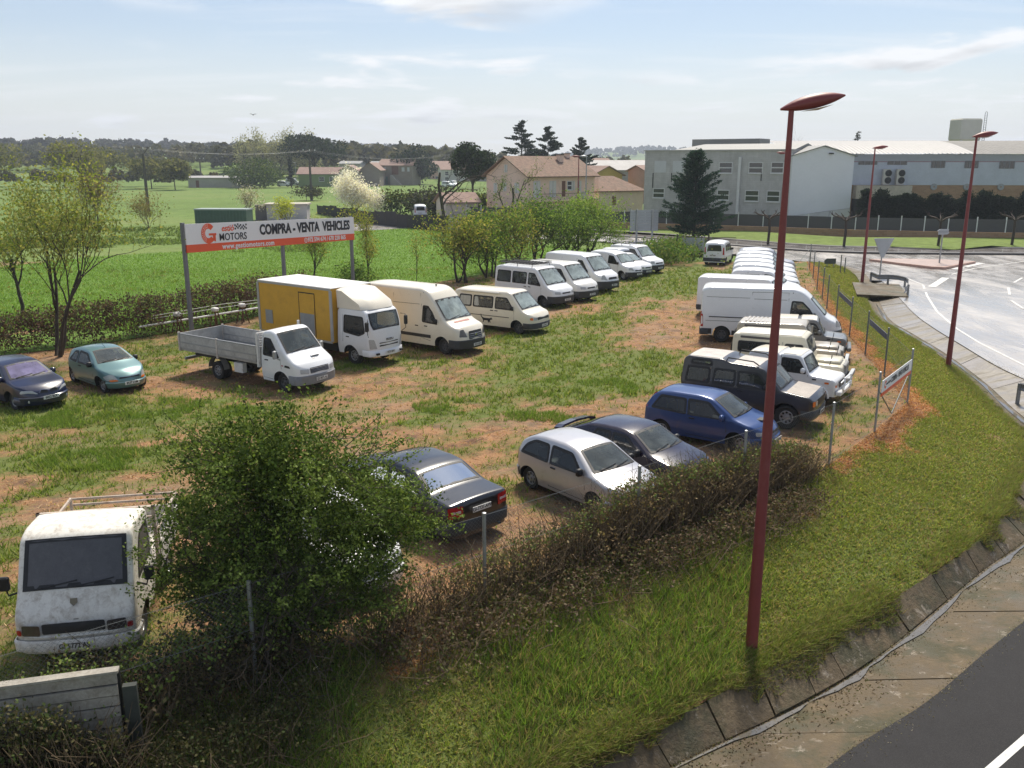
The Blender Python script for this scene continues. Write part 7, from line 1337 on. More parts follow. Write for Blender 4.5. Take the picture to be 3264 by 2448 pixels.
# ---------------- concrete block, white gable, warehouse
conw = bpy.data.materials.new('weathered_concrete_block'); t, b, o = nodes(conw); n1 = noise(t, .5, 8, .7, space='World'); n2 = noise(t, 2.2, 6, .7, space='World', stretch=(1, 1, .25)); bk = t.nodes.new('ShaderNodeTexBrick'); g0 = t.nodes.new('ShaderNodeTexCoord')
bk.inputs['Scale'].default_value = 1.0; bk.inputs['Brick Width'].default_value = .6; bk.inputs['Row Height'].default_value = .25; bk.inputs['Mortar Size'].default_value = .012
mp_ = t.nodes.new('ShaderNodeMapping'); mp_.inputs['Rotation'].default_value = (R(90), 0, 0); t.links.new(g0.outputs['Object'], mp_.inputs[0]); t.links.new(mp_.outputs[0], bk.inputs['Vector'])
bk.inputs['Color1'].default_value = (1, 1, 1, 1); bk.inputs['Color2'].default_value = (.9, .9, .9, 1); bk.inputs['Mortar'].default_value = (.8, .8, .8, 1)
c = tmix(t, .4, tramp(t, n1, [(.3, (.36, .35, .335)), (.7, (.56, .55, .54))]), tramp(t, n2, [(.3, (.35, .335, .31)), (.7, (.58, .57, .56))])); t.links.new(tmix(t, .8, c, bk.outputs[0], 'MULTIPLY'), b.inputs['Base Color']); b.inputs['Roughness'].default_value = .95
M_, L_ = frame_((17.3, 118), (33.0, 107.4)); cb = thing('concrete_block', 'grey unfinished concrete block building with two rows of windows', 'building'); cb.matrix_world = M_
MB().box(0, L_, 0, 14, -.4, 9.25).build('wall', conw, cb); MB().box(-.12, L_ + .05, -.14, 14, 9.25, 9.42).build('parapet', pm('parapet_concrete', (.40, .39, .37), .9, .15, 1), cb); mb = MB(); mb.add([(3.2, 1.5, 9.42), (L_, 1.5, 9.42), (L_, 12, 9.42), (3.2, 12, 9.42), (5.5, 6.5, 10.2), (L_, 6.5, 10.2)], [(0, 1, 5, 4), (2, 3, 4, 5), (3, 0, 4), (1, 2, 5)]); mb.build('roof', whiteroof, cb); MB().box(2.6, 12.0, 9, 13, 9.42, 10.9).build('roof_box', whiteroof, cb)
def cu(px): # facade coordinate of a photo column
    best = min(np.linspace(-1, L_ + 1, 800), key=lambda u: abs((M_ @ Vector((u, 0, 5)))[0] / (M_ @ Vector((u, 0, 5)))[1] - (px - PCX) / FPX * .985)); return float(best)
def cz_at(px, py):
    u = cu(px); Y_ = (M_ @ Vector((u, 0, 0)))[1]; return float(at(px, py, Y_).z)
z4 = lambda a, c_: (1900 + a / 2.765, 280 + c_ / 2.765)
for (x0, y0, x1, y1, kd) in [(497, 645, 598, 747, 'blank'), (657, 645, 765, 747, 'blank'), (1063, 662, 1170, 747, 'win'), (1322, 662, 1434, 747, 'win'), (1515, 660, 1615, 747, 'win'), (497, 890, 588, 965, 'win'), (1060, 905, 1155, 985, 'win'), (1305, 908, 1415, 995, 'win'), (1496, 912, 1600, 1000, 'win')]:
    a_, b_ = z4(x0, y0), z4(x1, y1); pane(cb, cu(a_[0]), cu(b_[0]), cz_at(*b_), cz_at(*a_), kd, 'front', bars=1)
for px0, py0, py1 in ((1240, 610, 1150), (818, 605, 760)):
    a_, b_ = z4(px0, py0), z4(px0, py1); u = cu(a_[0]); MB().box(u - .16, u + .16, -.22, -.002, cz_at(*b_), cz_at(*a_)).build('white_duct', wframe, cb)
for px0, py0, py1 in ((1430, 747, 820), (488, 750, 880), (650, 750, 830)):
    a_, b_ = z4(px0, py0), z4(px0, py1); u = cu(a_[0]); MB().box(u - .05, u + .05, -.06, -.002, cz_at(*b_), cz_at(*a_)).build('dark_pipe', black, cb)
gm = pm('pale_blue_cladding', (.74, .75, .79), .55, .05, .4, space='World'); gb = thing('white_gable_building', 'plain pale gable end of a metal clad shed next to the concrete block', 'building'); M_g, Lg = frame_((33.2, 107.6), (40.8, 108.2)); gb.matrix_world = M_g
MB().add([(0, 0, 1.6), (Lg, 0, 2.55), (Lg, 0, 8.75), (Lg / 2, 0, 9.72), (0, 0, 8.75), (0, 40, -.3), (Lg, 40, -.3), (Lg, 40, 8.75), (Lg / 2, 40, 9.72), (0, 40, 8.75)], [(0, 1, 2, 3, 4), (1, 6, 7, 2), (5, 0, 4, 9), (6, 5, 9, 8, 7)]).build('wall', gm, gb)
MB().add([(.0, -.06, -.4), (Lg, -.06, -.4), (Lg, -.06, 2.52), (0, -.06, 1.57), (0, .2, -.4), (Lg, .2, -.4), (Lg, .2, 2.52), (0, .2, 1.57)], [(0, 1, 2, 3), (3, 2, 6, 7), (0, 3, 7, 4), (1, 5, 6, 2)]).build('plinth', stucco('plinth_white', (.60, .60, .60), .2), gb)
mb = MB(); mb.box(-.18, 0, -.1, .06, 0, 8.9); mb.build('corner_post', wframe, gb); mb = MB(); 
for a_, b_ in (((-.3, 8.66), (Lg / 2, 9.86)), ((Lg / 2, 9.86), (Lg + .3, 8.66))): mb.add([(a_[0], -.25, a_[1]), (b_[0], -.25, b_[1]), (b_[0], 40, b_[1]), (a_[0], 40, a_[1]), (a_[0], -.25, a_[1] - .1), (b_[0], -.25, b_[1] - .1), (b_[0], 40, b_[1] - .1), (a_[0], 40, a_[1] - .1)], [(0, 1, 2, 3), (7, 6, 5, 4), (0, 4, 5, 1)])
mb.build('roof', whiteroof, gb); MB().bbox(.0, .5, -.35, 0, 0, .14, .04).build('flood_lamp', black, gb, loc=(Lg * .58, -.02, 8.85))
for k in (1, 2): u = Lg * k / 3; MB().box(u - .015, u + .015, -.068, -.06, -.3, 1.57 + .95 * k / 3 - .02).build('panel_joint', black, gb)
WH = thing('warehouse', 'long warehouse with curved sheet roof, grey siding and brick base', 'building'); Mw, Lw = frame_((41.5, 117), (96, 113)); WH.matrix_world = Mw
sid = pm('grey_blue_siding', (.54, .57, .63), .55, .12, .6, space='World', bump=.2); brw = bpy.data.materials.new('brown_brick'); t, b, o = nodes(brw); bk = t.nodes.new('ShaderNodeTexBrick'); g0 = t.nodes.new('ShaderNodeTexCoord'); mp_ = t.nodes.new('ShaderNodeMapping'); mp_.inputs['Rotation'].default_value = (R(90), 0, 0); t.links.new(g0.outputs['Object'], mp_.inputs[0]); t.links.new(mp_.outputs[0], bk.inputs['Vector'])
for a_, v in (('Color1', (.40, .23, .12, 1)), ('Color2', (.30, .165, .085, 1)), ('Mortar', (.36, .29, .22, 1))): bk.inputs[a_].default_value = v
bk.inputs['Scale'].default_value = 1; bk.inputs['Brick Width'].default_value = .5; bk.inputs['Row Height'].default_value = .2; bk.inputs['Mortar Size'].default_value = .012
t.links.new(tmix(t, tramp(t, noise(t, .5, 6, .7, space='World'), [(.35, 0.0), (.75, .5)]), bk.outputs[0], (.42, .30, .19)), b.inputs['Base Color']); b.inputs['Roughness'].default_value = .9
MB().box(0, Lw, 0, 30, -.3, 5.05).build('brick_wall', brw, WH); MB().box(-.05, Lw, -.06, 30, 5.05, 8.9).build('upper_wall', sid, WH)
mb = MB()
for k in range(19): z = 5.2 + k * .145; mb.box(0, Lw, -.095, -.062, z, z + .05)
tag(mb.build('siding_ribs', sid, WH), kind='stuff')
MB().box(-.05, Lw, -.10, -.062, 7.95, 8.9).build('fascia', pm('grey_fascia', (.36, .37, .40), .5, .1, .5), WH); MB().box(-.05, Lw, -.12, -.101, 7.93, 8.0).build('red_trim', pm('dull_red_trim', (.30, .10, .12), .5, .1, 2), WH)
arc = [(-.4 + 15.4 * k / 12, 8.9 + 1.9 * math.sin(math.pi / 2 * k / 12)) for k in range(13)]
sk = pm('fibre_cement_roof', (.21, .20, .185), .8, .25, 1.0, space='World'); sk2 = pm('bright_sheet_roof', (.24, .23, .22), .5, .15, 1.0, space='World')
def corr(x0, x1, mat, lift):
    xs_ = np.arange(x0, x1, .28); vs = []; 
    for i, x in enumerate(xs_):
        for y_, z_ in arc: vs.append((x, y_, z_ + lift + (.05 if i % 2 else 0)))
    n = len(arc); return mesh('roof', vs, [(i * n + k, i * n + n + k, i * n + n + k + 1, i * n + k + 1) for i in range(len(xs_) - 1) for k in range(n - 1)], mat, WH)
corr(-6, 17.6, sk2, .05); corr(17.5, Lw, sk, 0)
def wu(px): return float(min(np.linspace(-1, Lw, 1500), key=lambda u: abs((Mw @ Vector((u, 0, 5)))[0] / (Mw @ Vector((u, 0, 5)))[1] - (px - PCX) / FPX * .98)))
z5 = lambda a, c_: (2464 + a / 2.765, 280 + c_ / 2.765)
for (x0, y0, x1, y1) in [(718, 645, 882, 678), (973, 645, 1140, 678), (1355, 643, 1475, 705), (1648, 643, 1765, 707), (1950, 645, 2082, 711)]:
    a_, b_ = z5(x0, y0), z5(x1, y1); u0, u1 = wu(a_[0]), wu(b_[0]); w_ = MB().box(u0, u1, -.13, -.06, at(*b_, 116.5).z, at(*a_, 116.5).z).build('window', wdark, WH)
    for q in np.linspace(u0, u1, 4): MB().box(q - .03, q + .03, -.15, -.131, at(*b_, 116.5).z, at(*a_, 116.5).z).build('glazing_bar', pm('grey_bar', (.22, .23, .26), .5, .1, 2), w_)
a_, b_ = z5(690, 840), z5(1175, 930); u0, u1 = wu(a_[0]), wu(b_[0]); MB().box(u0, u1, -1.6, -.1, 3.35, 5.0).build('loading_balcony', stucco('stained_cream_concrete', (.52, .46, .37), .45, 1.5), WH); MB().box(u0, u0 + 4, -1.0, -.1, .2, 3.3).build('dark_bay', black, WH); MB().box(u1 - 2, u1, -1.2, -.1, .2, 3.3).build('pier', MATS['stained_cream_concrete'], WH)  # includes a plain black block below the loading balcony
for (x0, x1) in ((930, 990), (1048, 1112)):
    a_, b_ = z5(x0, 748), z5(x1, 825); u0, u1 = wu(a_[0]), wu(b_[0]); z0, z1_ = 5.1, 7.05
    ac = MB().box(u0, u1, -.9, -.3, z0, z1_).build('air_conditioner', pm('ac_white', (.55, .52, .46), .5, .1, 2), WH)
    for q in (.28, .74): MB().lathe([(.42, 0), (.42, -.03), (.02, -.03)], 16, 'y', M_=Matrix.Translation((u0 + .6, -.905, z0 + (z1_ - z0) * q))).build('fan', black, ac)
for px in (1400, 1690, 1990): u = wu(z5(px, 880)[0]); MB().lathe([(.45, 0), (.40, -.12), (.1, -.12)], 14, 'y', M_=Matrix.Translation((u, -.001, at(*z5(px, 872), 116).z))).build('round_vent', steel, WH)
so_ = thing('silo_tank', 'pale square tank on legs with a ladder above the warehouse roof', 'tank', (74.3, 150, 0), R(8)); MB().bbox(-1.85, 1.85, -1.7, 1.7, 11.3, 14.75, .2).build('tank', pm('beige_tank', (.40, .39, .33), .6, .06, 1), so_)
for x in (-1.5, 1.5):
    for y_ in (-1.4, 1.4): MB().box(x - .18, x + .18, y_ - .18, y_ + .18, -.3, 11.35).build('leg', steel, so_)
mb = MB(); 
for x in (2.0, 2.4): mb.tube([(x, -1.7, 9), (x, -1.7, 15.4)], .05, 5)
mb.tube([(2.0, -1.7, 15.4), (2.05, -1.7, 15.7), (2.2, -1.7, 15.85), (2.35, -1.7, 15.7), (2.4, -1.7, 15.4)], .05, 5)
for z in np.arange(9.2, 15.4, .35): mb.tube([(2.0, -1.7, z), (2.4, -1.7, z)], .03, 4)
mb.build('ladder', steel, so_)
tree('bare_tree', 'bare twiggy tree top above the gable roof', 'tree', (48.5, 160, 0), 14.2, 601, [(.12, .09, .06)], 0, .1, 4, .5, .2, .4, .45, (4, 5), bark=twig)
# ---------------- low brick wall with mesh panels beyond the cross road
wl = [(-6, 118), (4, 111), (11, 107), (18, 104), (28, 99.5), (36.5, 94.8), (45, 92), (53, 90.3), (64, 88.6), (80, 87)]
WL = thing('boundary_wall', 'low brown brick wall carrying dark mesh panels between white posts', 'wall'); meshm = pm('dark_mesh_panel', (.075, .07, .075), .7, .15, 3, stretch=(1, 1, 6)); wpost = pm('white_fence_post', (.66, .66, .66), .5, .08, 3)
for a_, b_ in zip(wl[:-1], wl[1:]):
    Mx, Lx = frame_(a_, b_); o_ = MB().box(-.02, Lx + .02, -.12, .12, -.3, .95, M_=Mx).build('brick_wall', brw, WL); n = max(1, round(Lx / 2.5))
    for k in range(n):
        u0, u1 = Lx * k / n, Lx * (k + 1) / n; MB().box(u0 + .04, u1 - .04, -.02, .02, .97, 2.25, M_=Mx).build('mesh_panel', meshm, WL); MB().box(u0 - .05, u0 + .05, -.06, .06, .6, 2.5, M_=Mx).build('post', wpost, WL)
band('verge', [(p[0], p[1] - .1) for p in wl], [(p[0] + 1, p[1] + 16) for p in wl], .25, .25, verge)
sheet('verge', [tuple(p) for p in (DU + nrm * 5.5)[4:]] + [(120, 92), (80, 88), (53, 91), (36, 96), (18, 105), (0, 114), (-20, 122)], .16, verge)
# ---------------- dark panel fence, crate and disc by the pasture
pf = thing('panel_fence', 'dark windbreak panel fence between pasture and hedge', 'fence'); dpm = pm('dark_windbreak', (.035, .032, .032), .85, .3, 1.5)
pl_ = [un(1013, 690), un(1165, 712), un(1300, 728), un(1433, 740), un(1560, 744)]
for a_, b_ in zip(pl_[:-1], pl_[1:]):
    Mx, Lx = frame_(a_, b_); n = max(1, round(Lx / 2.6))
    for k in range(n): MB().box(Lx * k / n + .03, Lx * (k + 1) / n - .03, -.03, .03, 0, 1.62 + .12 * ((k * 7) % 3), M_=Mx).build('panel', dpm, pf); MB().box(Lx * k / n - .05, Lx * k / n + .05, -.05, .05, 0, 1.75, M_=Mx).build('post', wood_dark, pf)
ck = thing('wire_crate', 'whitish wire mesh crate standing before the dark panel fence', 'crate', un(1447, 742), R(-12)); wm = pm('whitish_wire', (.5, .48, .46), .6, .2, 3); mb = MB()
for z in np.linspace(.1, 1.7, 9): mb.tube([(-.6, 0, z), (.6, 0, z)], .03, 4)
for x in np.linspace(-.6, .6, 7): mb.tube([(x, 0, .05), (x, 0, 1.75)], .03, 4)
mb.build('mesh_front', wm, ck); MB().box(-.6, .6, .05, .9, .05, .85).build('panel', wm, ck)
dsk = thing('disc_sign', 'round pale disc on a pole beside the leafy clump', 'sign', un(1493, 735), 0); MB().lathe([(.001, -.03), (.35, -.03), (.35, .0), (.001, .0)], 18, 'y', M_=Matrix.Translation((0, 0, 2.4))).build('disc', pm('pale_disc', (.48, .44, .36), .5, .1, 3), dsk); mb = MB(); mb.tube([(0, .05, 0), (0, .05, 2.4)], .04, 5); mb.build('pole', steel, dsk)
# ================================================================ lamps, signs, fences, poles
redp = pm('dark_red_paint', (.20, .034, .034), .5, .12, 1.5, dirt=((.30, .12, .11), .25, 1.2)); lens = pm('lamp_lens', (.45, .40, .36), .2, .1, 5)
def lamp(label, base, h, tilt=10, rz=0, col=redp, s=1.0):
    t = thing('street_lamp', label, 'street lamp', base, rz, 'street lamps'); mb = MB(); mb.tube([(0, 0, -.4), (0, 0, .3), (0, 0, h * .5), (0, 0, h)], [.115 * s, .115 * s, .085 * s, .045 * s], 12); mb.build('pole', col, t, smooth=60)
    M_ = Matrix.Translation((0, 0, h)) @ Matrix.Rotation(R(-tilt), 4, 'Y'); n = 13; vs = []; L_ = 1.05 * s; k_ = 10
    for i in range(n):
        f = i / (n - 1); x = -.17 * s + L_ * f; w_ = .17 * s * math.sin(math.pi * min(max(f, .02), .985)) ** .75; hz = .135 * s * math.sin(math.pi * min(max(f, .02), .985)) ** .7
        for k in range(k_): a = 2 * math.pi * k / k_; vs.append(M_ @ Vector((x, w_ * math.cos(a), (hz if math.sin(a) > 0 else hz * .75) * math.sin(a) + .05 * s)))
    fs = [(i * k_ + k, i * k_ + (k + 1) % k_, (i + 1) * k_ + (k + 1) % k_, (i + 1) * k_ + k) for i in range(n - 1) for k in range(k_)] + [tuple(reversed(range(k_))), tuple(range((n - 1) * k_, n * k_))]
    hd_ = mesh('lamp_head', vs, fs, col, t, smooth=60); ring = [M_ @ Vector((.42 * s + .27 * s * math.cos(a), .10 * s * math.sin(a), -.05 * s - .0 * abs(math.cos(a)))) for a in np.linspace(0, 2 * math.pi, 14, endpoint=False)]; c = M_ @ Vector((.42 * s, 0, -.085 * s)); mesh('lens', ring + [c], [((i + 1) % 14, i, 14) for i in range(14)], lens, hd_, smooth=180); return t
p1 = un(2398, 2022, -.62); lamp('big dark red street lamp standing on the near bank', p1, at(2490, 352, p1.y).z + .62, 12)
p2 = unr(3022, 1168, -.1); lamp('dark red street lamp at the right beside the ribbed apron', p2, at(3125, 438, p2.y).z - p2.z, 9)
p3 = unr(2748, 897); lamp('dark red street lamp near the give way sign', p3, at(2790, 474, p3.y).z - p3.z, 6)
p4 = unr(2482, 783); lamp('dark red street lamp behind the near one, beyond the stacked vans', p4, at(2493, 490, p4.y).z - p4.z, 4, R(180))
lamp('slim red street lamp before the pink house', (7.8, 106, 0), 8.5, 4, R(180)); lamp('slim grey street lamp before the pink house', (8.7, 106, 0), 8.5, 2, R(180), steel)
for k, (px, py, lb) in enumerate([(857, 590, 'thin far lamp left of the cypress'), (945, 590, 'thin far lamp by the green bungalow')]): lamp(lb, un(px, py), 7.5, 3, R(180) * k, steel)
# --- the big sign of the dealer
bw_ = pm('sign_white', (.80, .80, .80), .45, .03, 1); bo = pm('sign_orange', (.80, .10, .028), .45, .05, 1); sblack = pm('sign_black', (.012, .012, .02), .5, .1, 2)
S0, S1 = Vector((-14.9, 40.56, 0)), Vector((-9.28, 52.2, 0)); Mx, SL = frame_(S0, S1)
sg = thing('dealer_sign', 'long white and orange dealer sign board on three grey posts', 'sign'); sg.matrix_world = Mx; SH = 1.30; zb_ = at(604, 806, 40.6).z; zt_ = zb_ + SH
# the far end sits a little lower, as in the photo
tilt_ = (at(1127, 764, 52.2).z - zb_) / SL
SM = Matrix(((1, 0, 0, 0), (0, 1, 0, 0), (tilt_, 0, 1, 0), (0, 0, 0, 1)))
MB().box(0, SL, -.03, .03, zb_ + .36, zt_, M_=SM).build('white_panel', bw_, sg); MB().box(0, SL, -.034, .034, zb_, zb_ + .36, M_=SM).build('orange_panel', bo, sg)
pg = pm('grey_sign_post', (.17, .17, .19), .5, .15, 2)
for u in (-.02, SL * .52, SL - .12): MB().box(u - .075, u + .075, .04, .19, -.3, zt_ + tilt_ * u + .06).build('post', pg, sg)
def sgt(name, s, u, z, size, mat, **k): return text_mesh(name, s, size, mat, sg, .006, M_=SM @ Matrix.Translation((u, -.042, z)) @ Matrix.Rotation(R(90), 4, 'X'), **k)
zc1 = zb_ + .36 + (SH - .36) * .52
sgt('lettering', 'COMPRA - VENTA  VEHICLES', SL * .672, zc1, .70, sblack, squeeze=.84, bold=.028)
sgt('lettering', 'www.gestiomotors.com', SL * .315, zb_ + .17, .34, bw_, bold=.010, squeeze=1.0, spacing=1.12)
sgt('lettering', '972 594 674 / 670 220 865', SL * .80, zb_ + .185, .32, bw_, bold=.008, squeeze=.98)
sgt('lettering', 'estió', SL * .205, zc1 + .18, .42, bo, shear=.25, bold=.006); sgt('lettering', 'MOTORS', SL * .232, zc1 - .24, .48, sblack, bold=.004, squeeze=.96)
# letter G drawn as a tyre
def arcpts(cx, cz, r0, r1, a0, a1, n=20, sx=1.0):
    A = np.linspace(R(a0), R(a1), n); vs = []; 
    for a in A: vs += [(cx + sx * r0 * math.cos(a), cz + r0 * math.sin(a)), (cx + sx * r1 * math.cos(a), cz + r1 * math.sin(a))]
    return vs, [(2 * i, 2 * i + 1, 2 * i + 3, 2 * i + 2) for i in range(n - 1)]
gu = SL * .107; vs, fs = arcpts(gu, zc1 - .02, .22, .47, 40, 320, 26, .95); vs2 = [(gu + .02, zc1 - .02), (gu + .50, zc1 - .02), (gu + .50, zc1 - .12), (gu + .02, zc1 - .12), (gu + .27, zc1 - .08), (gu + .45, zc1 - .08), (gu + .45, zc1 - .42), (gu + .27, zc1 - .36)]
nn = len(vs); mesh('letter_g', [SM @ Vector((x, -.044, z)) for x, z in vs + vs2], fs + [(nn, nn + 1, nn + 2, nn + 3), (nn + 4, nn + 5, nn + 6, nn + 7)], bo, sg)
tv_ = []; tf_ = []
for k in range(13):
    a = R(95 + k * 12); 
    for r_ in (.30, .40): b0 = len(tv_); tv_ += [SM @ Vector((gu + .95 * (r_ + e) * math.cos(a + da), -.047, zc1 - .02 + (r_ + e) * math.sin(a + da))) for e, da in ((-.03, -.05), (.03, -.01), (.03, .05), (-.03, .01))]; tf_.append((b0, b0 + 1, b0 + 2, b0 + 3))
mesh('tyre_tread', tv_, tf_, bw_, sg)
cv = []; cf_ = []
for i in range(9):
    for j in range(3):
        if (i + j) % 2 == 0: b0 = len(cv); u = SL * .242 + i * .095; z = zc1 + .10 + j * .085 + .03 * math.sin(i * .8); cv += [SM @ Vector((u + a_, -.044, z + c_)) for a_, c_ in ((0, 0), (.09, 0), (.09, .082), (0, .082))]; cf_.append((b0, b0 + 1, b0 + 2, b0 + 3))
mesh('chequered_flag', cv, cf_, sblack, sg)
vs, fs = arcpts(SL * .655, zb_ + .18, .10, .135, 0, 360, 18); mesh('phone_symbol', [SM @ Vector((x, -.046, z)) for x, z in vs] + [SM @ Vector((SL * .655 + a_, -.046, zb_ + .18 + c_)) for a_, c_ in ((-.02, -.05), (.03, -.06), (.03, .06), (-.02, .05))], fs + [(36, 37, 38, 39)], bw_, sg)
# --- white pole on trestles behind the dropside truck
tm_ = thing('pole_stack', 'white steel poles lying on trestles beside the brown hedge', 'pole stack'); wp = wsteel
a_, b_ = Vector((-17.3, 40.2, .55)), Vector((-11.6, 46.4, .75))
for dz, r_ in ((0, .05), (.22, .012), (.34, .012)):
    mb = MB(); mb.tube([a_ + Vector((.5 * (dz > 0), .5 * (dz > 0), dz + .1 * (dz > 0))), (a_ + b_) / 2 + Vector((0, 0, dz * 1.4)), b_ + Vector((0, 0, dz))], r_, 8); mb.build('pole', wp, tm_, smooth=60)
for k, (px, py) in enumerate([(570, 1062), (690, 1045), (775, 1030)]):
    p = un(px, py); t = thing('trestle', ['left rusty trestle with white cap by the hedge', 'middle rusty trestle with white cap by the hedge', 'right rusty trestle with white cap by the hedge'][k], 'trestle', p, R(50), 'rusty trestles by the hedge'); rs = pm('rust_brown', (.13, .055, .03), .85, .3, 6)
    for s_ in (-1, 1):
        for y_ in (-.12, .12): mb = MB(); mb.tube([(s_ * .22, y_ * 2, 0), (s_ * .05, y_, .85)], .03, 5); mb.build('leg', rs, t)
    MB().bbox(-.14, .14, -.18, .18, .82, 1.02, .05).build('cap', wp, t, smooth=40)
# --- chain link fence
fence = thing('chain_link_fence', 'galvanised chain link fence round the lot, posts sunk in the brambles', 'fence'); gpost = pm('grey_green_post', (.13, .145, .14), .5, .2, 4)
FP = [(22.91, 67.87), (21.3, 62.2), (19.6, 56.3), (18.6, 52.4), (17.67, 48.92), (16.72, 44.82), (15.89, 40.71), (15.09, 36.75), (14.32, 32.9), (13.53, 29.03), (11.07, 25.68), (8.61, 22.64), (5.6, 20.1), (2.7, 17.6), (-.51, 15.02), (-4.04, 12.32), (-7.6, 9.6), (-11.0, 7.0)]
for k, (x, y_) in enumerate(FP):
    mb = MB(); mb.tube([(x, y_, -.3), (x, y_, 1.85 if k < 11 else 1.74)], .035, 8); mb.lathe([(.042, 0), (.042, .03), (.001, .045)], 8, 'z', M_=Matrix.Translation((x, y_, 1.85 if k < 11 else 1.74))); mb.build('post', gpost if k < 9 else steel, fence, smooth=60)
wirem = pm('fence_wire', (.16, .165, .16), .6, .2, 5, metal=.2)
def links(a_, b_, h, sp_, r_):
    a_, b_ = Vector((*a_, .05)), Vector((*b_, .05)); L_ = (b_ - a_).length; d = (b_ - a_) / L_; n = Vector((-d.y, d.x, 0)); V = []; F = []
    us = np.arange(-h, L_ + h, sp_)
    for sgn in (1, -1):
        for u in us:
            u0, u1 = (u, u + h) if sgn > 0 else (u + h, u); lo, hi = 0.0, 1.0; du = u1 - u0
            t0, t1 = sorted(((0 - u0) / du, (L_ - u0) / du)); lo, hi = max(lo, t0), min(hi, t1)
            if hi <= lo: continue
            p, q = a_ + d * (u0 + du * lo) + Vector((0, 0, h * lo)), a_ + d * (u0 + du * hi) + Vector((0, 0, h * hi)); e = (q - p).normalized().cross(n) * r_; b0 = len(V)
            V += [tuple(p - e), tuple(q - e), tuple(q + e), tuple(p + e), tuple(p + n * r_), tuple(q + n * r_)]; F += [(b0, b0 + 1, b0 + 2, b0 + 3)]
    return V, F
V, F = [], []
for k in range(len(FP) - 1):
    v, f = links(FP[k], FP[k + 1], 1.7, .075 if k > 8 else .11, .0016 if k > 8 else .0028); b0 = len(V); V += v; F += [tuple(i + b0 for i in q) for q in f]
tag(np_mesh('chain_link', V, F, wirem, fence), kind='stuff')
for z in (.1, .95, 1.72):
    mb = MB(); mb.tube([(x, y_, z) for x, y_ in FP], .004, 4); mb.build('tension_wire', wirem, fence)
mb = MB()
for (p, q) in (((13.53, 29.03, 1.2), (12.3, 27.4, .1)), ((11.07, 25.68, 1.3), (12.2, 27.2, .15)), ((22.91, 67.87, 1.6), (20.9, 66.0, 0)), ((22.91, 67.87, 1.6), (22.2, 66.2, 0))): mb.tube([p, q], .02, 6)
tag(mb.build('brace', gpost, fence), kind='stuff')
def banner(label, a_, b_, z0, z1, f0, f1, cat='banner', txt=False):
    a_, b_ = Vector((*a_, 0)), Vector((*b_, 0)); p, q = a_ + (b_ - a_) * f0, a_ + (b_ - a_) * f1; Mx, Lx = frame_(p, q); t = thing('banner', label, cat); t.matrix_world = Mx
    MB().box(0, Lx, -.03, -.01, z0 + (.12 if txt else 0), z1).build('panel', bw_ if txt else pm('banner_back', (.07, .075, .11), .6, .2, 3), t)
    if txt:
        MB().box(0, Lx, -.032, -.008, z0, z0 + .12).build('orange_strip', bo, t); text_mesh('lettering', 'COMPRA - VENTA VEHICLES', .24, sblack, t, .002, squeeze=.75, bold=.006, M_=Matrix.Translation((Lx * .58, -.034, (z0 + z1) / 2 + .06)) @ Matrix.Rotation(R(90), 4, 'X')); vs, fs = arcpts(Lx * .10, (z0 + z1) / 2 + .06, .06, .13, 40, 320, 16); mesh('letter_g', [(x, -.034, z) for x, z in vs], fs, bo, t); text_mesh('lettering', 'Gestió MOTORS', .11, sblack, t, .002, squeeze=.7, M_=Matrix.Translation((Lx * .19, -.034, (z0 + z1) / 2 + .06)) @ Matrix.Rotation(R(90), 4, 'X'))
banner('small white and orange dealer banner on the fence corner', (11.07, 25.68), (13.53, 29.03), 1.05, 1.55, .06, .97, txt=True)
banner('nearer dark banner seen from behind on the far fence', (14.32, 32.9), (15.09, 36.75), 1.35, 1.58, .08, .96); banner('farther dark banner seen from behind on the far fence', (15.89, 40.71), (16.72, 44.82), 1.35, 1.58, .05, .95)
# --- road signs
gsb = thing('guide_sign', 'large grey guide sign seen from behind beside the conifer', 'sign', (13.65, 92, 0), R(12)); rib = pm('sign_back_grey', (.36, .38, .41), .5, .1, 2, metal=.3)
for k in range(8): MB().box(-1.55, 1.5, -.03, .03, 1.02 + k * .27, 1.02 + k * .27 + .255).build('plank', rib, gsb)
for x in (-.85, .85): MB().box(x - .09, x + .09, -.16, -.031, -.2, 3.25).build('post', steel, gsb)
bd = thing('notice_board', 'grey blank board on two dark posts at the end of the lot', 'board', (15.4, 75.5, 0), R(-4)); MB().box(-.95, .95, -.04, .04, .62, 1.72).build('panel', pm('blank_grey_board', (.36, .36, .36), .6, .12, 2), bd)
for x in (-1.35, 1.30): mb = MB(); mb.tube([(x, 0, -.2), (x, 0, 2.0)], .07, 6); mb.build('post', wood_dark, bd)
MB().box(-1.3, 3.6, -.02, .02, 1.7, 1.76).build('rail', wood_dark, bd); MB().box(-1.3, 3.0, -.05, .05, .05, .45).build('lower_board', wood_dark, bd)
gw = thing('give_way_sign', 'grey back of a triangular give way sign pointing down', 'sign', (26.6, 63.6, -.15), R(14)); mb = MB(); mb.tube([(0, 0, -.2), (0, 0, 2.75)], .05, 8); mb.build('pole', steel, gw); MB().add([(-.82, -.06, 2.82), (.82, -.06, 2.82), (.10, -.06, 1.45), (-.10, -.06, 1.45), (-.82, -.10, 2.82), (.82, -.10, 2.82), (.10, -.10, 1.45), (-.10, -.10, 1.45)], [(0, 3, 2, 1), (4, 5, 6, 7), (0, 1, 5, 4), (1, 2, 6, 5), (2, 3, 7, 6), (3, 0, 4, 7)]).build('plate', rib, gw)
dr_ = thing('direction_sign', 'small direction signs on a pole on the traffic island', 'sign', unr(2993, 845), R(10)); mb = MB(); mb.tube([(0, 0, 0), (0, 0, 2.85)], .06, 8); mb.build('pole', steel, dr_)
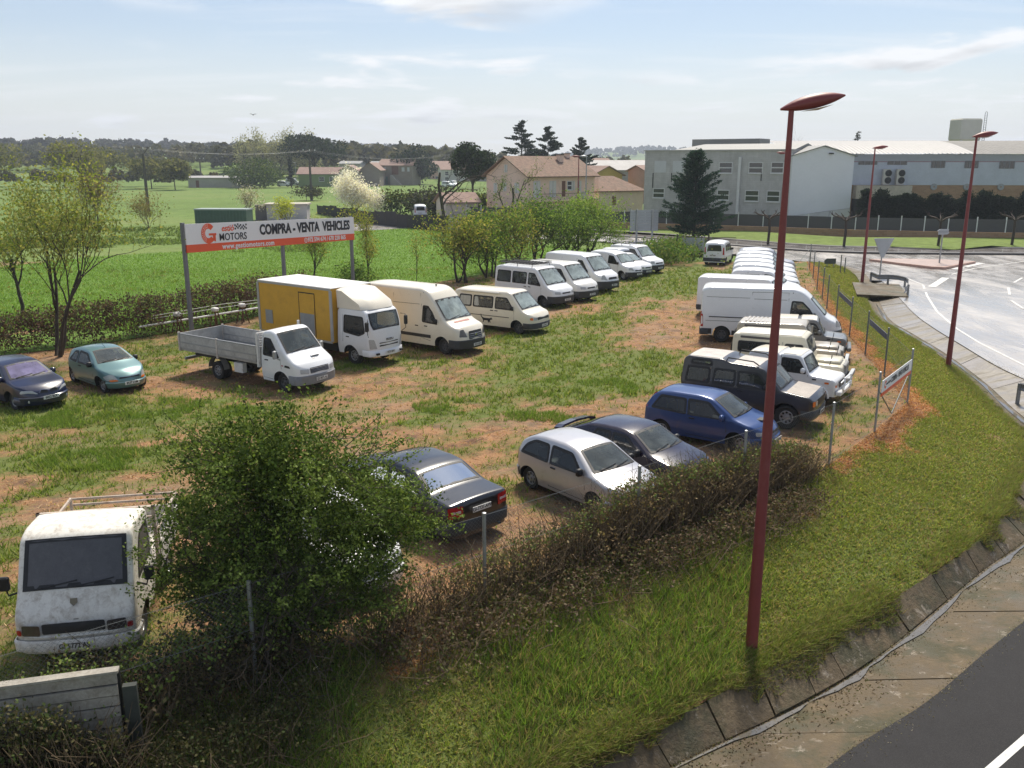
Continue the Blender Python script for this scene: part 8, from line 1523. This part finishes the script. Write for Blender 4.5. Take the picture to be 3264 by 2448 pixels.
for z, d in ((2.45, 1), (2.62, -1)): MB().add([(-.45 * d, -.08, z), (.35 * d, -.08, z), (.55 * d, -.08, z + .13), (.35 * d, -.08, z + .26), (-.45 * d, -.08, z + .26), (-.45 * d, -.05, z), (.35 * d, -.05, z), (.55 * d, -.05, z + .13), (.35 * d, -.05, z + .26), (-.45 * d, -.05, z + .26)], [(0, 1, 2, 3, 4), (9, 8, 7, 6, 5), (0, 5, 6, 1), (1, 6, 7, 2), (2, 7, 8, 3), (3, 8, 9, 4), (4, 9, 5, 0)]).build('arrow_plate', rib, dr_)
ar = thing('arrow_sign', 'dark arrow shaped sign on short legs beside the road', 'sign', unr(2645, 853), R(6)); MB().add([(-.45, -.03, .3), (.45, -.03, .3), (.45, -.03, .72), (-.30, -.03, .72), (-.5, -.03, .56), (-.45, .03, .3), (.45, .03, .3), (.45, .03, .72), (-.30, .03, .72), (-.5, .03, .56)], [(0, 1, 2, 3, 4), (9, 8, 7, 6, 5), (0, 5, 6, 1), (1, 6, 7, 2), (2, 7, 8, 3), (3, 8, 9, 4), (4, 9, 5, 0)]).build('plate', pm('dark_sign_back', (.06, .07, .06), .6, .2, 3), ar)
for x in (-.25, .3): MB().box(x - .03, x + .03, -.02, .02, 0, .3).build('leg', steel, ar)
for k, (px, py) in enumerate([(2678, 868), (2692, 865)]): p = unr(px, py); t = thing('marker_post', ['taller thin marker post beside the road', 'shorter thin marker post beside the road'][k], 'post', p); mb = MB(); mb.tube([(0, 0, -.1), (0, 0, 1.3 - .25 * k)], .04, 6); mb.build('pole', gpost, t); MB().lathe([(.05, 0), (.05, .03), (.001, .04)], 8, 'z', M_=Matrix.Translation((0, 0, 1.3 - .25 * k))).build('cap', steel, t)
def rail(label, pts, end=True):
    t = thing('guard_rail', label, 'guard rail'); P = [Vector(p) for p in pts]; prof_ = [(0, -.16), (.04, -.12), (.0, -.05), (.0, .05), (.04, .12), (0, .16)]; vs = []; fs = []
    for i, p in enumerate(P):
        d = (P[min(i + 1, len(P) - 1)] - P[max(i - 1, 0)]); d.z = 0; d.normalize(); n = Vector((d.y, -d.x, 0)); vs += [p + n * a + Vector((0, 0, z)) for a, z in prof_]
    m_ = len(prof_); fs = [(i * m_ + k, i * m_ + k + 1, (i + 1) * m_ + k + 1, (i + 1) * m_ + k) for i in range(len(P) - 1) for k in range(m_ - 1)]; mesh('beam', vs, fs, pm('weathered_rail', (.22, .225, .23), .5, .2, 3, metal=.4), t, smooth=60)
    for i in range(0, len(P), 2): p = P[i]; MB().box(p.x - .06, p.x + .06, p.y - .04, p.y + .04, p.z - .75, p.z + .12).build('post', MATS['weathered_rail'], t)
rail('curved guard rail end round the culvert', [(*unr(2264 + a / 2.212, 750 + c / 2.212, .0)[:2], .38) for a, c in ((1130, 322), (1180, 345), (1250, 345), (1320, 350), (1370, 362), (1392, 380), (1390, 420), (1365, 455))])
rail('guard rail end at the right edge beside the ribbed apron', [(19.6, 32.9, -.42), (20.2, 31.6, -.42), (20.8, 30.2, -.42), (21.4, 28.6, -.42), (22.0, 27, -.42)])
# --- power poles and wires
cpm = pm('concrete_pole', (.10, .09, .08), .9, .2, 1.5); PT = []
def power_pole(label, base, h, kind=0):
    t = thing('power_pole', label, 'pole', base, R(20)); mb = MB(); mb.tube([(0, 0, -.3), (0, 0, h)], [.32, .20], 6); mb.build('pole', cpm, t)
    mb = MB()
    if kind == 0: mb.tube([(0, 0, h - .2), (.9, 0, h + 1.0)], .09, 5); mb.tube([(0, 0, h - .4), (-.9, 0, h + .6)], .06, 5); mb.tube([(-1.5, 0, h + .7), (-.4, 0, h + 1.0), (.9, 0, h + 1.05), (1.7, 0, h + .65)], .05, 4)
    else: mb.tube([(-1.2, 0, h - .1), (1.2, 0, h - .1)], .09, 5)
    arm = mb.build('cross_arm', cpm, t)
    for x in (-1.2, .1, 1.2): MB().lathe([(.09, 0), (.09, .25), (.03, .3)], 8, 'z', M_=Matrix.Translation((x, 0, h + (.75 if kind == 0 else 0)))).build('insulator', pm('insulator_white', (.6, .6, .6), .3, .1, 3), arm)
    PT.append(Vector(base) + Vector((0, 0, h + .8)))
power_pole('near concrete power pole with forked arms in the pasture', (-59.5, 146.5, 0), 9.2); power_pole('farther concrete power pole with forked arms behind the blossom tree', (-42.4, 190, 0), 9.4); power_pole('thin pale power pole with a straight arm by the long grey shed', (-100.5, 292, 0), 8.8, 1)
wt = thing('power_lines', 'thin power lines strung between the pasture poles', 'power lines')
def wire(a_, b_, sag): mb = MB(); mb.tube([a_ + (b_ - a_) * f + Vector((0, 0, -sag * 4 * f * (1 - f))) for f in np.linspace(0, 1, 12)], .010, 3); mb.build('wire', pm('wire_grey', (.25, .25, .27), .5, .1, 2), wt)
for dx_ in (-1.2, .2, 1.3): wire(PT[0] + Vector((dx_, 0, 0)), PT[1] + Vector((dx_, 0, 0)), .8); wire(PT[0] + Vector((dx_, 0, 0)), Vector((-140 + dx_, 90, 10.6)), 1.4); wire(PT[1] + Vector((dx_, 0, 0)), Vector((-18 + dx_, 262, 10)), 1.5)
# --- far vehicles
def far_copy(src, label, loc, hd, cat):
    o_ = copy_tree(src); o_.location = loc; o_.rotation_euler = (0, 0, R(hd)); tag(o_, label, cat)
    if 'group' in o_: del o_['group']
    return o_
far_copy(tkr, 'tiny white car parked by the green bungalow', (*un(905, 597)[:2], .2), 0, 'car'); far_copy(tj, 'tiny pale minibus beside the narrow cypress', (*un(935, 592)[:2], .2), 5, 'minibus'); far_copy(tkr, 'tiny white van on the street left of the umbrella pine', (*un(1448, 597)[:2], .2), -70, 'van'); far_copy(tkr, 'tiny white car left of the far white van', (*un(1428, 599)[:2], .2), -30, 'car')
far_copy(tkr, 'white van with dark rear window standing behind the dark panel fence', (-12.5, 121, .55), 100, 'van')
# --- bird
bd_ = thing('bird', 'small dark bird flying over the hills', 'bird', (-16.9, 60, 10.95), R(40)); bd_.scale = (.62, .62, .62); MB().lathe([(.001, -.16), (.045, -.08), (.06, 0), (.04, .1), (.001, .2)], 8, 'y').build('body', ink, bd_, smooth=60)
for s_ in (-1, 1): mesh('wing', [(0, -.05, .02), (0, .07, .02), (s_ * .22, .06, .12), (s_ * .42, .0, .10), (s_ * .20, -.06, .10)], [(0, 1, 2, 3, 4)], ink, bd_)
# --- haze
hz_ = bpy.data.materials.new('thin_air'); hz_.use_nodes = True; t = hz_.node_tree; t.nodes.clear(); o = t.nodes.new('ShaderNodeOutputMaterial'); v = t.nodes.new('ShaderNodeVolumePrincipled'); v.inputs['Color'].default_value = (.80, .88, 1.0, 1); v.inputs['Density'].default_value = .0003; v.inputs['Anisotropy'].default_value = .2; t.links.new(v.outputs[0], o.inputs['Volume'])
tag(MB().box(-4600, 4700, -80, 3340, -4, 130).build('haze', hz_), 'pale blue haze lying over the distant plain', 'haze', kind='stuff')
